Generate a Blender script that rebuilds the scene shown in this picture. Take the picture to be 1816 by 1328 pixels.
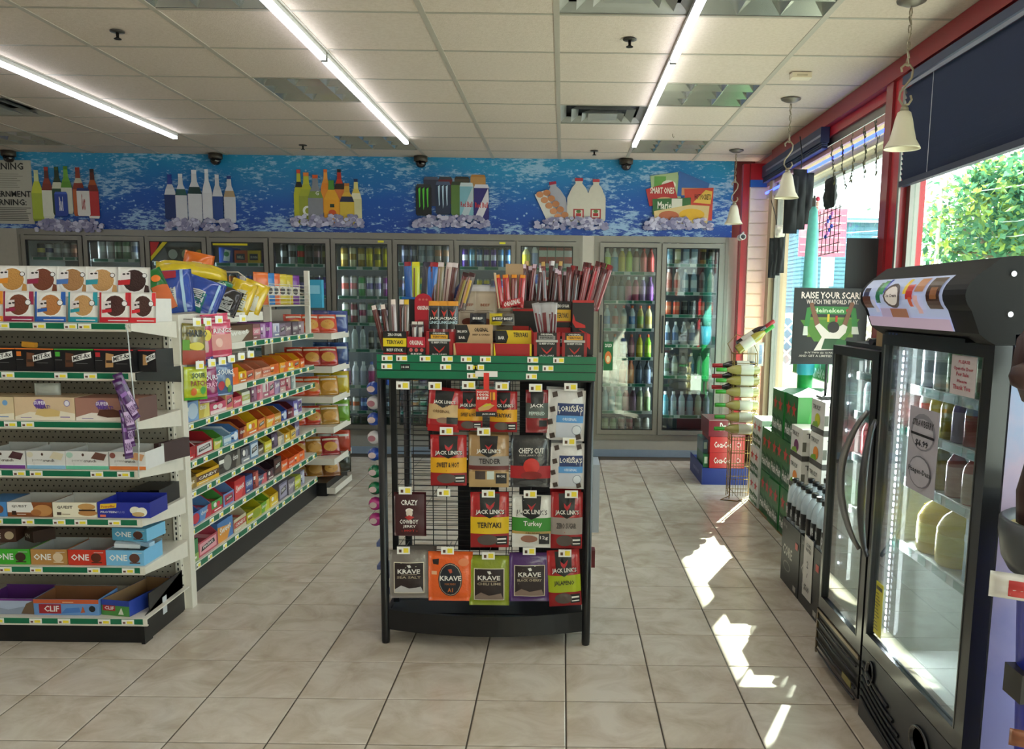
import bpy, math, random, re
from mathutils import Matrix, Vector, Euler
D = bpy.data
SC = bpy.context.scene
COL = SC.collection
for o in list(D.objects): D.objects.remove(o)
rnd = random.Random(7)
PI = math.pi
EYE = 1.4675      # camera height
CEIL = 2.756
BACK = 8.22       # back wall plane

# ------------------------------------------------ camera, sky, sun, exposure
cam = D.objects.new('camera', D.cameras.new('camera'))
COL.objects.link(cam)
cam.matrix_world = Matrix(((0.999920, -0.012441, -0.002474, 0.0),
                           (-0.000663, 0.143523, -0.989647, 0.0),
                           (0.012667, 0.989569, 0.143503, EYE),
                           (0, 0, 0, 1)))
cam.data.sensor_width = 36.0
cam.data.lens = 30.509
cam.data.shift_x = -0.04996
cam.data.shift_y = 0.05171
cam.data.clip_start = 0.05
cam.data.clip_end = 300
SC.camera = cam
SC.view_settings.view_transform = 'Standard'
SC.view_settings.look = 'None'
SC.view_settings.gamma = 1
SC.view_settings.use_curve_mapping = False
SC.view_settings.exposure = 0.22

w = D.worlds.new('sky'); SC.world = w; w.use_nodes = True
nt = w.node_tree; nt.nodes.clear()
bg = nt.nodes.new('ShaderNodeBackground'); ou = nt.nodes.new('ShaderNodeOutputWorld')
bg.inputs[0].default_value = (0.96, 0.96, 1.0, 1); bg.inputs[1].default_value = 6.2
nt.links.new(bg.outputs[0], ou.inputs[0])

sun = D.objects.new('sun', D.lights.new('sun', 'SUN')); COL.objects.link(sun)
sun.data.energy = 60; sun.data.angle = 0.009; sun.data.color = (1, 0.95, 0.85)
SUN_EL, SUN_AZ = math.radians(31), math.radians(65)     # azimuth from +X towards +Y
sd = Vector((math.cos(SUN_EL)*math.cos(SUN_AZ), math.cos(SUN_EL)*math.sin(SUN_AZ), math.sin(SUN_EL)))
sun.rotation_euler = sd.to_track_quat('Z', 'Y').to_euler()
sun.location = (12, 6, 14)

LED_STRENGTH = 11.0
COOLER_W = 5.0

# ------------------------------------------------ materials
def lin(h):
    h = h.lstrip('#'); c = [int(h[i:i+2], 16)/255 for i in (0, 2, 4)]
    return [x/12.92 if x <= .04045 else ((x+.055)/1.055)**2.4 for x in c]
_M = {}
def M(h, rough=.5, metal=0.0, emit=0.0, var=.06, bump=0.0, nscale=30.0, spec=.5, trans=0.0, coat=0.0):
    k = (h, rough, metal, emit, var, bump, nscale, spec, trans, coat)
    if k in _M: return _M[k]
    m = D.materials.new('paint_' + h.strip('#')); m.use_nodes = True
    n = m.node_tree.nodes; l = m.node_tree.links
    b = n['Principled BSDF']; c = lin(h)
    b.inputs['Roughness'].default_value = rough; b.inputs['Metallic'].default_value = metal
    b.inputs['Specular IOR Level'].default_value = spec
    if coat: b.inputs['Coat Weight'].default_value = coat; b.inputs['Coat Roughness'].default_value = .12
    if trans:
        b.inputs['Alpha'].default_value = 1 - trans
    tc = n.new('ShaderNodeTexCoord'); ns = n.new('ShaderNodeTexNoise'); ns.inputs['Scale'].default_value = nscale
    ns.inputs['Detail'].default_value = 3
    l.new(tc.outputs['Object'], ns.inputs['Vector'])
    if emit:
        b.inputs['Emission Color'].default_value = (*c, 1); b.inputs['Emission Strength'].default_value = emit
        b.inputs['Base Color'].default_value = (*c, 1)
    else:
        mx = n.new('ShaderNodeMix'); mx.data_type = 'RGBA'
        mx.inputs[6].default_value = (*[x*(1-var) for x in c], 1); mx.inputs[7].default_value = (*[min(1, x*(1+var)) for x in c], 1)
        l.new(ns.outputs['Fac'], mx.inputs[0]); l.new(mx.outputs[2], b.inputs['Base Color'])
    if bump:
        bp = n.new('ShaderNodeBump'); bp.inputs['Strength'].default_value = bump; bp.inputs['Distance'].default_value = .01
        l.new(ns.outputs['Fac'], bp.inputs['Height']); l.new(bp.outputs[0], b.inputs['Normal'])
    _M[k] = m; return m
def glass_mat(name, tint='#e8f2ee', refl=1.0, base=.93):
    m = D.materials.new(name); m.use_nodes = True
    n = m.node_tree.nodes; l = m.node_tree.links; n.clear()
    o = n.new('ShaderNodeOutputMaterial'); t = n.new('ShaderNodeBsdfTransparent'); g = n.new('ShaderNodeBsdfGlossy')
    g.inputs['Roughness'].default_value = .02
    t.inputs[0].default_value = (*[x*base for x in lin(tint)], 1)
    lw = n.new('ShaderNodeLayerWeight'); pw = n.new('ShaderNodeMath'); pw.operation = 'POWER'; pw.inputs[1].default_value = 5
    f = n.new('ShaderNodeMath'); f.operation = 'MULTIPLY_ADD'; f.inputs[1].default_value = .96; f.inputs[2].default_value = .04
    l.new(lw.outputs['Facing'], pw.inputs[0]); l.new(pw.outputs[0], f.inputs[0])
    mu = n.new('ShaderNodeMath'); mu.operation = 'MULTIPLY'; mu.inputs[1].default_value = refl; mu.use_clamp = True
    mx = n.new('ShaderNodeMixShader')
    l.new(f.outputs[0], mu.inputs[0]); l.new(mu.outputs[0], mx.inputs[0]); l.new(t.outputs[0], mx.inputs[1]); l.new(g.outputs[0], mx.inputs[2])
    l.new(mx.outputs[0], o.inputs[0]); return m
GLASS = glass_mat('pane_glass', base=.99)
COOLGLASS = glass_mat('cooler_glass', '#e6efec', 2.6)
def film(h, a=.45):   # glossy clear plastic film / bottle plastic
    k = ('film', h, a)
    if k in _M: return _M[k]
    m = M(h, rough=.12, trans=a, var=.1).copy(); m.name = 'clear_plastic'; _M[k] = m; return m

STEEL = M('#b9b6ae', .32, .85, bump=.02); ALU = M('#8f8d86', .35, .8); CHROME = M('#c8c8c8', .15, 1.0)
BLACK = M('#111214', .38); MBLACK = M('#18191b', .55); WHITEM = M('#e9e2d2', .45); CREAM = M('#ddd6c6', .5)
GREEN = M('#0b6b4a', .3); RED = M('#a51c24', .4); DGREY = M('#3a3c3e', .45); PAPER = M('#f1efe9', .6); YEL = M('#f2dc3a', .5)

def mural_mat():
    m = D.materials.new('splash_print'); m.use_nodes = True
    n = m.node_tree.nodes; l = m.node_tree.links; b = n['Principled BSDF']; b.inputs['Roughness'].default_value = .45
    tc = n.new('ShaderNodeTexCoord'); sp = n.new('ShaderNodeSeparateXYZ'); l.new(tc.outputs['Object'], sp.inputs[0])
    mr = n.new('ShaderNodeMapRange'); mr.inputs[1].default_value = 2.06; mr.inputs[2].default_value = 2.756; l.new(sp.outputs[2], mr.inputs[0])
    n0 = n.new('ShaderNodeTexNoise'); n0.inputs['Scale'].default_value = 1.3; l.new(tc.outputs['Object'], n0.inputs['Vector'])
    ad = n.new('ShaderNodeMath'); ad.operation = 'MULTIPLY_ADD'; ad.inputs[1].default_value = .7; l.new(n0.outputs['Fac'], ad.inputs[0]); 
    sb = n.new('ShaderNodeMath'); sb.operation = 'SUBTRACT'; sb.inputs[1].default_value = .35; l.new(mr.outputs[0], sb.inputs[0]); l.new(sb.outputs[0], ad.inputs[2])
    cr = n.new('ShaderNodeValToRGB'); e = cr.color_ramp.elements
    e[0].position = 0.0; e[0].color = (*lin('#143f96'), 1); e[1].position = 1.0; e[1].color = (*lin('#1f8fc0'), 1)
    k = e.new(.45); k.color = (*lin('#1656ad'), 1); k = e.new(.75); k.color = (*lin('#1878b8'), 1)
    l.new(ad.outputs[0], cr.inputs[0])
    # splashes: streaky drops
    mp = n.new('ShaderNodeMapping'); mp.inputs['Rotation'].default_value = (0, .7, 0); mp.inputs['Scale'].default_value = (16, 16, 50)
    l.new(tc.outputs['Object'], mp.inputs[0])
    n1 = n.new('ShaderNodeTexNoise'); n1.inputs['Scale'].default_value = 1.0; n1.inputs['Detail'].default_value = 7; n1.inputs['Roughness'].default_value = .68; l.new(mp.outputs[0], n1.inputs['Vector'])
    mp2 = n.new('ShaderNodeMapping'); mp2.inputs['Scale'].default_value = (1.0, 1, 2.2); mp2.inputs['Rotation'].default_value = (0, -.5, 0); l.new(tc.outputs['Object'], mp2.inputs[0])
    n2 = n.new('ShaderNodeTexNoise'); n2.inputs['Scale'].default_value = 2.4; n2.inputs['Detail'].default_value = 2; l.new(mp2.outputs[0], n2.inputs['Vector'])
    mu = n.new('ShaderNodeMath'); mu.operation = 'MULTIPLY_ADD'; mu.inputs[1].default_value = .5; l.new(n2.outputs['Fac'], mu.inputs[0]); l.new(n1.outputs['Fac'], mu.inputs[2])
    r2 = n.new('ShaderNodeMapRange'); r2.inputs[1].default_value = .775; r2.inputs[2].default_value = .87; l.new(mu.outputs[0], r2.inputs[0])
    vo = n.new('ShaderNodeTexVoronoi'); vo.inputs['Scale'].default_value = 15; l.new(tc.outputs['Object'], vo.inputs['Vector'])
    vr = n.new('ShaderNodeMapRange'); vr.inputs[1].default_value = .17; vr.inputs[2].default_value = .1; l.new(vo.outputs['Distance'], vr.inputs[0])
    mx2 = n.new('ShaderNodeMath'); mx2.operation = 'MAXIMUM'; l.new(r2.outputs[0], mx2.inputs[0]); l.new(vr.outputs[0], mx2.inputs[1])
    fm = n.new('ShaderNodeMath'); fm.operation = 'MULTIPLY'; fm.inputs[1].default_value = .75; l.new(mx2.outputs[0], fm.inputs[0])
    mx = n.new('ShaderNodeMix'); mx.data_type = 'RGBA'; mx.inputs[7].default_value = (*lin('#a9cbe4'), 1)
    l.new(fm.outputs[0], mx.inputs[0]); l.new(cr.outputs[0], mx.inputs[6]); l.new(mx.outputs[2], b.inputs['Base Color'])
    return m
MURAL = mural_mat()
def tile_mat(name, c1, c2, rough, scale, bump, veins=False):
    m = D.materials.new(name); m.use_nodes = True
    n = m.node_tree.nodes; l = m.node_tree.links; b = n['Principled BSDF']; b.inputs['Roughness'].default_value = rough
    ge = n.new('ShaderNodeNewGeometry'); oi = n.new('ShaderNodeObjectInfo')
    sc = n.new('ShaderNodeVectorMath'); sc.operation = 'SCALE'; cb = n.new('ShaderNodeCombineXYZ')
    l.new(oi.outputs['Random'], cb.inputs[2]); sc.inputs[3].default_value = 30; l.new(cb.outputs[0], sc.inputs[0])
    av = n.new('ShaderNodeVectorMath'); l.new(ge.outputs['Position'], av.inputs[0]); l.new(sc.outputs[0], av.inputs[1])
    ns = n.new('ShaderNodeTexNoise'); ns.inputs['Scale'].default_value = scale; ns.inputs['Detail'].default_value = 6; ns.inputs['Roughness'].default_value = .6
    if veins: ns.inputs['Distortion'].default_value = .8
    l.new(av.outputs[0], ns.inputs['Vector'])
    cr = n.new('ShaderNodeValToRGB'); e = cr.color_ramp.elements
    e[0].position = .32; e[0].color = (*lin(c1), 1); e[1].position = .62; e[1].color = (*lin(c2), 1)
    l.new(ns.outputs['Fac'], cr.inputs[0]); l.new(cr.outputs[0], b.inputs['Base Color'])
    bp = n.new('ShaderNodeBump'); bp.inputs['Strength'].default_value = bump; bp.inputs['Distance'].default_value = .004
    n2 = n.new('ShaderNodeTexNoise'); n2.inputs['Scale'].default_value = 9 if veins else 140; l.new(av.outputs[0], n2.inputs['Vector'])
    l.new(n2.outputs['Fac'], bp.inputs['Height']); l.new(bp.outputs[0], b.inputs['Normal'])
    return m
FLOORT = tile_mat('ceramic_tile', '#b7a997', '#d2c9bc', .22, 5.0, .12, True)
CEILT = tile_mat('ceiling_board', '#cfc0b0', '#d9cbbd', .85, 60, .5)

# ------------------------------------------------ mesh building
_T = {}
def text_mesh(s):
    if s not in _T:
        cu = D.curves.new('t', 'FONT'); cu.body = s; cu.resolution_u = 1; cu.offset = .022; cu.space_line = .9; cu.align_x = 'CENTER'
        ob = D.objects.new('t', cu); me = D.meshes.new_from_object(ob)
        vs = [(v.co.x, v.co.y) for v in me.vertices]; fs = [tuple(p.vertices) for p in me.polygons]
        x0 = min(v[0] for v in vs); x1 = max(v[0] for v in vs); y0 = min(v[1] for v in vs); y1 = max(v[1] for v in vs)
        _T[s] = ([((x-x0)/(x1-x0), (y-y0)/(y1-y0)) for x, y in vs], fs)
        D.objects.remove(ob); D.curves.remove(cu); D.meshes.remove(me)
    return _T[s]
class MB:
    def __init__(s): s.v = []; s.f = []; s.mi = []; s.mats = []; s.sm = []
    def mat(s, m):
        if m not in s.mats: s.mats.append(m)
        return s.mats.index(m)
    def add(s, vs, fs, m, smooth=False):
        o = len(s.v); s.v += [tuple(v) for v in vs]; k = s.mat(m)
        for f in fs: s.f.append(tuple(i+o for i in f)); s.mi.append(k); s.sm.append(smooth)
    def box(s, x0, x1, y0, y1, z0, z1, m, skip='', fm=None):
        fm = fm or {}
        vs = [(x0,y0,z0),(x1,y0,z0),(x1,y1,z0),(x0,y1,z0),(x0,y0,z1),(x1,y0,z1),(x1,y1,z1),(x0,y1,z1)]
        o = len(s.v); s.v += vs
        for k, f in (('b',(0,3,2,1)),('t',(4,5,6,7)),('f',(0,1,5,4)),('k',(2,3,7,6)),('l',(3,0,4,7)),('r',(1,2,6,5))):
            if k in skip: continue
            s.f.append(tuple(i+o for i in f)); s.mi.append(s.mat(fm.get(k, m))); s.sm.append(False)
        return s
    def cbox(s, cx, cy, cz, sx, sy, sz, m, rot=None):
        R = rot.to_matrix() if rot else None; vs = []
        for dx, dy, dz in ((-1,-1,-1),(1,-1,-1),(1,1,-1),(-1,1,-1),(-1,-1,1),(1,-1,1),(1,1,1),(-1,1,1)):
            p = Vector((dx*sx/2, dy*sy/2, dz*sz/2))
            if R: p = R @ p
            vs.append((cx+p.x, cy+p.y, cz+p.z))
        s.add(vs, [(0,3,2,1),(4,5,6,7),(0,1,5,4),(2,3,7,6),(3,0,4,7),(1,2,6,5)], m); return s
    def quad(s, pts, m): s.add(pts, [tuple(range(len(pts)))], m); return s
    def path(s, pts, r, m, n=6, rr=None, closed_ends=True):
        pts = [Vector(p) for p in pts]; o = len(s.v); k = s.mat(m); up = None
        for i, p in enumerate(pts):
            t = (pts[min(i+1, len(pts)-1)] - pts[max(i-1, 0)]).normalized()
            if up is None: up = Vector((0, 0, 1)) if abs(t.z) < .9 else Vector((1, 0, 0))
            a = t.cross(up).normalized(); b = a.cross(t).normalized(); up = b
            q = rr[i] if rr else r
            for j in range(n):
                c = 2*PI*j/n; d = a*math.cos(c)*q + b*math.sin(c)*q; s.v.append(tuple(p + d))
        for i in range(len(pts)-1):
            for j in range(n):
                s.f.append((o+i*n+j, o+i*n+(j+1) % n, o+(i+1)*n+(j+1) % n, o+(i+1)*n+j)); s.mi.append(k); s.sm.append(n > 4)
        if closed_ends:
            s.f.append(tuple(o+j for j in range(n))[::-1]); s.mi.append(k); s.sm.append(False)
            s.f.append(tuple(o+(len(pts)-1)*n+j for j in range(n))); s.mi.append(k); s.sm.append(False)
        return s
    def lathe(s, prof, m, c=(0, 0, 0), n=12, ax='z', a0=0):
        # prof: list of (r, z[, mat]); material applies to the band above the point
        o = len(s.v)
        for p in prof:
            for j in range(n):
                a = 2*PI*j/n + a0; x, y, z = p[0]*math.cos(a), p[0]*math.sin(a), p[1]
                if ax == 'x': x, y, z = z, x, y
                elif ax == 'y': x, y, z = x, z, y
                s.v.append((c[0]+x, c[1]+y, c[2]+z))
        for i in range(len(prof)-1):
            k = s.mat(prof[i][2] if len(prof[i]) > 2 and prof[i][2] else m)
            for j in range(n):
                f = (o+i*n+j, o+i*n+(j+1) % n, o+(i+1)*n+(j+1) % n, o+(i+1)*n+j)
                s.f.append(f if ax != 'y' else f[::-1]); s.mi.append(k); s.sm.append(True)
        s.f.append(tuple(o+j for j in range(n))[::-1]); s.mi.append(s.mat(prof[0][2] if len(prof[0]) > 2 and prof[0][2] else m)); s.sm.append(False)
        s.f.append(tuple(o+(len(prof)-1)*n+j for j in range(n))); s.mi.append(s.mat(prof[-1][2] if len(prof[-1]) > 2 and prof[-1][2] else m)); s.sm.append(False)
        return s
    def prism(s, poly, y0, y1, m, side=None):    # poly in (x,z), front at y0 (towards -y)
        n = len(poly); o = len(s.v)
        s.v += [(p[0], y0, p[1]) for p in poly] + [(p[0], y1, p[1]) for p in poly]
        A = sum(poly[i][0]*poly[(i+1) % n][1]-poly[(i+1) % n][0]*poly[i][1] for i in range(n))
        r = range(n) if A > 0 else range(n-1, -1, -1)
        k = s.mat(m); ks = s.mat(side or m)
        s.f.append(tuple(o+i for i in r)); s.mi.append(k); s.sm.append(False)
        s.f.append(tuple(o+n+i for i in r)[::-1]); s.mi.append(ks); s.sm.append(False)
        for i in range(n):
            j = (i+1) % n; f = (o+i, o+n+i, o+n+j, o+j)
            s.f.append(f if A < 0 else f[::-1]); s.mi.append(ks); s.sm.append(False)
        return s
    def xform(s, M4, start=0):
        for i in range(start, len(s.v)): s.v[i] = tuple(M4 @ Vector(s.v[i]))
        return s
    def mesh(s, name):
        me = D.meshes.new(name); me.from_pydata(s.v, [], s.f)
        for m in s.mats: me.materials.append(m)
        me.polygons.foreach_set('material_index', s.mi); me.polygons.foreach_set('use_smooth', s.sm); me.update(); return me
    def obj(s, name, parent=None, loc=(0, 0, 0), rot=(0, 0, 0)):
        return link(name, s.mesh(name), parent, loc, rot)
def link(name, me, parent=None, loc=(0, 0, 0), rot=(0, 0, 0)):
    o = D.objects.new(name, me); COL.objects.link(o); o.parent = parent; o.location = loc; o.rotation_euler = rot; return o
def tag(o, label, cat, group=None):
    if len(re.findall(r"[\w']+", label)) > 16: print('LONG', label)
    o['label'] = label; o['category'] = cat
    if group: o['group'] = group
    return o
def thing(name, label, cat, loc=(0, 0, 0), rot=(0, 0, 0), group=None):
    return tag(link(name, None, None, loc, rot), label, cat, group)
def struct(o): o['kind'] = 'structure'; return o
def stuff(o): o['kind'] = 'stuff'; return o
ORD = ['first','second','third','fourth','fifth','sixth','seventh','eighth','ninth','tenth','eleventh','twelfth','thirteenth','fourteenth','fifteenth','sixteenth','seventeenth','eighteenth']

def rings(mb, P, c, ed, m, k=3):
    n = len(ed); vs = [P(*c)]
    for r in range(1, k+1): vs += [P(c[0]+(q[0]-c[0])*r/k, c[1]+(q[1]-c[1])*r/k) for q in ed]
    fs = [(0, i+1, (i+1) % n+1) for i in range(n)]
    for r in range(k-1): fs += [(1+r*n+i, 1+(r+1)*n+i, 1+(r+1)*n+(i+1) % n, 1+r*n+(i+1) % n) for i in range(n)]
    mb.add(vs, fs, m, True)
def art(mb, W, H, els, yf=None, x0=None, z0=0, y0=0.0, step=.0004):
    """flat print: els are ('r',u0,u1,v0,v1,mat) ('p',pts,mat) ('c',u,v,ru,rv,mat) ('t',str,u0,u1,v0,v1,mat[,slant])"""
    if x0 is None: x0 = -W/2
    k = 0
    for e in els:
        k += 1; off = step*k
        def P(u, v): return (x0+u*W, (yf(u, v) if yf else y0)-off-(.0008 if yf else 0), z0+v*H)
        if e[0] == 'r':
            _, u0, u1, v0, v1, m = e
            nx, ny = (max(1, int((u1-u0)*10)), max(1, int((v1-v0)*12))) if yf else (1, 1)
            vs = [P(u0+(u1-u0)*i/nx, v0+(v1-v0)*j/ny) for j in range(ny+1) for i in range(nx+1)]
            fs = [(j*(nx+1)+i, j*(nx+1)+i+1, (j+1)*(nx+1)+i+1, (j+1)*(nx+1)+i) for j in range(ny) for i in range(nx)]
            mb.add(vs, fs, m, smooth=bool(yf))
        elif e[0] == 'p':
            if not yf: mb.add([P(*q) for q in e[1]], [tuple(range(len(e[1])))], e[2]); continue
            pl = e[1]; ed = []
            for a_, b_ in zip(pl, pl[1:]+pl[:1]): ed += [(a_[0]+(b_[0]-a_[0])*q/4, a_[1]+(b_[1]-a_[1])*q/4) for q in range(4)]
            rings(mb, P, (sum(p[0] for p in pl)/len(pl), sum(p[1] for p in pl)/len(pl)), ed, e[2])
        elif e[0] == 'c':
            _, u, v, ru, rv, m = e; n = 16
            if yf: rings(mb, P, (u, v), [(u+ru*math.cos(2*PI*i/n), v+rv*math.sin(2*PI*i/n)) for i in range(n)], m); continue
            vs = [P(u, v)] + [P(u+ru*math.cos(2*PI*i/n), v+rv*math.sin(2*PI*i/n)) for i in range(n)]
            mb.add(vs, [(0, i+1, (i+1) % n+1) for i in range(n)], m)
        elif e[0] == 't':
            _, t, u0, u1, v0, v1, m = e[:7]; sl = e[7] if len(e) > 7 else 0
            tv, tf = text_mesh(t)
            tp = [P(u0+(u1-u0)*a, v0+(v1-v0)*b+sl*a) for a, b in tv]
            if yf: ym = min(p[1] for p in tp); tp = [(p[0], min(p[1], ym+.0015)-.0006, p[2]) for p in tp]
            mb.add(tp, tf, m)
    return mb
# ------------------------------------------------ room shell
floor = struct(MB().box(-7.5, 2.0, -2.5, BACK+.8, -.06, -.0035, M('#4b4238', .8)).obj('floor'))
FX, FY, FS = .0304, 3.0438, .3325
def tile_mesh():
    m = MB(); a = FS/2-.0028; b = a-.003
    vs = [(-a,-a,-.004),(a,-a,-.004),(a,a,-.004),(-a,a,-.004),(-a,-a,-.0015),(a,-a,-.0015),(a,a,-.0015),(-a,a,-.0015),(-b,-b,0),(b,-b,0),(b,b,0),(-b,b,0)]
    fs = [(8,9,10,11)]+[(i,(i+1)%4,(i+1)%4+4,i+4) for i in range(4)]+[(i+4,(i+1)%4+4,(i+1)%4+8,i+8) for i in range(4)]
    m.add(vs, fs, FLOORT); return m
tm = tile_mesh().mesh('floor_tile'); rest = MB(); base = tile_mesh()
for j in range(-17, 17):
    for i in range(-23, 6):
        x, y = FX+(i+.5)*FS, FY+(j+.5)*FS
        if y+FS/2 > BACK: continue
        vis = (-2 <= j < 0 and -9 <= i <= 3) or (j == 0 and -9 <= i <= 3) or (j >= 1 and -6 <= i <= 4)
        if vis: link('floor_tile', tm, floor, (x, y, 0))
        else:
            o = len(rest.v); rest.v += [(a+x, b+y, c) for a, b, c in base.v]; k = rest.mat(FLOORT)
            for f in base.f: rest.f.append(tuple(q+o for q in f)); rest.mi.append(k); rest.sm.append(False)
stuff(rest.obj('floor_tile_field', floor))

ceil = struct(MB().box(-7.5, 2.0, -2.5, BACK+.8, CEIL+.09, CEIL+.2, M('#6a655c', .9)).obj('ceiling'))
CX, CY, CS = -.0437, 4.171, .6096
TBAR = M('#b7b0a2', .5)
def cell(k, j): return CX+k*CS, CX+(k+1)*CS, CY+j*CS, CY+(j+1)*CS
tro = {(-3, 2), (-3, 5), (-3, -1), (-8, 5), (1, 2), (1, 5), (1, -1), (-8, 2)}
dif = {(0, 3), (0, -1), (-7, 3)}
ctm = {}
for j in range(-11, 7):
    for k in range(-12, 4):
        x0, x1, y0, y1 = cell(k, j)
        x1 = min(x1, 1.80); y1 = min(y1, BACK)
        if (k, j) in tro or (k, j) in dif or x1-x0 < .05 or y1-y0 < .05: continue
        key = (round(x1-x0, 3), round(y1-y0, 3))
        if key not in ctm:
            ctm[key] = MB().box(-key[0]/2+.004, key[0]/2-.004, -key[1]/2+.004, key[1]/2-.004, .003, .018, CEILT).mesh('ceiling_tile')
        link('ceiling_tile', ctm[key], ceil, ((x0+x1)/2, (y0+y1)/2, CEIL))
for k in range(-12, 4):
    x = CX+k*CS
    MB().box(-.014, .014, -2.5, BACK, 0, .004, TBAR).box(-.003, .003, -2.5, BACK, .004, .04, TBAR).obj('grid_bar', ceil, (x, 0, CEIL))
for j in range(-11, 7):
    y = CY+j*CS
    MB().box(-7.4, 1.80, -.010, .010, .0008, .0042, M('#aaa394', .5)).obj('grid_bar', ceil, (0, y, CEIL))

# walls
WALLP = M('#b8b2a6', .7)
struct(MB().box(-7.6, -7.5, -2.5, BACK+.8, 0, CEIL+.1, WALLP).obj('wall_left'))
struct(MB().box(-7.5, 2.0, -2.6, -2.5, 0, CEIL+.1, WALLP).obj('wall_front'))
wb = MB()    # back wall: printed band above the coolers, stainless around them
wb.box(-7.5, 1.56, BACK, BACK+.06, 2.075, CEIL+.09, MURAL)
wb.box(-7.5, -5.06, BACK, BACK+.06, 0, 2.075, STEEL).box(.17, .305, BACK, BACK+.06, .0, 2.075, STEEL).box(1.50, 1.62, BACK, BACK+.06, 0, 2.075, STEEL)
wb.box(-5.06, .17, BACK, BACK+.06, 0, .20, M('#8d8a84', .5)).box(.305, 1.50, BACK, BACK+.06, 0, .17, M('#9c988f', .5))
wb.box(1.56, 1.75, BACK, BACK+.06, 2.075, CEIL+.09, M('#5a1a1c', .5)).box(1.62, 2.0, BACK, BACK+.06, 0, 2.075, M('#5a1a1c', .5))
wb.box(-7.5, 2.0, BACK+.8, BACK+.86, 0, CEIL+.1, WALLP)
struct(wb.obj('wall_back'))
struct(MB().box(-7.5, 1.55, BACK-.012, BACK-.001, 0, .07, M('#7f8ea0', .5)).obj('baseboard_back'))

# window wall on the right, plane X = 1.80
WX = 1.80; REDP = M('#b3202b', .35, coat=.3)
ww = MB()
ww.box(WX, WX+.12, -2.5, BACK+.8, 0, .35, M('#b9b3a6', .6))                 # sill wall
ww.box(WX, WX+.12, -2.5, BACK+.8, 2.60, CEIL+.1, REDP)                      # red header
struct(ww.obj('wall_right'))
struct(MB().box(WX-.045, WX, -2.5, 7.6, 2.66, CEIL, M('#8e1d24', .4)).obj('trim_1'))
struct(MB().box(WX-.02, WX+.12, 4.74, 4.98, .35, 2.70, REDP).box(WX-.035, WX-.02, 4.88, 4.98, .35, 2.70, M('#8f2a33', .3, coat=.4)).obj('trim_2'))
struct(MB().box(WX-.03, WX-.021, 4.72, 4.745, .35, 2.6, ALU).obj('trim_3'))
struct(MB().box(WX-.02, WX+.12, 1.55, 1.72, .35, 2.60, REDP).obj('trim_4'))
struct(MB().box(WX-.02, WX+.14, 7.62, 7.74, .35, 2.60, M('#c9b391', .5)).obj('trim_5'))
for q, (a, b) in enumerate(((1.72, 4.74), (4.98, 7.62), (-2.5, 1.55))):
    fr = MB()
    for z0, z1 in ((.35, .40), (2.55, 2.60)): fr.box(WX+.02, WX+.07, a, b, z0, z1, ALU)
    for y0 in (a, b-.05): fr.box(WX+.02, WX+.07, y0, y0+.05, .4, 2.55, ALU)
    wf = struct(fr.obj('window_%d' % (q+1)))
    MB().box(WX+.042, WX+.048, a+.05, b-.05, .4, 2.55, GLASS).obj('window_pane', wf)
# right back corner: red posts, slat panel, blue strip
struct(MB().box(1.600, 1.655, 7.98, 8.06, 0, 2.70, REDP).obj('trim_6'))
struct(MB().box(1.845, 1.90, 7.86, 7.94, 0, 2.62, REDP).obj('trim_7'))
sp = thing('slatwall_panel', 'narrow white slatted display panel between two red posts in the far right corner', 'wall panel', (1.75, 7.97, 0))
MB().box(-.09, .09, .0, .03, .3, 2.50, M('#f0ead8', .45)).obj('backing', sp)
for i in range(20):
    z = .42+i*.104
    MB().box(-.088, .088, -.014, -.001, z, z+.092, M('#f0ead8', .4)).obj('slat', sp)
MB().box(-.09, .09, -.02, .03, 2.50, 2.56, M('#2468b8', .5)).obj('blue_band', sp)
MB().box(-.09, .09, -.02, .03, 2.56, 2.70, REDP).obj('top_cap', sp)
nl = thing('neon_tube', 'violet blue glowing upright tube beside the slatted corner panel', 'light', (1.838, 7.85, 0))
MB().path([(0, 0, 1.25), (0, 0, 2.5)], .010, M('#7a74ff', emit=4.5), 8).obj('tube', nl)
MB().box(-.012, .012, .01, .016, 1.24, 2.51, WHITEM).obj('channel', nl)
nl = thing('neon_tube', 'blue glowing tube running along the top of the far window', 'light', (1.79, 5, 2.44))
MB().path([(0, 0, 0), (0, 2.9, 0)], .011, M('#3f55ff', emit=4.5), 8).obj('tube', nl)
MB().box(.004, .03, 0, 2.9, -.055, -.018, M('#d8c9a4', .5)).obj('channel', nl)
MB().box(.004, .025, 0, 2.9, .05, .09, M('#b98a78', .5)).obj('ledge', nl)

struct(MB().box(WX+.12, WX+.79, -2.5, 9.5, 2.74, 2.86, M('#b7a888', .7)).box(WX+.73, WX+.79, -2.5, 9.5, 2.66, 2.74, M('#8a8f8c', .6)).obj('trim_8'))   # eave outside
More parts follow.
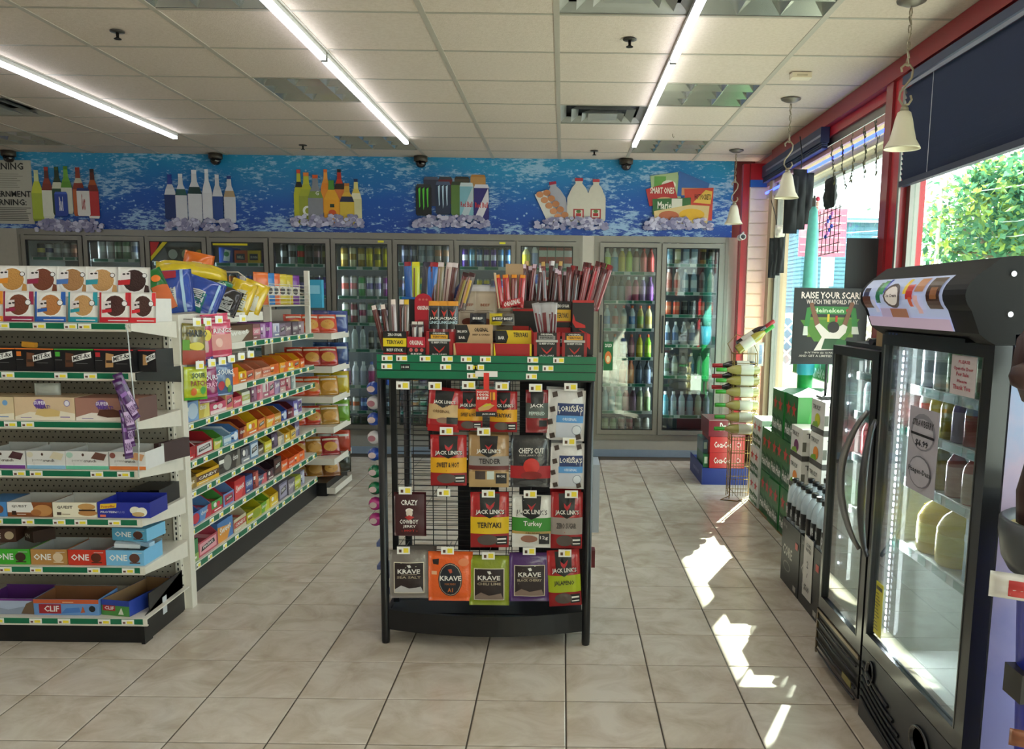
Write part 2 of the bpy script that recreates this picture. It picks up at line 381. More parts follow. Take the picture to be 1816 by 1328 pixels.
# pleated blind in the near window, slats as parts
NAVY = M('#27324f', .6)
bl = thing('window_blind', 'navy slatted blind half lowered across the top of the near window', 'blind', (1.775, 1.75, 2.60))
MB().box(-.03, .02, 0, 2.95, -.001, .04, M('#2c3a5c', .4)).obj('head_rail', bl)
MB().box(-.032, -.0305, 0, 2.95, -.03, -.012, M('#8d93a8', .3, .4)).obj('valance_strip', bl)
for i in range(18):
    z = -.035-i*.0255
    m = MB(); m.add([(.006, 0, z-.014), (-.008, 0, z+.015), (-.008, 2.95, z+.015), (.006, 2.95, z-.014), (.004, 0, z-.015), (-.010, 0, z+.014), (-.010, 2.95, z+.014), (.004, 2.95, z-.015)],
        [(0,3,2,1),(4,5,6,7),(0,4,7,3),(1,2,6,5),(0,1,5,4),(3,7,6,2)], NAVY); m.obj('slat', bl)
MB().box(-.016, .016, 0, 2.95, -.515, -.487, M('#1d2640', .5)).obj('bottom_rail', bl)
for yy in (.35, 1.45, 2.6): MB().path([(-.014, yy, -.02), (-.014, yy, -.5)], .0015, M('#c9ccd6'), 4).obj('cord', bl)
bl = thing('window_blind', 'navy blind rolled up tight at the far end of the window wall', 'blind', (1.765, 6.1, 2.56))
MB().box(-.03, .03, 0, 1.75, 0, .1, M('#27324f', .5)).obj('head_rail', bl)
MB().box(-.032, -.03, 0, 1.6, .035, .05, M('#8d93a8', .3, .4)).obj('valance_strip', bl)
for i in range(3): MB().box(-.02, .02, 0, 1.75, -.014-i*.014, -.004-i*.014, NAVY).obj('slat', bl)

# ------------------------------------------------ ceiling fittings
def led(x, segs, label):
    t = thing('ceiling_light_strip', label, 'ceiling light', (x, 0, CEIL), group='bare white tube strips along the ceiling')
    for a, b in segs:
        MB().box(-.018, .018, a, b, -.022, -.0005, M('#d9d9d9', .4)).obj('housing', t)
        MB().box(-.0155, .0155, a+.006, b-.006, -.042, -.0225, M('#f4f6ff', emit=LED_STRENGTH)).obj('tube', t)
        for e in (a, b-.006): MB().box(-.017, .017, e, e+.006, -.043, -.0222, M('#9b9b9b', .4)).obj('end_cap', t)
led(-1.283, [(-1.2, 1.18), (1.21, 2.38), (2.41, 4.82), (4.85, 7.3)], 'bright tube strip over the aisle beside the candy shelves, middle of the three')
led(.566, [(-1.2, 1.18), (1.21, 2.38), (2.41, 4.78), (4.81, 7.3)], 'bright tube strip on the window side of the ceiling')
led(-3.11, [(-1.2, 1.18), (1.21, 4.3), (4.33, 7.2)], 'bright tube strip on the far left of the ceiling')
led(-5.6, [(-1.2, 2.4), (2.43, 7.2)], 'tube strip outside the left picture edge')
ci = 0
wh = {(-3,2):'left of the middle tube strip, farther from the blue wall',(-3,5):'nearest the blue wall and left of the middle tube strip',(-3,-1):'at the top picture edge, left of the middle tube strip',
      (-8,5):'at the left picture edge above the warning poster',(1,2):'between the window side tube strip and the smoke alarm',(1,5):'nearest the blue wall on the window side',(1,-1):'at the top picture edge on the window side',(-8,2):'beyond the left picture edge'}
LOUV = M('#b4b8b0', .22, .75); lv = None
for (k, j) in sorted(tro):
    x0, x1, y0, y1 = cell(k, j)
    t = thing('troffer_light', 'square louvred ceiling light '+wh[(k, j)], 'ceiling light', ((x0+x1)/2, (y0+y1)/2, CEIL), group='square louvred ceiling lights')
    h = CS/2
    hb = MB().box(-h+.005, h-.005, -h+.005, h-.005, .075, .085, M('#8f948c', .4)); 
    for s in (-1, 1):
        hb.box(min(s*(h-.008), s*(h-.002)), max(s*(h-.008), s*(h-.002)), -h, h, .004, .08, M('#15161a', .5)); hb.box(-h, h, min(s*(h-.008), s*(h-.002)), max(s*(h-.008), s*(h-.002)), .004, .08, M('#55585a', .5))
    hb.obj('housing', t)
    g = h-.014
    for a in range(3):
        for b in range(3):
            u0, u1, v0, v1 = -g+a*2*g/3, -g+(a+1)*2*g/3, -g+b*2*g/3, -g+(b+1)*2*g/3; q = .055
            m = MB(); vs = [(u0,v0,.005),(u1,v0,.005),(u1,v1,.005),(u0,v1,.005),(u0+q,v0+q,.055),(u1-q,v0+q,.055),(u1-q,v1-q,.055),(u0+q,v1-q,.055)]
            m.add(vs, [(0,4,5,1),(1,5,6,2),(2,6,7,3),(3,7,4,0)], LOUV); m.add([vs[4],vs[7],vs[6],vs[5]], [(0,1,2,3)], M('#cdd5c6', .3))
            m.obj('louvre_cell', t)
wd = {(0,3):'closest to the blue wall, beside the window side strip',(0,-1):'at the top picture edge above the jerky rack',(-7,3):'at the left picture edge'}
for (k, j) in sorted(dif):
    x0, x1, y0, y1 = cell(k, j)
    t = thing('air_vent', 'stepped square air diffuser '+wd[(k, j)], 'air vent', ((x0+x1)/2, (y0+y1)/2, CEIL), group='square ceiling air diffusers')
    h = CS/2-.004; VM = M('#aeb0aa', .4, .3)
    MB().box(-h, h, -h, h, .07, .08, M('#33373a', .6)).obj('duct_box', t)
    for i, (o_, z, q) in enumerate(((h, .004, .05), (h*.72, -.006, .05), (h*.48, -.016, .06))):
        m = MB(); i_ = o_-q
        for s in range(4):
            a = s*PI/2; R = Matrix.Rotation(a, 4, 'Z')
            vs = [R @ Vector(p) for p in ((-o_, -o_, z), (o_, -o_, z), (i_, -i_, z+.035), (-i_, -i_, z+.035))]
            m.add(vs, [(0,1,2,3)], VM); m.add([v+Vector((0,0,.002)) for v in vs], [(3,2,1,0)], VM)
        m.obj('louvre_ring', t)
    MB().box(-.1, .1, -.1, .1, -.012, -.002, VM).obj('center_plate', t)
for i, (x, y, l) in enumerate(((-2.206, 4.504, 'at the upper left above the left shelf unit'), (.316, 4.52, 'above the jerky rack near the top picture edge'), (-2.223, 7.642, 'close to the blue wall, left of the middle strip end'), (.257, 7.729, 'close to the blue wall, left of the window side strip end'))):
    t = thing('fire_sprinkler', 'dark fire sprinkler head '+l, 'sprinkler', (x, y, CEIL), group='sprinkler heads in the ceiling')
    MB().lathe([(.035, -.001), (.034, -.006), (.012, -.008)], M('#4a4640', .4, .6), n=14).obj('escutcheon', t)
    MB().lathe([(.008, -.008), (.007, -.03), (.018, -.036), (.018, -.039)], M('#2d2a27', .4, .6), n=10).obj('deflector', t)
t = thing('smoke_alarm', 'cream rectangular alarm box on the ceiling between the window and the louvred light', 'alarm', (1.325, 5.12, CEIL))
MB().box(-.055, .055, -.035, .035, -.03, -.001, M('#e8dcc0', .5)).obj('case', t); MB().box(-.03, .03, -.037, -.0352, -.022, -.012, M('#c9bc9e', .5)).obj('grille', t)
t = thing('cable_clip', 'tiny tan hook on the ceiling right of the window side tube strip', 'hook', (.83, 6.93, CEIL))
MB().path([(0,0,-.001),(0,0,-.02),(.01,0,-.03),(.014,0,-.02)], .002, M('#8c7b52'), 5).obj('hook', t)
for i, (x, l) in enumerate(((-5.04, 'above the beer bottle cutout'), (-3.166, 'above the water bottle cutout'), (-1.303, 'between the juice and energy drink cutouts'), (.562, 'between the milk and frozen food cutouts'))):
    t = thing('dome_camera', 'dark dome camera on the blue wall '+l, 'camera', (x, BACK-.075, CEIL), group='dome cameras along the blue wall')
    MB().lathe([(.062, -.0015), (.062, -.045), (.055, -.05)], M('#4a4238', .4, .3), n=20).obj('base', t)
    MB().lathe([(.050, -.05), (.046, -.075), (.032, -.095), (.012, -.103)], M('#2a2320', .08, .2, coat=1.0), n=20).obj('dome', t)
    MB().lathe([(.014, 0), (.014, -.02)], M('#050505', .1), c=(0, -.045, -.06), n=10, ax='y').obj('lens', t)
t = thing('bullet_camera', 'small white security camera on the red corner post below the far pendant lamp', 'camera', (1.60, 8.0, 2.06))
MB().lathe([(.028, -.11), (.03, -.02), (.03, .02)], M('#ecebe6', .3), n=14, ax='y').obj('housing', t)
MB().path([(0, -.03, .03), (.02, -.02, .045), (.03, 0, .03)], .008, M('#dad9d4', .3), 6).obj('bracket', t)
MB().lathe([(.02, -.1105), (.019, -.112)], M('#0c0c0e', .1), n=12, ax='y').obj('lens', t)

def pendant(x, y, label):
    t = thing('pendant_lamp', label, 'pendant lamp', (x, y, CEIL), group='cream bell pendant lamps along the window')
    IR = M('#9a8f78', .45, .4)
    MB().lathe([(.062, -.0015), (.060, -.008), (.03, -.022), (.008, -.026)], M('#7d776c', .4, .5), n=20).obj('canopy', t)
    pts = []
    for i in range(7): MB().path([(.006*math.cos(a*PI/3+i*PI/2)*(1), .006*math.sin(i*PI/2)*math.cos(a*PI/3), -.03-i*.034-.019+.019*math.sin(a*PI/3)) for a in range(7)], .0028, IR, 5).obj('chain_link', t)
    MB().path([(0, 0, -.02), (.006, 0, -.1), (-.006, 0, -.18), (.004, 0, -.27)], .0022, M('#cfc7b4'), 5).obj('cord', t)
    sc = [(-.022, 0, -.292), (-.026, 0, -.275), (-.012, 0, -.262), (.010, 0, -.262), (.026, 0, -.282), (.022, 0, -.315), (.0, 0, -.345), (-.022, 0, -.375), (-.026, 0, -.405), (-.008, 0, -.43), (.016, 0, -.425), (.028, 0, -.405), (.022, 0, -.388)]
    MB().path(sc, .005, IR, 7).obj('scroll', t)
    MB().lathe([(.006, -.43), (.016, -.438), (.018, -.452)], IR, n=14).obj('cap', t)
    SH = M('#ded6bd', .4, var=.03)
    MB().lathe([(.018, -.453), (.028, -.46), (.037, -.49), (.045, -.53), (.056, -.575), (.074, -.605), (.077, -.613), (.073, -.607), (.053, -.572), (.041, -.53), (.034, -.49), (.025, -.465)], SH, n=28).obj('lamp_shade', t)
pendant(1.470, 3.915, 'cream bell shaped pendant lamp nearest the camera, in front of the red window post')
pendant(1.43, 5.732, 'cream bell shaped pendant lamp in the middle of the three by the window')
pendant(1.456, 7.61, 'cream bell shaped pendant lamp farthest away, in front of the blue wall')

# ------------------------------------------------ drinks
def bottle_mesh(key, h, r, liq, lab, cap, shape=0):
    prof = [(r*.8, 0, liq), (r, h*.04, liq), (r, h*.22, lab), (r*.985, h*.55, liq), (r*.95, h*.66, liq), (r*.55, h*.82, liq), (r*.36, h*.88, cap), (r*.40, h*.885, cap), (r*.40, h*.985, cap), (r*.3, h, cap)]
    if shape == 1: prof = [(r*.85, 0, liq), (r, h*.03, lab), (r, h*.62, liq), (r*.9, h*.72, liq), (r*.5, h*.84, liq), (r*.42, h*.87, cap), (r*.45, h*.875, cap), (r*.45, h, cap)]
    return MB().lathe(prof, liq, n=12).mesh(key)
def can_mesh(key, h, r, c1, c2, top=None):
    top = top or ALU
    return MB().lathe([(r*.78, 0, ALU), (r, h*.05, c1), (r, h*.38, c2), (r, h*.66, c1), (r, h*.92, top), (r*.8, h*.985, top), (r*.8, h, top), (r*.74, h*.985, top)], c1, n=12).mesh(key)
_dm = {}
def drink(spec):
    """spec: 'c|t|s|b|B|j|x' + ':' + colours"""
    if spec in _dm: return _dm[spec]
    k, c = spec.split(':'); cc = [('#'+q) for q in c.split(',')]
    cm = [M(q, .3, .25) for q in cc] if k in 'cts' else [M(q, .25, coat=.5) for q in cc]
    if k == 'c': me = can_mesh('drink_can', .14, .033, cm[0], cm[1])
    elif k == 't': me = can_mesh('tall_can', .198, .034, cm[0], cm[1])
    elif k == 's': me = can_mesh('slim_can', .185, .027, cm[0], cm[1])
    elif k == 'b': me = bottle_mesh('bottle', .225, .032, film(cc[0], .25), cm[1], cm[2])
    elif k == 'B': me = bottle_mesh('bottle', .235, .034, cm[0], cm[1], cm[2], 1)
    elif k == 'j': me = bottle_mesh('jug', .21, .045, cm[0], cm[1], cm[2], 1)
    if k == 'x':
        m = MB(); m.box(-.036, .036, -.036, .036, 0, .17, cm[0]); m.box(-.037, .037, -.0372, .037, .05, .11, cm[1])
        m.add([(-.036,-.036,.17),(.036,-.036,.17),(.036,.036,.17),(-.036,.036,.17),(-.036,0,.2),(.036,0,.2)], [(0,1,5,4),(2,3,4,5),(0,4,3),(1,2,5)], cm[2]); me = m.mesh('drink_carton')
    _dm[spec] = me; return me
NAMES = {'c': ('drink_can', 'can'), 't': ('tall_can', 'can'), 's': ('slim_can', 'can'), 'b': ('drink_bottle', 'bottle'), 'B': ('drink_bottle', 'bottle'), 'j': ('drink_jug', 'jug'), 'x': ('drink_carton', 'carton')}
KN = {'c': 'short can', 't': 'tall can', 's': 'slim can', 'b': 'clear bottle', 'B': 'bottle', 'j': 'jug', 'x': 'gabled carton'}
CN = [('white',(235,235,235)),('grey',(140,140,145)),('black',(25,25,28)),('charcoal',(55,57,62)),('slate',(95,98,108)),('silver',(190,193,198)),('red',(190,25,35)),('dark red',(100,20,30)),('orange',(235,120,30)),('yellow',(240,210,50)),('gold',(200,160,60)),('lime',(160,205,50)),('green',(30,130,70)),('dark green',(20,60,40)),('teal',(40,150,150)),('light blue',(120,180,230)),('blue',(40,80,190)),('navy',(25,35,90)),('purple',(110,50,140)),('pink',(235,120,160)),('brown',(110,70,45)),('tan',(205,175,135)),('cream',(240,230,205)),('maroon',(85,30,40))]
def cname(h):
    h = h.strip('#'); p = [int(h[i:i+2], 16) for i in (0, 2, 4)]
    return min(CN, key=lambda c: sum((a-b)**2 for a, b in zip(c[1], p)))[0]
def shelf_row(specs, x0, x1, y, z, where, group, depth=1):
    n = len(specs); dx = (x1-x0)/n
    for i, s in enumerate(specs):
        if not s: continue
        k, c = s.split(':'); cc = c.split(',')
        a, b = cname(cc[0]), cname(cc[1])
        col = a if a == b or ' ' in a+b else a+' and '+b
        o = link(NAMES[k][0], drink(s), None, (x0+(i+.5)*dx, y+rnd.uniform(-.004, .004), z+.0005), (0, 0, rnd.uniform(-.4, .4)))
        q = min(1, dx*.95/{'c': .066, 't': .068, 's': .054, 'b': .064, 'B': .068, 'j': .09, 'x': .076}[k]); o.scale = (q, q, 1)
        if k == 'x': o.rotation_euler = (0, 0, 0)
        tag(o, '%s %s, %s from left, %s' % (col, KN[k], ORD[i], where), NAMES[k][1], group)

# ------------------------------------------------ glass door coolers
DARKIN = M('#2a2c2e', .7)
def cooler(label, X0, nd, pitch, zb, zt, shelves, contents, where, bounds):
    t = thing('glass_door_cooler', label, 'cooler', (X0, BACK, 0))
    Wd = nd*pitch
    fr = MB()
    fr.box(-.045, Wd+.045, -.016, .05, zt, zt+.055, ALU).box(-.045, Wd+.045, -.012, .05, zb-.05, zb, ALU)
    for i in range(nd+1): fr.box(i*pitch-.017, i*pitch+.017, -.010, .05, zb, zt, ALU)
    fr.box(-.045, -.017, -.016, .05, zb, zt, ALU).box(Wd+.017, Wd+.045, -.016, .05, zb, zt, ALU)
    fr.obj('frame', t)
    inn = MB(); IW = M('#cfd6d4', .6)
    inn.box(-.04, Wd+.04, .74, .75, zb-.04, zt+.04, M('#3c4246', .7)).box(-.04, Wd+.04, .05, .75, zt+.04, zt+.05, M('#50565a', .7)).box(-.04, Wd+.04, .05, .75, zb-.05, zb-.04, DARKIN)
    inn.box(-.045, -.04, .05, .75, zb, zt, IW).box(Wd+.04, Wd+.045, .05, .75, zb, zt, IW)
    inn.obj('interior', t)
    for d in range(nd):
        a, b = d*pitch+.006, (d+1)*pitch-.006; f = .038
        dm = MB().box(a, b, -.045, -.018, zt-f-.01, zt-.008, ALU).box(a, b, -.045, -.018, zb+.008, zb+f+.012, ALU).box(a, a+f, -.045, -.018, zb+f+.012, zt-f-.01, ALU).box(b-f, b, -.045, -.018, zb+f+.012, zt-f-.01, ALU)
        dm.box(a, b, -.0175, -.0165, zt-.03, zt-.008, BLACK).box(a+f, a+f+.008, -.043, -.02, zb+f+.012, zt-f-.01, BLACK).box(b-f-.008, b-f, -.043, -.02, zb+f+.012, zt-f-.01, BLACK).box(a+f, b-f, -.043, -.02, zt-f-.018, zt-f-.01, BLACK).box(a+f, b-f, -.043, -.02, zb+f+.012, zb+f+.02, BLACK)
        do = dm.obj('door', t)
        MB().box(a+f+.008, b-f-.008, -.034, -.030, zb+f+.02, zt-f-.018, COOLGLASS).obj('pane', do)
        hx = a+.019
        MB().box(hx-.008, hx+.008, -.062, -.054, 1.0, 1.35, M('#3b3d3f', .3, .6)).box(hx-.006, hx+.006, -.054, -.0452, 1.02, 1.04, BLACK).box(hx-.006, hx+.006, -.054, -.0452, 1.31, 1.33, BLACK).obj('handle', do)
        MB().box(b+.002, b+.018, .052, .060, zb+.08, zt-.06, M('#eef3ff', emit=9)).obj('light_strip', t)
        li = D.objects.new('cooler_lamp', D.lights.new('cooler_lamp', 'AREA')); COL.objects.link(li); li.parent = t
        li.data.shape = 'RECTANGLE'; li.data.size = .04; li.data.size_y = zt-zb-.2; li.data.energy = COOLER_W; li.data.color = (.9, .96, 1)
        li.location = (b+.006 if d < nd-1 else a-.006, .066, (zb+zt)/2); li.rotation_euler = (PI/2, 0, PI)
        li.rotation_euler = Vector((0, -1, 0)).to_track_quat('Z', 'X').to_euler()
        li.rotation_euler = Matrix(((1,0,0),(0,0,-1),(0,1,0))).to_euler()
    # shelves
    for (a, b, zs) in bounds:
        for k, z in enumerate(zs):
            sm = MB().box(a*pitch+.03, b*pitch-.03, .075, .5, z-.008, z, M('#a9aeb0', .4, .5))
            s_ = sm.obj('shelf', t)
            pm = MB().box(a*pitch+.03, b*pitch-.03, .069, .0745, z-.02, z+.012, M('#dfe6e4', .4))
            x = a*pitch+.04
            while x < b*pitch-.12:
                q = rnd.choice((.09, .13, .17)); q = min(q, b*pitch-.04-x)
                pm.box(x, x+q, .0675, .0688, z-.016, z+.009, M('#17806a', .35)); x += q+rnd.choice((.02, .06))
            pm.obj('price_strip', s_)
    return t
ZL = [1.485, 1.235, .985, .640, .395]
LX, LP = -5.012, .5719
bnd = []
for d in range(9): bnd.append((d, d+1, [(1.81, 1.80, 1.777, 1.777, 1.776, 1.757, 1.80, 1.771, 1.771)[d]]+ZL+[.21]))
cooler('long stainless wall cooler with nine glass doors under the blue splash band', LX, 9, LP, .235, 2.02, ZL, None, 'left', bnd)
CONT = {
 0: ['c:2b2d3a,d8c24a c:e4e4e8,25307a c:9a9aa0,d0d0d0 c:8a8a8e,c9c9cc c:7a4a3c,c48a6a c:a8a8a8,d8a070', 't:c9a23c,e8e0c0 t:c9a23c,4a3a20 c:d8b04c,e8e0c0 c:b8452f,e8c0a0 c:d8d8d8,8a8a8a c:888888,c8c8c8'],
 1: ['t:c8c8cc,e8e8ea t:b8b8bc,dcdce0 t:2f6b46,b8c8b8 t:2f7a4a,d0d8c8 t:d8dce4,7a8ab0 t:c8d0e0,8090b8', 'c:b02a2a,e8e8e8 c:b02a2a,e8e8e8 c:2f6b46,b8c8b8 c:c8c8c8,888888 c:888888,c8c8c8 c:3a5a9a,d8d8e8'],
 2: [None, 'c:a83a30,d8c8b0 c:a83a30,d8c8b0 c:3a3a60,c8c8d8 c:3a3a60,c8c8d8 c:8a3a30,d8c8b0 c:3a3a3a,c8c8c8'],
 3: [None, 't:e07a20,f0c040 t:e07a20,f0c040 t:3a5ab8,e8e8f0 t:3a5ab8,e8e8f0 t:d8b020,3a3a80 t:d8b020,3a3a80'],
 4: ['t:2a2d2e,8a8d8e t:b8bcc0,3a3d3e t:2f8a55,c83030 t:2a2d2e,55585a t:2a2d2e,8a6a6a t:3a4030,8a8a50', 't:303034,b0b0b8 t:3c3c42,e0e0e8 t:282830,6a5a9a t:303034,9a8ab0 t:3a3060,7a50b8 t:4a3090,8a60d0'],
 5: ['t:b0903a,e8d890 t:d8cfa8,b08a30 t:b0903a,e8d8a0 t:c8b81e,e8dc30 t:c8b81e,5a5a20 t:b8b020,e0d830', 't:e0d8d8,e86a60 t:e8e0e0,f08a90 t:3fa85a,e8f0e0 t:e8e8ee,7a70b0 t:e8e8f0,9080c0 t:8a2a90,e0c0e8', 't:e8e8e8,58a040 t:8a2a40,d8c8c8 t:e8e4e4,a03060 t:48905a,e0e8e0 t:e8e8e8,383840 t:38343c,d0b0b8', 'b:e0e8e8,c8d0d0,303030 b:dfe6e6,c0c8c8,383838 b:dfe6e6,a8b0b0,303030 s:3a3a3a,b8b0a0 s:303034,c8c0b0 s:3a3432,a89880', 'B:e8d8e4,c07aa0,f0f0f0 B:e6e6ec,c8c8d8,f0f0f0 B:e6e6ec,b8b8d0,f0f0f0 B:e8d8e8,c8408a,5a70c0 B:e8c820,f0e060,d0a010 B:e0e0e8,4060b8,f0f0f0', 'c:e8e0dc,e07a40 c:e8e0dc,d86a38 c:2a3f9a,8ab0e8 c:2a3f9a,6aa0e0 c:c8b820,405020 c:384048,8090a0', 'c:1f3a28,2f5a3a c:1f3a28,2f5a3a c:253028,3a4a3a c:1f3a28,2f5a3a c:1f3a28,406a48 c:202a24,303a34'],
 6: ['t:3a4568,8a90a8 t:38425f,7a80a0 t:b8c0cc,7a8aa0 t:c0c6d0,98a4b8 t:b8b0a8,d8a080 t:a8a8b0,d8b090', 't:2a2c38,5a6080 t:c8d020,40a890 t:d0d830,40b098 t:303034,606470 t:2a2c38,5a6080 t:2a3a80,8a90c0', 't:303034,9098a8 t:303034,707480 t:3a3c40,a0a4a8 t:303034,606468 t:303034,8a8a90 t:3a3a44,9a9aa0', 't:28343c,8898a0 t:28343c,707c88 t:303c40,90a0a8 t:28343c,8898a0 t:303c44,8a98a0 t:28343c,788890', 'c:e8d8c8,d87a50 c:e8e0d8,f09a50 c:d8d0e8,7a60b0 c:e8e8f0,6a90d0 c:e8d8c8,d05a60 c:e8e8f0,40a0a8', 'c:e0e0e8,e88a40 c:e8e8f0,f0a050 c:d8e8e8,40a080 c:e0e8f0,5a80c0 c:e8d8d8,c05060 c:e8e8e8,70a060', 'c:1f3a28,2f5a3a c:1f3a28,2f5a3a c:253028,3a4a3a c:1f3a28,2f5a3a c:1f3a28,406a48 c:202a24,303a34'],
 7: ['s:4a2a8a,e8e4f0 s:4a90c0,c0e0f0 s:2a5a98,d0e0f0 s:4a2a8a,e8e4f0 s:5a30a0,e8e0f8 s:4a90c8,c8e4f4 s:2a6ab0,a0d0f0', 's:2a3560,d0d0d8 s:2a3560,c8c8d8 s:c8b020,e8d860 s:c8b020,707020 s:3a3a80,9a9ad0 s:2a2a70,8080c8 s:2a2a70,9090d0', 's:e8e8ee,5a80c8 s:e8e8ee,5a80c8 s:e8e8ee,b04050 s:e8e8ee,b04050 s:404858,a0a8b8 s:404858,a0a8b8 s:404858,a0a8b8', None, 'c:303038,606878 c:303038,606878 c:882a30,c08080 c:882a30,c08080 c:303038,606878 c:303038,606878', 'c:285038,507a60 c:285038,507a60 c:285038,507a60 c:303030,505050 c:303030,505050 c:303030,505050', None],
 8: ['j:f0e8a0,e8d820,e0e0e0 B:f0f0f0,a0b0e0,e8e8e8 x:e8e4de,b82a30,c83038 x:e8e4de,b82a30,c83038 x:e8e4de,b82a30,c83038 x:e8e4de,c03038,c83038', 'B:3a5ab8,e8e8f0,3a5ab8 B:3a5ab8,e8e8f0,3a5ab8 j:e8e8e4,b82a30,c03030 j:e8e8e4,b82a30,c03030 j:e8e8e4,b82a30,c03030', None, None, 'c:303038,606878 c:882a30,c08080 c:882a30,c08080 c:303038,606878 c:303038,606878', None, None]}
LW = ['top', 'second', 'third', 'fourth', 'fifth', 'sixth', 'lowest']
for d, rows in CONT.items():
    zs = bnd[d][2]
    for k, r in enumerate(rows):
        if r: shelf_row(r.split(), LX+d*LP+.05, LX+(d+1)*LP-.05, BACK+.125, zs[k], '%s shelf behind the %s wall cooler door' % (LW[k], ORD[d]), 'drinks on the %s shelf of cooler door %d' % (LW[k], d+1))
# boxed packs behind doors three and four
def flatbox(name, x0, x1, y0, y1, z0, z1, m, els, label, cat, group=None, rot=0):
    o = MB().box(-(x1-x0)/2, (x1-x0)/2, 0, y1-y0, 0, z1-z0, m).obj(name, None, ((x0+x1)/2, y0, z0+.0008), (0, 0, rot)); tag(o, label, cat, group)
    if els: art(MB(), x1-x0, z1-z0, els, y0=-.0006).obj('printed_front', o)
    return o
BK = M('#16171a', .4)
xa = LX+2*LP
for i, c in enumerate(('#d8d8d0', '#d6cf9a', '#d8a82a')):
    flatbox('beer_pack', xa+.14+i*.125, xa+.26+i*.125, BACK+.09, BACK+.3, 1.777, 1.93, BK, [('c', .5, .55, .36, .3, M(c, .4)), ('r', .1, .9, .06, .1, M('#b8b8b8'))], 'black beer pack with a %s round emblem behind the third wall cooler door' % ('pale silver', 'cream', 'golden')[i], 'beer pack', 'black beer packs in the cooler')
bn = thing('window_sticker', 'red and yellow slanted sticker in the corner of the third wall cooler door', 'sticker', (xa, BACK-.047, 1.77))
m = MB(); m.prism([(.055, .02), (.055, .195), (.14, .195)], -.001, 0, M('#b02a2a')); m.prism([(.055, .02), (.055, .06), (.17, .195), (.215, .195)], -.0016, -.0011, M('#c9b820')); m.obj('printed_sheet', bn)
xa = LX+3*LP
flatbox('beer_pack', xa+.06, xa+.19, BACK+.09, BACK+.3, 1.777, 1.93, M('#2a55b8'), [('p', [(.3,.2),(.75,.15),(.85,.8),(.45,.9)], M('#dfe8e8')), ('c', .55, .6, .2, .15, M('#3a8a5a'))], 'blue beer pack with a white panel behind the fourth wall cooler door', 'beer pack')
flatbox('beer_pack', xa+.205, xa+.32, BACK+.09, BACK+.3, 1.777, 1.905, M('#d8522a'), [('r', .15, .85, .3, .75, M('#22264a')), ('t', 'BELL', .25, .75, .42, .6, M('#e8e0d0'))], 'orange beer pack with a navy panel behind the fourth wall cooler door', 'beer pack')
flatbox('beer_pack', xa+.33, xa+.45, BACK+.09, BACK+.3, 1.777, 1.905, M('#d8b020'), [('r', .15, .8, .3, .75, M('#22264a')), ('t', 'SUNN', .22, .75, .42, .6, M('#e8e0d0'))], 'yellow beer pack with a navy panel behind the fourth wall cooler door', 'beer pack')
flatbox('beer_pack', xa+.46, xa+.53, BACK+.09, BACK+.3, 1.777, 1.905, M('#3a2440'), None, 'dark purple beer pack at the right of the fourth wall cooler door', 'beer pack')
bn = thing('window_sticker', 'yellow strip sticker along the top of the fourth wall cooler door', 'sticker', (xa, BACK-.047, 1.77))
art(MB().box(.06, .38, -.001, 0, .172, .19, M('#d8c81e')), 1, 1, [], y0=-.001).obj('printed_sheet', bn)
for dd, xx in ((5, .44), (7, .42)):
    o = MB().box(0, .055, -.001, 0, 0, .018, M('#e8e03a')).obj('yellow_tag', None, (LX+dd*LP+xx, BACK-.0465, 1.985)); tag(o, 'small yellow tag on the top rail of the %s wall cooler door' % ORD[dd], 'tag')

# right cooler, two doors
RX, RP = .335, .578
ZR1 = [1.742, 1.474, 1.214, .941, .687, .425, .225]; ZR2 = [1.823, 1.56, 1.349, 1.066, .77, .389]
cooler('stainless cooler with two tall glass doors at the right end of the back wall', RX, 2, RP, .215, 2.02, None, None, 'right', [(0, 1, ZR1), (1, 2, ZR2)])
R1 = ['B:d8e0c8,c8d84a,e8e8e8 B:d8e0e8,5a9ac8,e8e8e8 B:c8a838,d8c040,e8e8e8 B:a8b830,b8d050,f0f0f0 B:784038,c8a898,e8e8e8 B:a83a3a,d86060,c83030 B:983030,d04848,902828',
      'B:4a5058,707880,303030 B:3f4a55,5a7888,303030 B:484c50,788088,303030 B:904858,c86888,e8e8e8 B:8a2850,c85878,e8e8e8 B:7a68a0,b898c8,e8e8e8 B:502a68,8a50a0,5a2a70',
      'b:c8d8e0,4a80b8,e8e8e8 b:a8a8a8,a83a38,b83030 b:c8c8c8,b8a890,c83830 b:d0d8e0,3a78b8,e86a30 b:d0c070,88a850,e87030 b:d8d0a0,c8b868,e87030',
      'b:b8c8c0,3a8a50,e8e8e8 b:c0c8c0,a8b0a8,e06030 b:3a68b8,88b0e0,e06030 b:a05068,c87888,e06030 b:c8c030,e0d850,e06030 b:88c038,b8d860,e06030',
      'B:a8b0a8,c8d0c8,e8e8e8 B:c8ccd0,9098a0,e8e8e8 B:a83030,c86050,b83030 B:c86028,e08848,c04020 B:303848,586880,303030 B:38404c,7888a0,303030',
      'B:d0d8e0,e8ecf0,f0f0f0 B:d8dce0,a8c8d8,f0f0f0 B:58a880,c8e0c8,f0f0f0 B:b02838,e0a0a0,f0f0f0 B:502848,886080,f0f0f0 B:889878,d8d8b0,f0f0f0 B:d8cfb0,88a070,f0f0f0',
      'c:b8b890,d0d0b0 c:88a878,b8d0a8 c:a86868,d0a0a0 c:a85860,c89090 c:808078,a8a8a0 c:989890,c0c0b8']
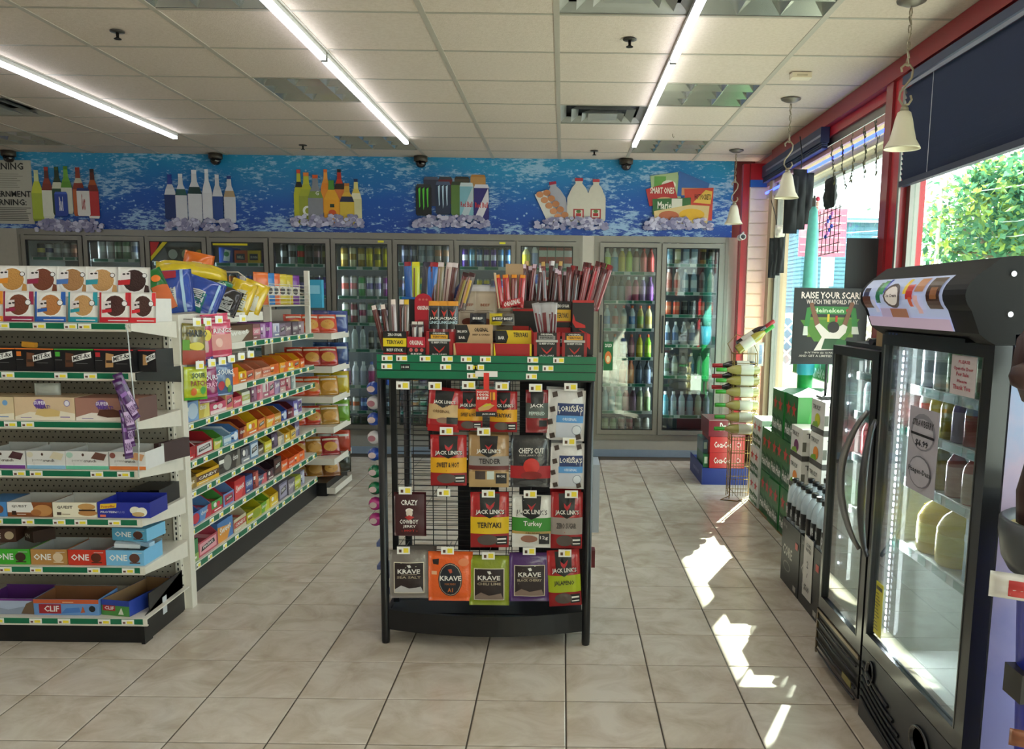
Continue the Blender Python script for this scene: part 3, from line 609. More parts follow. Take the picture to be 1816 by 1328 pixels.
R2 = ['b:a8c0c8,5a90a8,e8e8e8 b:d8c890,e8e0c0,e8e8e8 b:a8c8e8,d0e0f0,4a80c0 b:a8c8e8,d0e0f0,4a80c0 b:c8a860,605040,303030 b:706858,a8a090,c8a030',
      'b:c89888,a85848,e8e8e8 b:c8a898,a85848,e8e8e8 b:b8d0e8,e0e8f0,e8e8e8 b:b8d0e8,e0e8f0,e8e8e8 b:98a0a0,606868,303030 b:d8d0a8,a8a080,e8e8e8',
      'c:e07050,f0a080 c:e86048,f09070 c:303438,585c60 c:4a5058,888e98 c:d85040,e89080 c:a8402a,e07040',
      'b:b8c8d0,3a5a80,e8e8e8 b:a8b8c8,4a6a98,e8e8e8 b:b8c0c8,283850,e8e8e8 b:b8c8d8,3a5a90,e8e8e8 b:a8b0b0,889090,e8e8e8 b:c0c8c8,98a0a0,e8e8e8',
      'b:b8c8c0,586860,e8e8e8 b:a8b0a8,c8d0c0,303030 b:909898,404848,303030 b:a8b8c8,4a78a8,e8e8e8 b:a0a8a8,889090,303030 b:a8b0b0,98a0a0,e8e8e8',
      'B:5aa8c0,88c0d0,e8e8e8 B:8898a8,a8b8c0,e8e8e8 B:a8b8c0,c8d0d8,e8e8e8 B:7888a0,a8b8c8,e8e8e8 B:a8a890,c0c0a8,e8e8e8 B:8a9098,a8b0b8,e8e8e8']
for k, r in enumerate(R1): shelf_row(r.split(), RX+.05, RX+RP-.05, BACK+.125, ZR1[k], '%s shelf, right cooler left door' % LW[k], 'drinks on the %s shelf of the right cooler left door' % LW[k])
for k, r in enumerate(R2): shelf_row(r.split(), RX+RP+.05, RX+2*RP-.05, BACK+.125, ZR2[k], '%s shelf, right cooler right door' % LW[k], 'drinks on the %s shelf of the right cooler right door' % LW[k])
bn = thing('door_sticker', 'green hanging price sticker on the left door of the right cooler', 'sticker', (.39, BACK-.047, .83))
art(MB().box(0, .09, -.001, 0, 0, .27, M('#1f6a3a')), .09, .27, [('t', '2/$3', .15, .85, .8, .93, M('#f0f0e0')), ('c', .5, .45, .35, .22, M('#d87a3a')), ('c', .5, .4, .2, .12, M('#e8d8a0'))], x0=0, y0=-.0012).obj('printed_sheet', bn)

# ------------------------------------------------ printed cut-outs on the blue band
def sil(mb, cx, z0, w, h, prof, y=-.012, rot=0, side=None):
    """prof: [(v, half width fraction, colour)] colour fills the band above"""
    c, s = math.cos(rot), math.sin(rot)
    for (v0, a0, col), (v1, a1, _) in zip(prof, prof[1:]):
        pts = [(-a0*w, v0*h), (a0*w, v0*h), (a1*w, v1*h), (-a1*w, v1*h)]
        mb.prism([(cx+x*c-z*s, z0+x*s+z*c) for x, z in pts], y-.006, y, M(col, .45), side)
BOT = [(0,.42),(.05,.5),(.55,.5),(.68,.36),(.78,.2),(.93,.17),(1,.18)]
def bot(cols): return [(v, a, c) for (v, a), c in zip(BOT, cols+[cols[-1]])]
def ice(t, x0, x1, z0, n, name='ice_pile'):
    m = MB()
    for i in range(n*2):
        x = x0+(x1-x0)*rnd.random(); z = z0+.01+rnd.uniform(0, .095)*(1 if x0+.05 < x < x1-.05 else .6); r = rnd.uniform(.016, .03); a = rnd.uniform(0, 2)
        m.prism([(x+r*math.cos(a+k*PI/2.5), z+r*.8*math.sin(a+k*PI/2.5)) for k in range(5)], -.026-.0001*i, -.020, M(rnd.choice(('#a9a6c0', '#8f8cac', '#c4c2d8', '#7c7a9c')), .4))
    stuff(m.obj(name, t))
def px(x): return -5.012+(x-38)*.005265
def pz(x, y): return 2.756-(y-(268+x*.0165))*.00545
def cut(label, cx): return thing('wall_cutout', label, 'wall sign', (0, BACK-.001, 0), group='printed cutouts on the blue band')
t = cut('printed cutout of beer bottles and cans on ice, leftmost on the blue band', 0)
for i, (x, y0, y1, w, cols) in enumerate([(70, 382, 298, 20, ['#8a9a2a','#a8b83a','#c8d040','#c8d040','#d0d8a0','#c8c8a0']), (88, 378, 293, 19, ['#d8d8c8','#e0e0d0','#7a2a18','#8a3018','#5a2010','#a83020']), (106, 372, 293, 19, ['#2a3a20','#2a4a28','#d0d0b8','#24381c','#20301a','#3a5a28']), (122, 370, 292, 19, ['#c8c8b8','#d0d0c0','#5a9028','#6aa030','#70a838','#4a8020']), (143, 374, 294, 20, ['#b85a28','#c06028','#8a3018','#c8c0a8','#8a3820','#a03020']), (168, 378, 297, 19, ['#e0dcd0','#b83030','#7a2a18','#a85020','#5a2010','#301008'])]):
    m = MB(); sil(m, px(x), pz(x, y0), w*.0053, (y0-y1)*.00545, bot(cols), -.004-.0015*i); m.obj('bottle_print', t)
for x, y0, y1, w, c, b in ((112, 374, 334, 22, '#1f3f98', '#3a5ab8'), (151, 374, 328, 22, '#e0dcd8', '#22306a')):
    m = MB(); sil(m, px(x), pz(x, y0), w*.0053, (y0-y1)*.00545, [(0,.42,c),(.06,.5,c),(.9,.5,b),(1,.42,b)], -.016)
    art(m, w*.0053, (y0-y1)*.00545, [('t', 'Coors' if x > 120 else 'Bud', .35, .65, .2, .8, M('#b82a2a' if x > 120 else '#e8e8f0'))], x0=px(x)-w*.00265, z0=pz(x, y0), y0=-.0225); m.obj('can_print', t)
ice(t, px(64), px(182), pz(120, 400), 60)
t = cut('printed cutout of six water bottles on ice, second from left on the blue band', 0)
for i, (x, y0, y1, w, cols) in enumerate([(302, 380, 306, 20, ['#22356a','#22356a','#d8d8e0','#c8c8d4','#28409a','#28409a']), (321, 384, 305, 20, ['#c8c8d0','#d0d0d8','#2a5a58','#d8d8e0','#d0d0d8','#e0e0e8']), (345, 386, 299, 24, ['#c8c8d0','#d4d4dc','#1f3a3a','#d8d8e0','#d8d8e0','#e8e8f0']), (367, 384, 298, 17, ['#22305a','#d8d8e0','#e0e0e8','#e0e0e8','#e0e0e8','#f0f0f8']), (385, 386, 307, 18, ['#c8c8d0','#2a4a90','#d8d8e0','#d0d0d8','#d0d0d8','#e0e0e8']), (406, 386, 309, 20, ['#c8c8d0','#d0d0d8','#b09878','#d8d8e0','#d0d0d8','#28408a'])]):
    m = MB(); sil(m, px(x), pz(x, y0), w*.0053, (y0-y1)*.00545, bot(cols), -.004-.0015*i); m.obj('bottle_print', t)
ice(t, px(292), px(418), pz(355, 400), 60)
t = cut('printed cutout of orange and lime juice bottles on ice on the blue band', 0)
for i, (x, y0, y1, w, cols) in enumerate([(527, 390, 299, 18, ['#a8a820','#b8b828','#b8b828','#282820','#c0c030','#d04a28']), (540, 390, 304, 26, ['#90982a','#98a030','#a8b030','#b8b828','#c0c030','#e08030']), (574, 370, 299, 17, ['#e0a030','#e89030','#e88a28','#e89838','#f0a040','#e07030']), (598, 372, 299, 18, ['#d87838','#d87838','#30241c','#c83a20','#b02a18','#202028']), (556, 392, 308, 26, ['#7c7e80','#868890','#7c9040','#868890','#868890','#e06028']), (584, 388, 317, 27, ['#e89820','#e8a020','#e8a828','#e8a828','#4a8a30','#4a8a30']), (627, 388, 315, 19, ['#c8c088','#d8d0a0','#e8e0c0','#e0c860','#e0d080','#223060']), (611, 390, 322, 25, ['#c8b048','#d8b840','#2a3050','#e0b040','#d0a040','#b87030'])]):
    m = MB(); sil(m, px(x), pz(x, y0), w*.0053, (y0-y1)*.00545, bot(cols), -.003-.0014*i)
    if i == 1: art(m, .1, .1, [('c', .5, .5, .42, .45, M('#e8e8e0')), ('c', .55, .5, .25, .26, M('#98a030'))], x0=px(541)-.05, z0=pz(541, 376), y0=-.0112)
    if i == 4: art(m, .08, .08, [('t', 'G', .3, .7, .3, .8, M('#e8e8e0'))], x0=px(559)-.04, z0=pz(559, 346), y0=-.015)
    if i == 5: art(m, .1, .1, [('c', .5, .4, .35, .3, M('#d8582a')), ('r', .3, .7, .9, 1.2, M('#203a28'))], x0=px(585)-.05, z0=pz(585, 378), y0=-.017)
    m.obj('bottle_print', t)
ice(t, px(514), px(638), pz(575, 394), 64)
t = cut('printed cutout of energy drink cans on ice, fourth from left on the blue band', 0)
CANP = [(0,.4),(.05,.5),(.9,.5),(1,.42)]
for i, (x, y0, y1, w, c, b) in enumerate([(758, 360, 312, 26, '#303448', '#50566a'), (783, 356, 312, 24, '#6a1f28', '#3a3a40'), (812, 350, 312, 26, '#4a4030', '#302a24'), (840, 350, 309, 26, '#b88a50', '#a87840'), (804, 376, 320, 22, '#5a7a38', '#303a28'), (745, 376, 324, 27, '#15181a', '#303438'), (779, 374, 320, 26, '#22304a', '#4a5a78'), (820, 384, 322, 24, '#7fb4c4', '#c8d4d8'), (846, 384, 325, 26, '#2a2470', '#d8d4e0')]):
    cc = [(v, a, q) for (v, a), q in zip(CANP, (c, c, b, b))]
    m = MB(); sil(m, px(x), pz(x, y0), w*.0053, (y0-y1)*.00545, cc, -.003-.0014*i)
    yy = -.0095-.0014*i; w_, h_ = w*.0053, (y0-y1)*.00545; els = []
    if i in (5, 6):
        gm = M('#58c838' if i == 5 else '#b8d4e8', .4)
        for k, (u, d) in enumerate(((.22, .1), (.48, .02), (.74, .1))): els.append(('p', [(u-.06, .85), (u+.08, .9), (u+.05, .5), (u+.06, .3), (u, .15+d), (u-.02, .45)], gm))
    if i >= 7: els += [('p', [(.0,.02),(.5,.0),(1,.5),(.95,.9),(.5,.5)], M('#d8d4dc' if i == 8 else '#b8c8d0')), ('t', 'Red Bull', .08, .92, .35, .5, M('#c02a30'))]
    if els: art(m, w_, h_, els, x0=px(x)-w_/2, z0=pz(x, y0), y0=yy)
    m.obj('can_print', t)
ice(t, px(728), px(858), pz(795, 396), 70)
t = cut('printed cutout of milk jugs and brown eggs on ice on the blue band', 0)
JUG = [(0,.46),(.05,.5),(.55,.5),(.78,.3),(.88,.14),(.93,.17),(1,.17)]
for i, (x, y0, y1, w, cap, rot) in enumerate([(982, 386, 320, 36, '#a02040', .18), (1046, 386, 317, 34, '#c04048', 0), (1016, 388, 315, 40, '#b03040', 0)]):
    m = MB(); sil(m, px(x), pz(x, y0), w*.0053, (y0-y1)*.00545, [(v, a, c) for (v, a), c in zip(JUG, ['#cfcabc' if i else '#a8a8b4']*5+[cap, cap])], -.003-.002*i, rot)
    if i: art(m, .12, .11, [('r', .1, .9, .1, .9, M('#b02a30')), ('r', .2, .8, .2, .8, M('#d8d0c0')), ('r', .3, .7, .3, .55, M('#b02a30')), ('c', .5, .7, .18, .14, M('#5a7a40'))], x0=px(x)-.06, z0=pz(x, 384), y0=-.0095-.002*i)
    m.obj('jug_print', t)
m = MB(); m.prism([(px(939), pz(939, 342)), (px(955), pz(955, 335)), (px(985), pz(985, 386)), (px(962), pz(962, 388))], -.014, -.011, M('#d8d4cc'))
for k in range(5):
    for q in range(2):
        x, z = px(948+k*8+q*12), pz(948, 342+k*9-q*3); m.prism([(x+.034*math.cos(a*PI/6), z+.028*math.sin(a*PI/6)) for a in range(12)], -.016-.001*k, -.012, M(('#c88a60', '#b87a50')[q]))
m.obj('egg_print', t)
ice(t, px(940), px(1066), pz(1003, 400), 66)
t = cut('printed cutout of frozen food boxes on ice, rightmost on the blue band', 0)
for i, (pts, c, els) in enumerate([
    ([(1140, 312), (1188, 306), (1195, 350), (1145, 352)], '#a8c090', [('r', .1, .5, .1, .9, '#68a050'), ('c', .6, .55, .25, .2, '#e8e8d8')]),
    ([(1190, 304), (1244, 325), (1236, 352), (1188, 345)], '#3a68a8', [('r', .1, .9, .1, .4, '#c89068')]),
    ([(1133, 334), (1180, 321), (1190, 352), (1140, 362)], '#b83838', [('t', 'SMART ONES', .1, .9, .5, .8, '#f0e8d8'), ('c', .6, .2, .3, .15, '#d8b080')]),
    ([(1200, 334), (1251, 332), (1250, 386), (1205, 384)], '#c84a38', [('p', [(.3,.55),(.95,.5),(1,.95),(.75,1)], '#e0b850'), ('t', 'HOT POCKETS', .35, .95, .65, .85, '#281c18')]),
    ([(1145, 350), (1212, 348), (1212, 364), (1146, 376)], '#38683a', [('t', 'Marie', .1, .5, .3, .8, '#e8e8d8'), ('r', .5, .8, .1, 1, '#d8d8c8')]),
    ([(1148, 370), (1210, 360), (1245, 362), (1242, 392), (1150, 390)], '#d8c088', [('c', .7, .5, .25, .35, '#e0b030'), ('c', .25, .4, .2, .3, '#b86848')])]):
    m = MB(); P_ = [(px(a), pz(a, b)) for a, b in pts]; m.prism(P_, -.008-.002*i, -.003, M(c, .45))
    x0, x1, z0, z1 = min(p[0] for p in P_), max(p[0] for p in P_), min(p[1] for p in P_), max(p[1] for p in P_)
    els = [tuple(list(e[:-1])+[M(e[-1])]) for e in els]
    art(m, (x1-x0)*.92, (z1-z0)*.86, els, x0=x0+(x1-x0)*.04, z0=z0+(z1-z0)*.07, y0=-.0085-.002*i); m.obj('box_print', t)
ice(t, px(1132), px(1250), pz(1190, 402), 70)
# warning posters at the far left
t = thing('warning_poster', 'large white paper warning notice on the blue band at the left picture edge', 'poster', (-5.137, BACK-.002, 2.115))
MB().box(-.25, .25, -.003, 0, 0, .57, M('#b9b5a8', .6)).obj('sheet', t)
IN = M('#2a2826', .6); els = [('t', 'WARNING', .05, .86, .85, .96, IN)]
for r in range(7): els.append(('r', .05, rnd.uniform(.7, .9), .78-r*.035, .787-r*.035, M('#76726a')))
els += [('t', 'GOVERNMENT', .05, .97, .42, .52, IN), ('t', 'WARNING:', .1, .88, .29, .39, IN)]
for r in range(8): els.append(('r', .05, rnd.uniform(.85, .96), .245-r*.028, .257-r*.028, M('#5f5b55')))
art(MB(), .5, .57, els, y0=-.0034).obj('printed_text', t)
# ------------------------------------------------ shelving: end unit facing the camera
SHL = M('#e2dbcd', .4); PEGM = M('#a59c8c', .6); HOLE = M('#1c1a18', .9)
def price_strip(mb, x0, x1, z0, z1, y, tags, green=GREEN):
    mb.box(x0, x1, y-.003, y, z0, z1, green)
    mb.box(x0, x1, y-.006, y-.0031, z0-.002, z0+.002, SHL)
    for tx in tags:
        mb.box(tx, tx+.052, y-.0048, y-.0035, z0+.003, z1-.001, PAPER)
        mb.box(tx+.022, tx+.046, y-.0054, y-.0049, z0+.006, z1-.008, YEL); mb.box(tx+.005, tx+.016, y-.0054, y-.0049, z0+.006, z0+.014, M('#6a4038'))
def bracket(mb, x, y0, y1, z, m=SHL, h0=.03, h1=.075):
    vs = [(x-.002, y0, z-h0), (x-.002, y0, z), (x-.002, y1, z), (x-.002, y1, z-h1)]; vs2 = [(a+.004, b, c) for a, b, c in vs]
    mb.add(vs+vs2, [(0,1,2,3),(7,6,5,4),(0,4,5,1),(1,5,6,2),(2,6,7,3),(3,7,4,0)], m)
EY0, EY1, EX1 = 3.525, 3.955, -1.735
g = thing('shelf_unit', 'cream metal shelf unit with pegboard back and green price strips, facing the camera', 'shelf', (-2.27, 3.74, 0))
def L(x): return x+2.27
def LY(y): return y-3.74
m = MB(); m.box(L(-2.83), L(-1.772), LY(3.545), LY(3.95), .0, .105, BLACK).box(L(-2.83), L(-1.766), LY(3.53), LY(3.545), .085, .112, BLACK).box(L(-1.775), L(-1.760), LY(3.528), LY(3.60), 0, .112, BLACK)
m.box(L(-1.772), L(-1.768), LY(3.60), LY(3.93), .0, .20, BLACK); m.add([(L(-1.772),LY(3.53),.108),(L(-1.768),LY(3.53),.108),(L(-1.768),LY(3.93),.2),(L(-1.772),LY(3.93),.2),(L(-1.772),LY(3.93),.1),(L(-1.768),LY(3.93),.1)], [(1,2,5),(0,4,3),(0,3,2,1)], BLACK)
m.box(L(-1.7675), L(-1.767), LY(3.72), LY(3.76), .06, .14, M('#c8ccd0'))
m.obj('base', g)
# pegboard panels, holes punched as dark recesses
pegs = MB()
for z in range(45):
    zz = .16+z*.0254
    for i in range(38): pegs.cbox(L(-1.83)-i*.0254-(.0127 if z % 2 else 0), LY(3.9492), zz, .006, .001, .006, HOLE)
pb = MB().box(L(-2.83), L(-1.80), LY(3.95), LY(3.965), .1, 1.335, PEGM).obj('back_panel', g); stuff(pegs.obj('peg_holes', pb))
up = MB().box(L(-1.812), L(-1.742), LY(3.965), LY(4.02), 0, 1.385, SHL).box(L(-1.80), L(-1.775), LY(3.935), LY(3.965), 0, 1.37, SHL)
u = up.obj('upright', g)
sl = MB()
for i in range(52): sl.cbox(L(-1.7875), LY(3.9345), .08+i*.0245, .007, .001, .013, HOLE)
for i in range(26): sl.cbox(L(-1.7745), LY(3.95), .12+i*.048, .001, .006, .008, HOLE)
stuff(sl.obj('slots', u))
TG = {6: [-2.28, -2.133, -2.007, -1.95, -2.45], 5: [-2.42, -2.345, -2.275, -2.06, -1.94], 4: [-2.36, -2.28, -2.21, -2.44], 3: [-2.26, -2.19, -1.94, -1.83, -2.36], 2: [-2.37, -2.24, -2.11, -2.02, -1.88], 1: [-2.22, -1.98, -1.835, -2.35, -2.43], 0: [-2.24, -2.12, -1.95, -1.85, -2.4]}
ZS = [.115, .34, .547, .752, .956, 1.158, 1.358]
for k, z in enumerate(ZS):
    xr = -1.745 if k != 5 else -1.735
    sm = MB().box(L(-2.83), L(xr), LY(EY0), LY(EY1-.005), z-.005, z, SHL, fm={'f': SHL}).box(L(-2.83), L(xr), LY(EY0), LY(EY0+.003), z-.03, z-.005, SHL).box(L(-2.83), L(xr), LY(EY0), LY(EY0+.012), z-.034, z-.030, SHL)
    if 0 < k: bracket(sm, L(xr)+.003, LY(EY0), LY(EY1-.015), z, BLACK if k == 5 else SHL)
    s_ = sm.obj('shelf', g)
    pm = MB(); price_strip(pm, L(-2.83), L(-1.762), z-.027, z-.002, LY(EY0)-.001, [L(t) for t in TG[k]]); pm.obj('price_strip', s_)
EYF = 3.545
def dbox(name, x0, x1, z, h, m, els, label, cat='snack box', y=EYF, d=.16, group=None, side=None, rot=0, top=None, openc=None):
    """box with printed front; openc: colour of open interior with bars inside"""
    w_ = x1-x0
    if openc is None:
        o = MB().box(-w_/2, w_/2, 0, d, 0, h, m, fm={'r': side or m, 't': top or m}).obj(name, None, ((x0+x1)/2, y, z+.0008), (0, 0, rot))
    else:
        q = .003; mb = MB()
        mb.box(-w_/2, w_/2, 0, d, 0, q, m).box(-w_/2, w_/2, 0, q, q, h, m, fm={'k': openc}).box(-w_/2, -w_/2+q, q, d-q, q, h, m, fm={'r': openc}).box(w_/2-q, w_/2, q, d-q, q, h, side or m, fm={'l': openc}).box(-w_/2, w_/2, d-q, d, q, h*1.12, m, fm={'f': openc})
        o = mb.obj(name, None, ((x0+x1)/2, y, z+.0008), (0, 0, rot))
    tag(o, label, cat, group)
    if els: art(MB(), w_, h, els, y0=-.0006).obj('printed_front', o)
    return o
GRP = 'snack boxes on the camera facing shelf unit'
# sixth shelf from the floor: black protein bar boxes
K = M('#17161a', .35); W_ = M('#e9e6e2', .45)
def prot(strip, bar, ac): return [('r', 0, 1, .95, 1, M(strip)), ('r', .03, .15, .66, .86, M(ac)), ('r', .02, .2, .5, .52, M('#888888')), ('p', [(.27,.2),(.47,.22),(.5,.78),(.3,.84)], M(bar)), ('r', .3, .46, .4, .52, M('#3a2418')), ('p', [(.46,.42),(.95,.62),(.94,.88),(.45,.68)], M('#d8d6d2')), ('p', [(.465,.445),(.94,.64),(.93,.86),(.46,.67)], M('#f0efec')), ('t', 'MET-Rx', .49, .92, .47, .66, K, .19), ('r', .55, .85, .36, .38, M('#777777'))]
for (a, b, st, br, lb) in ((-2.56, -2.395, '#d87a28', '#8a5a38', 'partly cut off at the left picture edge'), (-2.393, -2.229, '#e07a30', '#7a4a30', 'with an orange top edge, second from left'), (-2.227, -2.072, '#e0782a', '#6a4028', 'with an orange top edge, middle of the row'), (-2.07, -1.909, '#48a838', '#5a3420', 'with a bright green top edge'), (-1.906, -1.747, '#c02a30', '#b88a58', 'with a red top edge and pale bar picture')):
    dbox('protein_bar_box', a, b, ZS[5], .093, K, prot(st, br, st), 'black protein bar box '+lb, group='black protein bar boxes', d=.15)
dbox('protein_bar_box', -1.745, -1.672, ZS[5], .09, K, [('r', 0, 1, .95, 1, M('#c02a30')), ('p', [(.25,.3),(.5,.32),(.5,.75),(.28,.8)], M('#b88a58')), ('p', [(.45,.42),(.98,.62),(.96,.88),(.43,.68)], M('#efeeec')), ('t', 'MET-Rx', .48, .95, .47, .66, K, .19)], 'narrow black protein bar box at the right end with a red top edge', y=3.58, group='black protein bar boxes')
dbox('protein_bar_box', -2.53, -2.41, ZS[5]+.0945, .03, K, [('r', 0, 1, .8, 1, M('#e06a28')), ('t', 'RX', .5, .9, .2, .7, W_)], 'flat black box lying on top of the protein bar boxes at the left edge')
o = MB().cbox(0, 0, .01, .055, .02, .022, M('#e8a030'), Euler((0, .1, 0))).obj('snack_bar', None, (-2.20, 3.60, ZS[5]+.0955)); tag(o, 'orange wrapped bar sticking up behind the green edged protein box', 'snack bar')
# fifth shelf: crispy treat boxes
def treat(bg, wv, tr, ac): return [('p', [(0,0),(1,0),(1,.3),(.75,.42),(.5,.32),(.25,.36),(0,.15)], M(wv)), ('c', .42, .72, .1, .2, M('#7a58a8')), ('t', 'SUPER', .33, .53, .68, .84, M('#efe8f4')), ('t', 'TREAT!', .34, .60, .5, .67, M('#5a3a90')), ('p', [(.34,.25),(.38,.48),(.6,.52),(.76,.4),(.74,.18),(.5,.15)], M(tr)), ('c', .88, .75, .05, .14, M('#8a78c0')), ('c', .88, .75, .04, .11, M('#efeaf4')), ('r', .1, .28, .1, .13, M('#9a88b0')), ('r', .76, .92, .13, .17, M('#8a68b0'))]
dbox('treat_box', -2.475, -2.252, ZS[4], .094, M('#dfc8a0'), [('p', [(0,0),(1,0),(1,.3),(.5,.2),(0,.4)], M('#f0e6d0')), ('c', .85, .75, .05, .12, M('#78a8d8')), ('r', .7, .9, .12, .16, M('#6a8ac0'))], 'pale cream treat box with a small blue seal at the left picture edge', group='crispy treat boxes')
dbox('treat_box', -2.248, -2.001, ZS[4], .095, M('#dcbf9c'), treat('#dcbf9c', '#f0e4d0', '#d8b878', ''), 'beige treat box with a golden crispy square and purple lettering', group='crispy treat boxes')
dbox('treat_box', -1.998, -1.737, ZS[4], .094, M('#a8786a'), treat('#a8786a', '#efe4da', '#5a2e20', ''), 'brown treat box with chocolate squares and purple lettering', group='crispy treat boxes', side=M('#6a4a44'))
# fourth shelf: crunch boxes, open
def crunch(bt, cz, ch): return [('r', 0, 1, 0, .2, M(bt)), ('r', 0, 1, .2, .23, M('#ffffff')), ('t', 'power', .15, .42, .4, .55, M('#b8b4b0')), ('t', 'crunch', .42, .72, .4, .56, M('#5a5450')), ('c', .1, .8, .08, .16, M(cz)), ('p', [(.6,.62),(.9,.5),(.98,.85),(.72,.98)], M(ch)), ('c', .42, .82, .03, .08, M('#4a3028')), ('c', .2, .3, .03, .08, M('#d8d4d0'))]
CW = M('#dedbd8', .45)
for a, b, c1, c2, c3, lb in ((-2.39, -2.222, '#7a3a90', '#6a4058', '#4a2a30', 'purple bottom band'), (-2.215, -2.055, '#88b8d8', '#d8d0b8', '#d8ccb0', 'pale blue bottom band'), (-2.053, -1.877, '#68c0a0', '#a8c8b8', '#6a4438', 'mint green bottom band'), (-1.872, -1.722, '#e07a38', '#8a5048', '#d09a70', 'orange bottom band')):
    dbox('crunch_bar_box', a, b, ZS[3], .075, CW, crunch(c1, c2, c3), 'white open crunch bar box with a '+lb, group='white crunch bar boxes', openc=M('#c9c8c4'), d=.17)
dbox('bar_box', -1.76, -1.735, ZS[3], .085, M('#3a2220'), None, 'dark brown box end behind the orange banded crunch box', y=3.70, d=.2, side=M('#3a2220'), rot=-.25)
# third shelf
dbox('bar_box', -2.43, -2.315, ZS[2], .062, M('#4a8ac8'), [('c', .7, .5, .2, .3, M('#7a4a30'))], 'blue bar box with a cookie picture at the left picture edge')
dbox('bar_box', -2.311, -2.126, ZS[2], .062, M('#8a4c24'), [('p', [(.0,.3),(.62,.3),(.55,1),(.0,1)], M('#e8e4de')), ('t', 'QUEST', .1, .45, .62, .82, M('#3a2c28')), ('r', .1, .2, .12, .4, M('#3a2418')), ('c', .8, .45, .22, .4, M('#c08850')), ('c', .65, .3, .12, .22, M('#a86a38')), ('r', .22, .42, .15, .2, M('#e0d0c0'))], 'brown and white open bar box with a peanut cluster picture', openc=M('#c8c4bc'), group='white lettered bar boxes')
dbox('bar_box', -2.122, -1.939, ZS[2], .063, M('#ece4cc'), [('t', 'QUEST', .1, .46, .55, .78, M('#3a3430')), ('c', .78, .72, .2, .22, M('#c8985a')), ('c', .8, .3, .22, .2, M('#b88048')), ('r', .6, .98, .44, .54, M('#3a2418')), ('r', .1, .2, .15, .35, M('#4a3a30')), ('r', .22, .4, .18, .24, M('#a89880'))], 'cream open bar box with a marshmallow cookie sandwich picture', openc=M('#c8c4bc'), group='white lettered bar boxes')
dbox('bar_box', -1.935, -1.715, ZS[2], .066, M('#23309a'), [('p', [(.05,.55),(.36,.66),(.37,.95),(.06,.88)], M('#e8c030')), ('t', 'PowerBar', .08, .34, .62, .78, M('#b02a28'), .06), ('t', 'PROTEIN', .06, .36, .3, .44, M('#e8e8f0')), ('t', 'PLUS', .37, .52, .3, .44, M('#8a90d0')), ('r', .05, .16, .05, .2, M('#e87858')), ('c', .72, .5, .1, .25, M('#e8e4d0')), ('c', .85, .4, .1, .3, M('#efece0')), ('c', .78, .25, .12, .15, M('#c8a870'))], 'royal blue protein bar box with a yellow brand flash and white flower', openc=M('#23309a'), side=M('#1e2a8a'))
dbox('bar_box', -1.80, -1.76, ZS[2], .078, K, [('r', .3, .7, .3, .6, M('#c8c8c8'))], 'plain black bar box behind the royal blue one', y=3.73, d=.2, side=K)
dbox('bar_box', -1.90, -1.765, ZS[2], .075, K, None, 'low black tray box at the back of the third shelf', y=3.73, d=.2)
# second shelf ONE boxes
def one(c, item): return [('t', 'ONE', .08, .56, .3, .72, M('#efeeea')), ('c', .75, .5, .14, .3, M(item)), ('r', .62, .9, .14, .22, M(item)), ('r', .7, .95, .82, .85, M('#e0e0dc'))]
for a, b, c, it, lb in ((-2.39, -2.233, '#3fa82c', '#3a2418', 'bright green open bar box with a coconut picture'), (-2.229, -2.076, '#b48448', '#d8c0a0', 'tan open bar box with a cinnamon roll picture'), (-2.072, -1.914, '#c8321e', '#5a2818', 'red open bar box with a peanut cup picture'), (-1.912, -1.752, '#78b8e0', '#5a342a', 'sky blue open bar box with a cake picture')):
    dbox('snack_bar_box', a, b, ZS[1], .066, M(c), one(c, it), lb, group='open snack bar boxes on the second shelf', openc=M('#a8aaa8'), d=.17)
dbox('snack_bar_box', -1.915, -1.757, ZS[1]+.092, .055, M('#5aa8cc'), one('', '#5a342a'), 'sky blue bar box stacked crooked above the other sky blue box', y=3.60, d=.14, rot=-.12, side=M('#78b8dc'))
for i, (x, a) in enumerate(((-1.845, .3), (-1.80, -.2), (-1.83, .1))):
    o = MB().cbox(0, 0, .012, .10, .035, .018, M(('#d8dde0', '#a8c8e0', '#e8e8e8')[i]), Euler((.1, .12, a))).obj('snack_bar', None, (x, 3.60+i*.03, ZS[1]+.064+i*.004)); tag(o, ('white', 'pale blue', 'silvery white')[i]+' wrapped bar lying in the sky blue open box', 'snack bar')
dbox('snack_bar_box', -2.47, -2.34, ZS[1]+.072, .06, M('#4a2c20'), [('t', 'ONE', .2, .55, .3, .7, M('#d8d0c0')), ('c', .8, .5, .14, .3, M('#c8b090'))], 'dark brown bar box tilted on top at the left picture edge', y=3.62, d=.12, rot=.2)
dbox('snack_bar_box', -2.33, -2.25, ZS[1]+.072, .05, M('#3a2418'), [('t', 'ON', .1, .6, .3, .7, M('#d8d0c0'))], 'small dark brown box leaning above the green bar box', y=3.64, d=.09, rot=-.6)
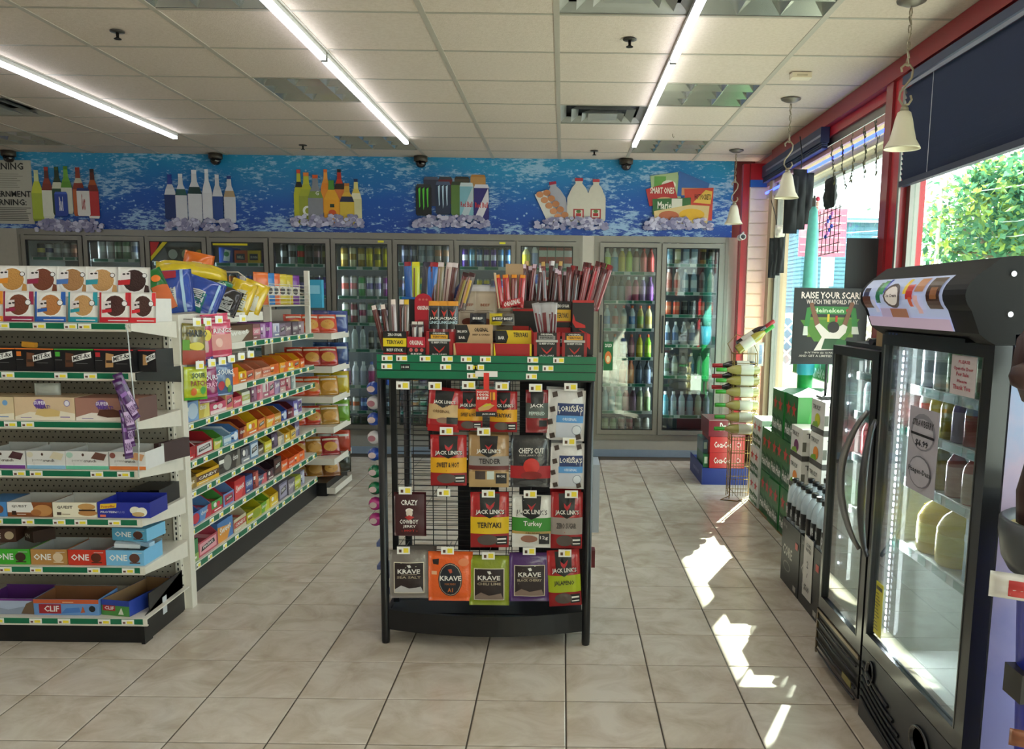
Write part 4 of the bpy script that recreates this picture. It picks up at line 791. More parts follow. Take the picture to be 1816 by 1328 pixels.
# bottom deck
dbox('granola_box', -2.46, -2.242, ZS[0]+.0, .068, M('#a8b4cc'), [('r', 0, 1, .88, 1, M('#6a2a80')), ('p', [(0,0),(1,0),(1,.4),(.8,.5),(.5,.3),(.2,.5),(0,.4)], M('#8a94a8')), ('p', [(.75,.05),(1,0),(1,.9),(.86,.7)], M('#6a5440'))], 'grey blue open granola box with mountains and purple rim', openc=M('#5a2a70'), y=3.56, d=.17)
dbox('granola_box', -2.239, -1.962, ZS[0], .069, M('#6a94cc'), [('r', 0, 1, .74, 1, M('#c85a30')), ('r', .08, .42, .1, .7, M('#a02028')), ('t', 'CLIF', .16, .39, .22, .6, W_), ('p', [(.42,.1),(.72,.2),(.7,.5),(.5,.45)], M('#4a7ac0')), ('c', .9, .42, .05, .2, M('#1c1c20')), ('p', [(.72,.15),(.76,.6),(.79,.2)], M('#b85a30')), ('r', .45, .62, .82, .86, M('#e8c8a0'))], 'orange and blue open granola box with a climber picture', openc=M('#8a5a3a'), y=3.555, d=.16)
dbox('granola_box', -1.958, -1.825, ZS[0], .068, M('#28419c'), [('r', 0, 1, 0, .65, M('#4a8a40')), ('r', .05, .5, .3, .66, M('#a02028')), ('t', 'CLIF', .12, .46, .38, .6, W_), ('p', [(.6,.1),(.72,.55),(.8,.1)], M('#d8d8c8'))], 'blue and green open granola box with a runner picture', openc=M('#8a6a48'), y=3.555, d=.30, side=M('#28419c'), rot=-.18)
for i, x in enumerate((-2.13, -2.10)):
    o = MB().cbox(0, 0, .008, .09, .03, .014, M(('#4a90d0', '#c85a30')[i])).obj('snack_bar', None, (x, 3.62+.05*i, ZS[0]+.006), (0, 0, .2)); tag(o, ('blue', 'orange')[i]+' wrapped bar inside the climber granola box', 'snack bar')
# top deck: round cookie packs
def pillow(w, h, t, mf, mb_=None, nx=9, ny=10, crimp=.06, wob=.0, seed=0, el=False):
    r = random.Random(seed); ph = [r.uniform(0, 6) for _ in range(6)]
    def th(u, v):
        a = max(0, 1-(2*u-1)**2)**.55*max(0, 1-abs(2*v-1)**4)**.6
        return t*a + wob*math.sin(9*u+ph[0]+4*v)*math.sin(11*v+ph[1])*a
    m = MB(); vs = []
    for side in (0, 1):
        for j in range(ny+1):
            for i in range(nx+1):
                u, v = i/nx, j/ny; d = th(u, v)
                vs.append(((u-.5)*w, (-d if side == 0 else d)-(.0004 if side == 0 else -.0004), v*h))
    f0 = []; f1 = []; N = (nx+1)*(ny+1)
    for j in range(ny):
        for i in range(nx):
            a = j*(nx+1)+i; f0.append((a, a+1, a+nx+2, a+nx+1)); f1.append((N+a, N+a+nx+1, N+a+nx+2, N+a+1))
    o = 0; m.add(vs, f0, mf, True); k = m.mat(mb_ or mf)
    for f in f1: m.f.append(f); m.mi.append(k); m.sm.append(True)
    ring = [j*(nx+1) for j in range(ny+1)]+[ny*(nx+1)+i for i in range(1, nx+1)]+[j*(nx+1)+nx for j in range(ny-1, -1, -1)]+[i for i in range(nx-1, 0, -1)]
    for a, b in zip(ring, ring[1:]+ring[:1]): m.f.append((a, N+a, N+b, b)); m.mi.append(k); m.sm.append(False)
    return m, (lambda u, v: -th(min(max(u, 0), 1), min(max(v, 0), 1)))
def bag(name, w, h, t, mf, els, label, cat, loc, rot=(0, 0, 0), group=None, wob=.002, seed=0, mb_=None):
    m, yf = pillow(w, h, t, mf, mb_, wob=wob, seed=seed)
    o = m.obj(name, None, loc, rot); tag(o, label, cat, group)
    if els: art(MB(), w, h, els, yf=yf, step=.0003).obj('printed_front', o)
    return o
def cookie(c1, ck, lb, x, y, z, big=False, rz=0, tilt=-.12, w=.125):
    cm = M(ck, .7, bump=.5, nscale=160)
    els = [('r', 0, 1, 0, .17, M(c1)), ('r', 0, .07, 0, .98, M(c1)), ('r', .86, 1, .55, .98, M(c1, var=.2)), ('c', .52, .56, .40, .40, M('#f2efec')), ('c', .53, .54, .34, .34, cm), ('p', [(.14,.44),(.40,.48),(.40,.7),(.14,.68)], M('#e8dcdc')), ('p', [(.1,.3),(.42,.34),(.42,.45),(.1,.41)], M(c1)), ('c', .25, .58, .05, .03, M('#2a2020')), ('c', .37, .6, .05, .03, M('#2a2020')), ('c', .84, .62, .1, .1, M('#3a3434')), ('c', .84, .62, .08, .08, M('#efeaea')), ('r', .3, .95, .05, .08, M('#f0e8e8'))]
    if big:
        els = [('c', .5, .55, .42, .42, M('#f2efec')), ('c', .52, .55, .36, .36, cm), ('p', [(.08,.55),(.40,.6),(.40,.84),(.1,.8)], M('#efe6e6')), ('p', [(-.0,.40),(.38,.42),(.40,.58),(.0,.56)], M(c1)), ('c', .2, .76, .05, .03, M('#2a2020')), ('c', .33, .77, .05, .03, M('#2a2020')), ('c', .84, .72, .08, .08, M('#3a3434')), ('c', .84, .72, .06, .06, M('#efeaea')), ('p', [(.8,.05),(.98,.08),(.96,.38),(.86,.42)], M(ck))]
    return bag('cookie_pack', w, .125 if not big else .128, .006, M('#ebe7e2', .35), els, lb, 'cookie pack', (x, y, z+.001), (tilt, 0, rz), 'round cookie packs on the top deck', wob=.0, seed=int(x*100))
ZT = ZS[6]
for x, c, k, l in ((-2.345, '#e89020', '#c89048', 'orange trimmed cookie pack in the front row at the left picture edge'), (-2.222, '#9a1f48', '#7a4028', 'crimson trimmed brown cookie pack in the front row'), (-2.092, '#1f5ab0', '#b87840', 'blue trimmed chocolate chip cookie pack in the front row'), (-1.96, '#1f98a8', '#c89860', 'teal trimmed cookie pack in the front row'), (-1.829, '#c82030', '#4a2420', 'red trimmed dark cookie pack in the front row'), (-1.715, '#e03038', '#4a2c24', 'white cookie pack with a pink corner at the right end of the front row')):
    cookie(c, k, l, x, 3.575, ZT, rz=rnd.uniform(-.06, .06), w=.122 if x < -1.8 else .105)
mb = MB()
st = thing('display_box', 'white card display step holding the rear row of cookie packs', 'display box', (-2.1, 3.60, ZT))
MB().box(-.45, .36, .02, .3, 0.0008, .10, M('#e4e0da', .5)).obj('riser', st)
for x, c, k, l, hh in ((-2.46, '#c878b0', '#b89060', 'pink cornered cookie pack in the rear row at the left picture edge', 0), (-2.318, '#e89020', '#c89048', 'orange cornered golden cookie pack in the rear row', 0), (-2.19, '#9a1f48', '#7a4028', 'crimson cornered brown cookie pack in the rear row', 0), (-2.065, '#4a78c0', '#b08050', 'blue cornered cookie pack sitting low in the rear row', -.03), (-1.94, '#2a98a8', '#c89860', 'teal cornered cookie pack with white nuts in the rear row', 0), (-1.805, '#c82028', '#3a201c', 'red cornered dark cookie pack at the right end of the rear row', 0)):
    cookie(c, k, l, x, 3.70, ZT+.102+hh*0, True, rz=rnd.uniform(-.08, .08), w=.132)
bag('snack_pouch', .22, .10, .03, M('#8a1f28', .3), [('c', .5, .5, .3, .3, M('#e0d0b8'))], 'long dark red snack pouch lying behind the rear cookie packs', 'snack pouch', (-2.10, 3.83, ZT+.13), (0, 0, .1))
bag('snack_pouch', .09, .10, .02, M('#e07820', .3), [('c', .5, .5, .3, .2, M('#3a2418'))], 'small orange snack pouch between two rear cookie packs', 'snack pouch', (-2.115, 3.77, ZT+.105), (0, .2, .1))
# paper bag on 5th shelf, hanging purple bars on a clip strip
bag('crumpled_wrapper', .10, .05, .015, film('#c8c8c0', .2), None, 'crumpled clear wrapper on top of the beige treat box', 'wrapper', (-2.15, 3.62, ZS[4]+.0965), (0, 0, .2))
cs = thing('clip_strip', 'clear plastic clip strip hanging from the top deck with purple bars on it', 'strip', (-1.745, 3.505, 1.33))
MB().path([(0, 0, 0), (.004, -.002, -.1), (.012, -.002, -.3), (.02, 0, -.45), (.01, 0, -.6)], .003, film('#e0e4e4', .3), 5).obj('strip', cs)
MB().path([(0, .0, 0), (-.006, -.004, .018), (.006, 0, .026), (.004, .008, .01)], .0025, film('#e0e4e4', .3), 5).obj('hook', cs)
PUR = M('#4a1a5a', .3, coat=.5)
for i, (x, z, r) in enumerate(((-1.722, 1.01, -.35), (-1.732, .985, -.28), (-1.728, .93, -.18), (-1.742, .90, -.12), (-1.738, .86, -.15), (-1.745, .815, -.05), (-1.712, .975, -.5))):
    bag('hanging_bar', .036, .16, .006, PUR, [('r', .1, .9, .15, .5, M('#c8a8d0')), ('t', 'BOBO', .12, .88, .2, .42, M('#4a1a5a')), ('r', .1, .9, .7, .8, M('#8a5aa0'))], 'purple wrapped bar on the hanging strip, %s from top' % ORD[i], 'snack bar', (x-.006, 3.488-.009*(i % 3), z), (0, r, .5+.1*i), 'purple bars on the clip strip', wob=0, seed=i)

# ------------------------------------------------ candy shelves facing the aisle (+X)
s = thing('shelf_unit', 'long cream candy shelf unit running back along the aisle', 'shelf', (-2.02, 5.2, 0))
def A(x, y, z): return (x+2.02, y-5.2, z)
SF = -1.80; SY0, SY1 = 4.03, 6.30
MB().box(-.30, SF-.02+2.02, SY0-5.2, SY1-5.2+.05, 0, .15, BLACK).obj('base', s)
MB().box(-.30, -.28, SY0-5.2, SY1-5.2, .15, 1.36, M('#9a9184', .6)).obj('back_panel', s)
for y in (5.24, 6.28): MB().box(-.28, -.25, y-5.2-.015, y-5.2+.015, .15, 1.62, SHL).obj('upright', s)
MB().box(SF-.03+2.02, SF+2.02, 6.22-5.2, 6.26-5.2, 1.2, 1.66, SHL).obj('upright', s)
SZ = {1: (1.222, 4.62), 2: (.99, 4.62), 3: (.862, SY0), 4: (.675, SY0), 5: (.528, SY0), 6: (.345, SY0), 7: (.165, SY0)}
for k, (z, y0) in SZ.items():
    s_ = MB().box(-.28, SF+2.02, y0-5.2, SY1-5.2, z-.006, z, SHL).box(SF-.003+2.02, SF+2.02, y0-5.2, SY1-5.2, z-.036, z-.006, SHL).obj('shelf', s)
    pm = MB(); a = y0 if k > 2 else 4.95
    n0 = len(pm.v); price_strip(pm, a, SY1, z-.033, z-.004, 0, [t for t in [a+.1+i*.17+rnd.uniform(-.03, .05) for i in range(14)] if t < SY1-.07])
    pm.xform(Matrix(((0, -1, 0, SF+2.02+.0005), (1, 0, 0, -5.2), (0, 0, 1, 0), (0, 0, 0, 1)))); pm.obj('price_strip', s_)
MB().box(-.30, SF+2.02, SY0-5.2, 5.26-5.2, 1.36, 1.385, SHL).box(SF-.012+2.02, SF+2.02+.001, SY0-5.2, 5.26-5.2, 1.335, 1.3599, SHL).obj('top_deck', s)
# candy boxes: variants in local frame facing -y, rotated to face +x
_cb = {}
def candy_meshes(kind, w_, h, c1, c2, inner):
    key = (kind, w_, h, c1, c2, inner)
    if key in _cb: return _cb[key]
    m1, m2 = M(c1, .4), M(c2, .4); IN_ = M(inner, .7); d = .17; q = .003; mb = MB()
    if kind == 'o':   # open display tray with lowered front
        mb.box(-w_/2, w_/2, 0, d, 0, q, m1).box(-w_/2, w_/2, 0, q, q, h*.62, m1, fm={'k': IN_}).box(-w_/2, w_/2, d-q, d, q, h, m1, fm={'f': IN_})
        for sx in (-1, 1):
            x0, x1 = (-w_/2, -w_/2+q) if sx < 0 else (w_/2-q, w_/2)
            vs = [(x0, q, q), (x1, q, q), (x1, d-q, q), (x0, d-q, q), (x0, q, h*.62), (x1, q, h*.62), (x1, d-q, h), (x0, d-q, h), (x0, d*.3, h), (x1, d*.3, h)]
            mb.add(vs, [(0,4,8,7,3),(1,2,6,9,5),(0,1,5,4),(4,5,9,8),(8,9,6,7)], m1 if sx > 0 else m2)
        cm = MB()
        for i in range(3): cm.cbox(-w_/2+w_*(i+.5)/3, d*.45, h*.25+q, w_/3-.006, d*.8, h*.44, m2 if i != 1 else m1, Euler((.04*(i-1), .05*(i-1), 0)))
    else:
        mb.box(-w_/2, w_/2, 0, d, 0, h, m1, fm={'l': m1}); cm = None
    lt = M('#e8e4dc'); dk = M('#2c2422'); st_ = len(_cb) % 6
    els = [[('p', [(0,0),(.6,0),(.9,.6),(0,.8)], m2), ('t', 'Sweet', .12, .85, .35, .7, lt, .1)],
           [('r', 0, 1, .3, .75, m2), ('t', 'CANDY', .1, .9, .4, .65, lt), ('r', .1, .5, .1, .16, lt)],
           [('c', .65, .5, .3, .42, m2), ('r', .06, .4, .55, .75, lt), ('r', .06, .34, .3, .4, dk)],
           [('p', [(.4,0),(1,0),(1,1),(.7,1)], m2), ('t', 'choco', .08, .7, .45, .8, lt)],
           [('r', 0, 1, 0, .35, m2), ('c', .3, .65, .14, .2, lt), ('c', .6, .6, .16, .24, m2), ('r', .2, .85, .12, .22, lt)],
           [('r', .08, .92, .12, .88, m2), ('p', [(.15,.3),(.85,.45),(.8,.75),(.2,.62)], dk), ('t', 'mint', .25, .75, .42, .65, lt, .08)]][st_]
    pr = art(MB(), w_, h*(.62 if kind == 'o' else 1), els, y0=-.0005)
    _cb[key] = (mb.mesh('candy_box'), cm.mesh('candy_bars') if cm else None, pr.mesh('printed_front')); return _cb[key]
SHN = {1: 'top', 2: 'second', 3: 'third', 4: 'fourth', 5: 'fifth', 6: 'sixth', 7: 'bottom'}
def candy_row(k, y0, row, h=.1):
    z = SZ[k][0]; y = y0
    for i, sp_ in enumerate(row):
        kind, w_, hh, c1, c2 = sp_.split(','); w_ = float(w_); hh = float(hh); c1 = '#'+c1; c2 = '#'+c2
        if y+w_ > SY1+.02: break
        a, b, c = candy_meshes(kind, w_-.006, hh, c1, c2, '#4a3628' if kind == 'o' else '#888888')
        n1, n2 = cname(c1), cname(c2)
        o = link('candy_box', a, None, (SF-.012+rnd.uniform(-.006, .002), y+w_/2, z+.0008), (0, 0, PI/2+rnd.uniform(-.03, .03)))
        tag(o, '%s %s candy box, %s from near end, %s candy shelf' % (n1 if n1 == n2 else n1+' and '+n2, 'open' if kind == 'o' else 'closed', ORD[i], SHN[k]), 'candy box', 'candy boxes on the %s shelf of the aisle unit' % SHN[k])
        link('printed_front', c, o)
        if b: link('candy_bars', b, o)
        y += w_
candy_row(1, 4.64, 'x,.48,.09,5e3f26,c8c0b0 x,.13,.09,8a5a5a,c87888 x,.09,.09,a878a8,c8a8c8 x,.13,.095,7a2a80,b868b8 x,.12,.085,c8c8d8,8888a8 x,.14,.085,6a5a68,8a7888 x,.13,.085,6a5560,88707a x,.13,.085,5e5058,7a6870 x,.14,.085,8a7880,a89098'.split())
candy_row(2, 4.66, 'x,.2,.09,d85a1c,e86a20 o,.12,.10,e8b818,c86a28 o,.14,.09,d87a58,c05a40 o,.14,.09,c87858,e0a080 o,.15,.09,d89070,c05a40 o,.16,.10,e07a28,d8602a o,.16,.1,e8a028,d86828 o,.14,.1,e07020,e8c030 o,.14,.1,e8b020,d85820 o,.1,.1,c84a1a,e88030'.split())
candy_row(3, 4.05, 'x,.07,.075,5a3a78,c04880 x,.19,.095,7a9cc8,b8c8d8 x,.14,.09,c8b048,e0d070 o,.22,.09,c84868,e8c8c8 x,.1,.085,d8b070,c85868 o,.13,.09,b83848,d06070 o,.14,.11,dcdccc,b0b058 x,.1,.09,7a5068,a07088 x,.11,.09,b85068,d88898 x,.1,.1,e0d4d0,b06878 x,.12,.1,b85070,d890a0 x,.11,.1,786888,a890b0 x,.12,.11,c8a8a0,a84858 x,.11,.1,b05060,d0a0a0 x,.09,.1,889898,c8d0c8'.split())
candy_row(4, 4.05, 'o,.2,.1,9a1a22,c02a30 o,.23,.1,a01c24,d8d0d0 o,.12,.09,4a8a38,c8c050 o,.11,.08,88a8c0,c0d0d8 o,.12,.09,4a78b0,d8e0e8 o,.12,.1,7a2a20,c87030 o,.19,.12,e0b818,d87030 o,.15,.11,c85a28,e09040 o,.15,.11,d86a28,e8b840 o,.14,.1,b07828,d8a850 o,.12,.1,2a4a98,c8d0e0 o,.14,.1,5a1f28,8a4050 x,.1,.1,6a60a8,d8d8e8 x,.1,.1,c8c8d0,6a4a90'.split())
candy_row(5, 4.05, 'o,.2,.095,8a7038,b89850 o,.28,.1,d8a820,5a3818 x,.19,.1,3a3834,8a8880 x,.13,.095,34302c,706a60 x,.14,.09,4a4a50,8a8a90 x,.13,.1,5a7a98,c8d0d8 o,.12,.09,5a4a38,7a6a50 o,.13,.1,c8b828,e0d860 x,.13,.09,4a3a50,6a5a70 o,.12,.09,d8c8a8,a8a090 o,.13,.09,d8a020,e8c850 o,.11,.1,c89828,e0c060 x,.1,.1,5a5070,8a80a0'.split())
candy_row(6, 4.05, 'x,.06,.08,2a4a98,4a70c0 o,.15,.1,3a60a8,c02a38 o,.16,.1,5a8ac0,b8283a o,.15,.1,4a9a4a,c0283a o,.15,.11,6a90c8,b03048 x,.18,.11,b82228,d84848 x,.12,.1,28407a,5068a0 x,.09,.1,883030,b86050 o,.16,.09,4a5a78,c85a60 o,.13,.1,30202a,684048 x,.15,.11,2a1818,5a3830 o,.13,.11,d8501c,e87830 o,.14,.1,e0601c,d84a18 o,.12,.1,e05a1c,f08030 o,.12,.1,d8581c,e87028'.split())
candy_row(7, 4.05, 'x,.17,.11,3a7a48,88a858 o,.26,.12,b84858,e0a0a8 x,.22,.11,4a78b0,d89038 o,.2,.12,c8c0a0,b84838 o,.24,.1,b8b020,8a9a28 o,.17,.1,6aa028,c8c838 o,.17,.11,d8b020,e8c840 x,.18,.11,6a6478,a09ab0 x,.15,.1,706870,988e98 x,.14,.09,9aa028,c8cc40 x,.11,.1,8888a0,c8c8d8'.split())
# hanging candy bags near the aisle shelf corner
def peg(y, z, label=None):
    t = thing('peg_hook', 'thin wire peg hook with a white price flag, %s' % label, 'hook', (-1.80, y, z), group='peg hooks at the near end of the candy shelves')
    MB().path([(-.26, 0, 0), (.1, 0, 0), (.105, 0, .012)], .0025, CHROME, 5).obj('wire', t)
    m = MB().box(-.002, 0, -.022, .022, -.035, .002, PAPER); m.box(-.0006, .0004, -.005, .016, -.03, -.012, YEL); m.xform(Matrix.Translation((.112, 0, .005)) @ Matrix.Rotation(-.5, 4, 'Z')); m.obj('price_flag', t)
CB = 'candy bags hanging at the near end of the aisle shelves'
def hb(y, z, w_, h, c, els, lb, x=-1.715, rz=1.25, seed=1):
    bag('candy_bag', w_, h, .018, M(c, .25, coat=.6), els, lb, 'candy bag', (x, y, z-h), (0, rnd.uniform(-.05, .05), rz), CB, wob=.003, seed=seed)
hb(4.05, 1.345, .15, .19, '#8a7a38', [('t', 'HARIBO', .05, .95, .68, .85, M('#181818')), ('r', .0, 1, 0, .35, M('#a84838')), ('c', .5, .45, .35, .1, M('#d8c848')), ('r', 0, .2, .35, .6, M('#68a038'))], 'tan and green gummy bag with black lettering, hanging nearest on the upper hooks', seed=2)
hb(4.17, 1.34, .12, .18, '#b8305a', [('c', .6, .7, .25, .15, M('#e0c838')), ('r', .0, 1, .0, .12, M('#2a4a98')), ('r', .1, .6, .25, .55, M('#c8a8a0'))], 'magenta gummy bag with a yellow burst on the upper hooks', seed=3)
hb(4.235, 1.33, .08, .15, '#d8b030', [('r', 0, 1, 0, .35, M('#2a4a98')), ('c', .5, .65, .35, .2, M('#c83050'))], 'narrow yellow and blue gummy bag between two pink ones', x=-1.735, seed=4)
hb(4.37, 1.355, .17, .185, '#c83a5a', [('r', .05, .95, .2, .62, M('#d89088')), ('t', 'RINGS', .12, .9, .66, .78, M('#e8e0e0')), ('c', .35, .4, .14, .12, M('#e8b8a8'))], 'pink gummy bag with a clear window, farthest on the upper hooks', seed=5)
hb(4.40, 1.385, .2, .06, '#d83a60', None, 'bright pink header of a bag hanging behind the upper hooks', x=-1.75, seed=6)
hb(4.05, 1.145, .15, .155, '#b8c020', [('t', 'SOUR', .2, .8, .65, .82, M('#1a3a18')), ('t', 'PATCH', .15, .85, .42, .58, M('#8a2a20')), ('c', .3, .25, .12, .12, M('#d86a28')), ('c', .7, .28, .12, .12, M('#48a038')), ('r', 0, 1, 0, .08, M('#4ab028'))], 'lime yellow sour candy bag nearest on the lower hooks', seed=7)
hb(4.20, 1.14, .13, .18, '#8a1a58', [('t', 'SOURS', .1, .9, .6, .75, M('#e0d8e8')), ('t', 'BERRY', .1, .9, .42, .54, M('#e0a0c0')), ('r', 0, 1, .15, .22, M('#a84888'))], 'dark magenta sour candy bag on the lower hooks', seed=8)
hb(4.29, 1.15, .06, .16, '#4a6ab0', None, 'narrow light blue candy bag on the lower hooks', x=-1.74, seed=9)
hb(4.38, 1.145, .15, .17, '#3a5a88', [('t', 'SOURS', .12, .88, .62, .78, M('#e0e4e8')), ('c', .3, .3, .14, .14, M('#b83040')), ('c', .6, .38, .14, .14, M('#c8b840')), ('c', .7, .2, .12, .12, M('#4a8a40'))], 'steel blue sour candy bag farthest on the lower hooks', seed=10)
for i, (y, z) in enumerate(((4.04, 1.365), (4.16, 1.362), (4.3, 1.37), (4.62, 1.37), (4.05, 1.165), (4.19, 1.165), (4.32, 1.165), (4.44, 1.168), (4.58, 1.172), (4.72, 1.175))):
    peg(y, z, ('upper row, ' if i < 4 else 'lower row, ')+ORD[i if i < 4 else i-4]+' from the near end')
# chip bags heaped on the top deck
CHG = 'chip bags heaped on the top deck of the candy shelves'
NUT = [('p', [(.12,.1),(.55,.1),(.55,.55),(.12,.55)], M('#d8d8d4'))]+[('r', .15, .5, .14+.05*i, .155+.05*i, M('#2a2a2a')) for i in range(8)]
def chip(x, y, z, w_, h, c, els, lb, rot, t=.035, seed=0):
    bag('chip_bag', w_, h, t, M(c, .22, coat=.7), els, lb, 'chip bag', (x, y, z), rot, CHG, wob=.008, seed=seed)
zt = 1.388
chip(-1.86, 4.06, zt+.002, .16, .21, '#1a7030', NUT+[('c', .8, .72, .12, .09, M('#e87a28')), ('r', .58, 1, .0, .55, M('#c8602a'))], 'green chip bag with a nutrition label and orange dot, nearest on the deck', (-.3, -.42, .25), seed=21)
chip(-1.87, 4.25, zt+.002, .17, .22, '#3050a8', NUT+[('r', .7, .78, 0, 1, M('#a8c8e0')), ('r', .0, .6, .75, .95, M('#a82a38'))], 'blue chip bag with a pale stripe and red flash on the deck', (-.35, -.1, .3), seed=22)
chip(-1.86, 4.45, zt+.002, .18, .20, '#2a4aa0', [('r', 0, .6, .0, .5, M('#187068'))]+NUT+[('r', .8, .86, 0, .9, M('#a8c8e0'))], 'blue and teal chip bag showing its white label, middle of the deck', (-.5, .35, .3), seed=23)
chip(-1.86, 4.72, zt+.002, .18, .19, '#1c1a1c', [('p', [(.1,.05),(.8,.05),(.8,.5),(.1,.45)], M('#a8a8a4'))]+[('r', .15, .75, .1+.05*i, .115+.05*i, M('#2a2a2a')) for i in range(6)], 'black chip bag with a grey label on the deck', (-.7, .4, .35), seed=24)
chip(-1.85, 4.95, zt+.002, .14, .20, '#d8b418', [('p', [(.3,.0),(.8,.05),(.7,.65),(.3,.6)], M('#d0ccb8'))]+[('r', .35, .7, .08+.07*i, .1+.07*i, M('#3a3a30')) for i in range(7)], 'yellow chip bag with a striped label, first of the two standing ones', (-.45, .35, .3), seed=25)
chip(-1.84, 5.10, zt+.002, .14, .20, '#dcb81a', [('p', [(.2,.0),(.8,.05),(.75,.5),(.25,.5)], M('#d8d4c4'))], 'yellow chip bag at the far end of the deck', (-.45, .4, .3), seed=26)
chip(-2.02, 4.10, zt+.10, .2, .15, '#22398a', [('r', .2, .5, .1, .4, M('#8a2838'))], 'dark blue chip bag lying on the heap at its near end', (-.9, -.3, .5), seed=27)
chip(-2.0, 4.35, zt+.11, .2, .15, '#2e4fb0', [('r', .3, .9, .3, .4, M('#182868'))], 'royal blue chip bag on top of the heap', (-1.0, .2, .4), seed=28)
chip(-1.98, 4.58, zt+.10, .2, .16, '#17402a', [('r', .1, .9, .6, .7, M('#2a8050'))], 'dark green chip bag on top of the heap', (-1.0, .3, .3), seed=29)
chip(-1.96, 4.72, zt+.08, .2, .15, '#202428', [('c', .6, .5, .2, .2, M('#d8e0dc'))], 'charcoal chip bag with a pale patch near the top of the heap', (-.9, .3, .3), seed=30)
chip(-1.93, 4.90, zt+.09, .15, .14, '#1d7a4e', [('c', .4, .4, .25, .2, M('#d8e4dc'))], 'green and white chip bag half under the long yellow one', (-.9, .5, .3), seed=31)
chip(-2.02, 4.80, zt+.19, .36, .13, '#dcc024', [('c', .6, .6, .2, .2, M('#c8a83a'))], 'long bright yellow chip bag crowning the heap', (-1.1, .12, .45), .04, seed=32)
chip(-2.1, 5.02, zt+.17, .16, .17, '#d86a20', [('r', .3, .7, .4, .6, M('#e8c8a0'))], 'orange chip bag standing behind the long yellow one', (-.3, .2, .3), seed=33)
# wire basket rack above the far half
b = thing('wire_basket', 'cream wire basket with stepped side holding snack bags above the candy shelves', 'basket', (-1.93, 5.8, 1.42))
WR = M('#d8d0bc', .4)
for k in range(7): MB().path([(.13, -.42, k*.022), (.13, .42, k*.022)], .0022, WR, 5).obj('wire', b)
for yy in (-.42, -.21, 0, .21, .42): MB().path([(-.15, yy, .14), (-.15, yy, 0), (.13, yy, 0), (.13, yy, .14)], .0022, WR, 5).obj('wire', b)
for yy in (-.43, .43): MB().path([(-.15, yy, .2), (-.15, yy, 0), (.13, yy, 0), (.13, yy, .07), (.03, yy, .09), (.03, yy, .14), (-.05, yy, .2), (-.15, yy, .2)], .004, WR, 5).obj('side_frame', b)
MB().box(-.15, .13, -.42, .42, -.006, -.003, WR).obj('tray', b)
for i, (y, c, lb) in enumerate(((5.45, '#d86a28', 'orange'), (5.57, '#2a70b0', 'blue'), (5.68, '#d86428', 'deep orange'), (5.82, '#c8b030', 'yellow'), (5.95, '#c0a828', 'mustard yellow'), (6.1, '#6a2a80', 'purple'))):
    bag('snack_pouch', .12, .2, .02, M(c, .3), [('r', .15, .85, .3, .6, M('#c8c0b8')), ('c', .5, .45, .2, .12, M('#3a3030'))], lb+' snack pouch standing in the cream wire basket', 'snack pouch', (-1.87, y, 1.424), (0, 0, 1.1), 'pouches in the wire basket', seed=40+i)
o = flatbox('snack_carton', -1.86, -1.74, 6.34, 6.40, 1.40, 1.60, M('#3a9cc0'), [('r', .1, .9, .5, .8, M('#88c8e0'))], 'cyan carton standing at the far end of the wire basket', 'carton')

# chip end rack at the far end
c_ = thing('shelf_unit', 'cream end shelf unit of small chip bags at the far end of the aisle', 'shelf', (-1.95, 6.75, 0))
MB().box(-.25, .20, -.38, .25, 0, .10, BLACK).obj('base', c_)
MB().box(-.25, -.22, -.38, .25, .1, 1.38, M('#9a9184', .6)).obj('back_panel', c_)
MB().box(-.22, -.17, -.40, -.37, .1, 1.62, SHL).obj('upright', c_)
CZ = [1.205, .96, .735, .51, .27, .05]
for z in CZ:
    s_ = MB().box(-.22, .255, -.36, .15, z-.008, z, SHL).box(-.22, .255, -.372, -.36, z-.034, z+.012, SHL).box(.255, .262, -.372, .15, z-.034, z+.012, SHL).obj('shelf', c_)
CCOL = [(['#b83a20', '#c8481f', '#c04020'], ['#4a4a78', '#3a4a8a']), (['#b03020', '#b83a1f', '#a82a20'], ['#2a4a78', '#24427a']), (['#c83a18', '#d04a1c', '#b8801f'], ['#b8a020', '#c0a824']), (['#c8401c', '#b83018', '#b08030'], ['#78a028', '#6a9828']), (['#a82a1c', '#a8701f', '#982020'], ['#b05020', '#a83820']), (['#7a2a18', '#a87028', '#8a5020'], ['#302c20', '#28281c'])]
lv = ['top', 'second', 'third', 'fourth', 'fifth', 'lowest']
for k, z in enumerate(CZ):
    if k == 5: z = .105-.05+.0
    zz = CZ[k]+.002 if k < 5 else .104
    for i, c in enumerate(CCOL[k][0]):
        bag('small_chip_bag', .15, .15, .028, M(c, .25, coat=.5), [('c', .5, .42, .35, .25, M('#c8903a')), ('r', .1, .9, .75, .85, M('#d8c8b0'))], cname(c)+' chip bag, front row, %s from left, %s far end shelf' % (ORD[i], lv[k]), 'chip bag', (-1.995+.11*i, 6.52+.045*i, zz), (-.35, .0, .5), 'small chip bags on the far end shelves', wob=.004, seed=60+5*k+i)
    for i, c in enumerate(CCOL[k][1]):
        bag('small_chip_bag', .15, .17, .028, M(c, .25, coat=.5), [('r', .1, .9, .7, .8, M('#c8c8c0'))], cname(c)+' chip bag, back row, %s from left, %s far end shelf' % (ORD[i], lv[k]), 'chip bag', (-1.86+.12*i, 6.78, zz), (-.12, 0, .3), 'small chip bags on the far end shelves', wob=.004, seed=90+5*k+i)
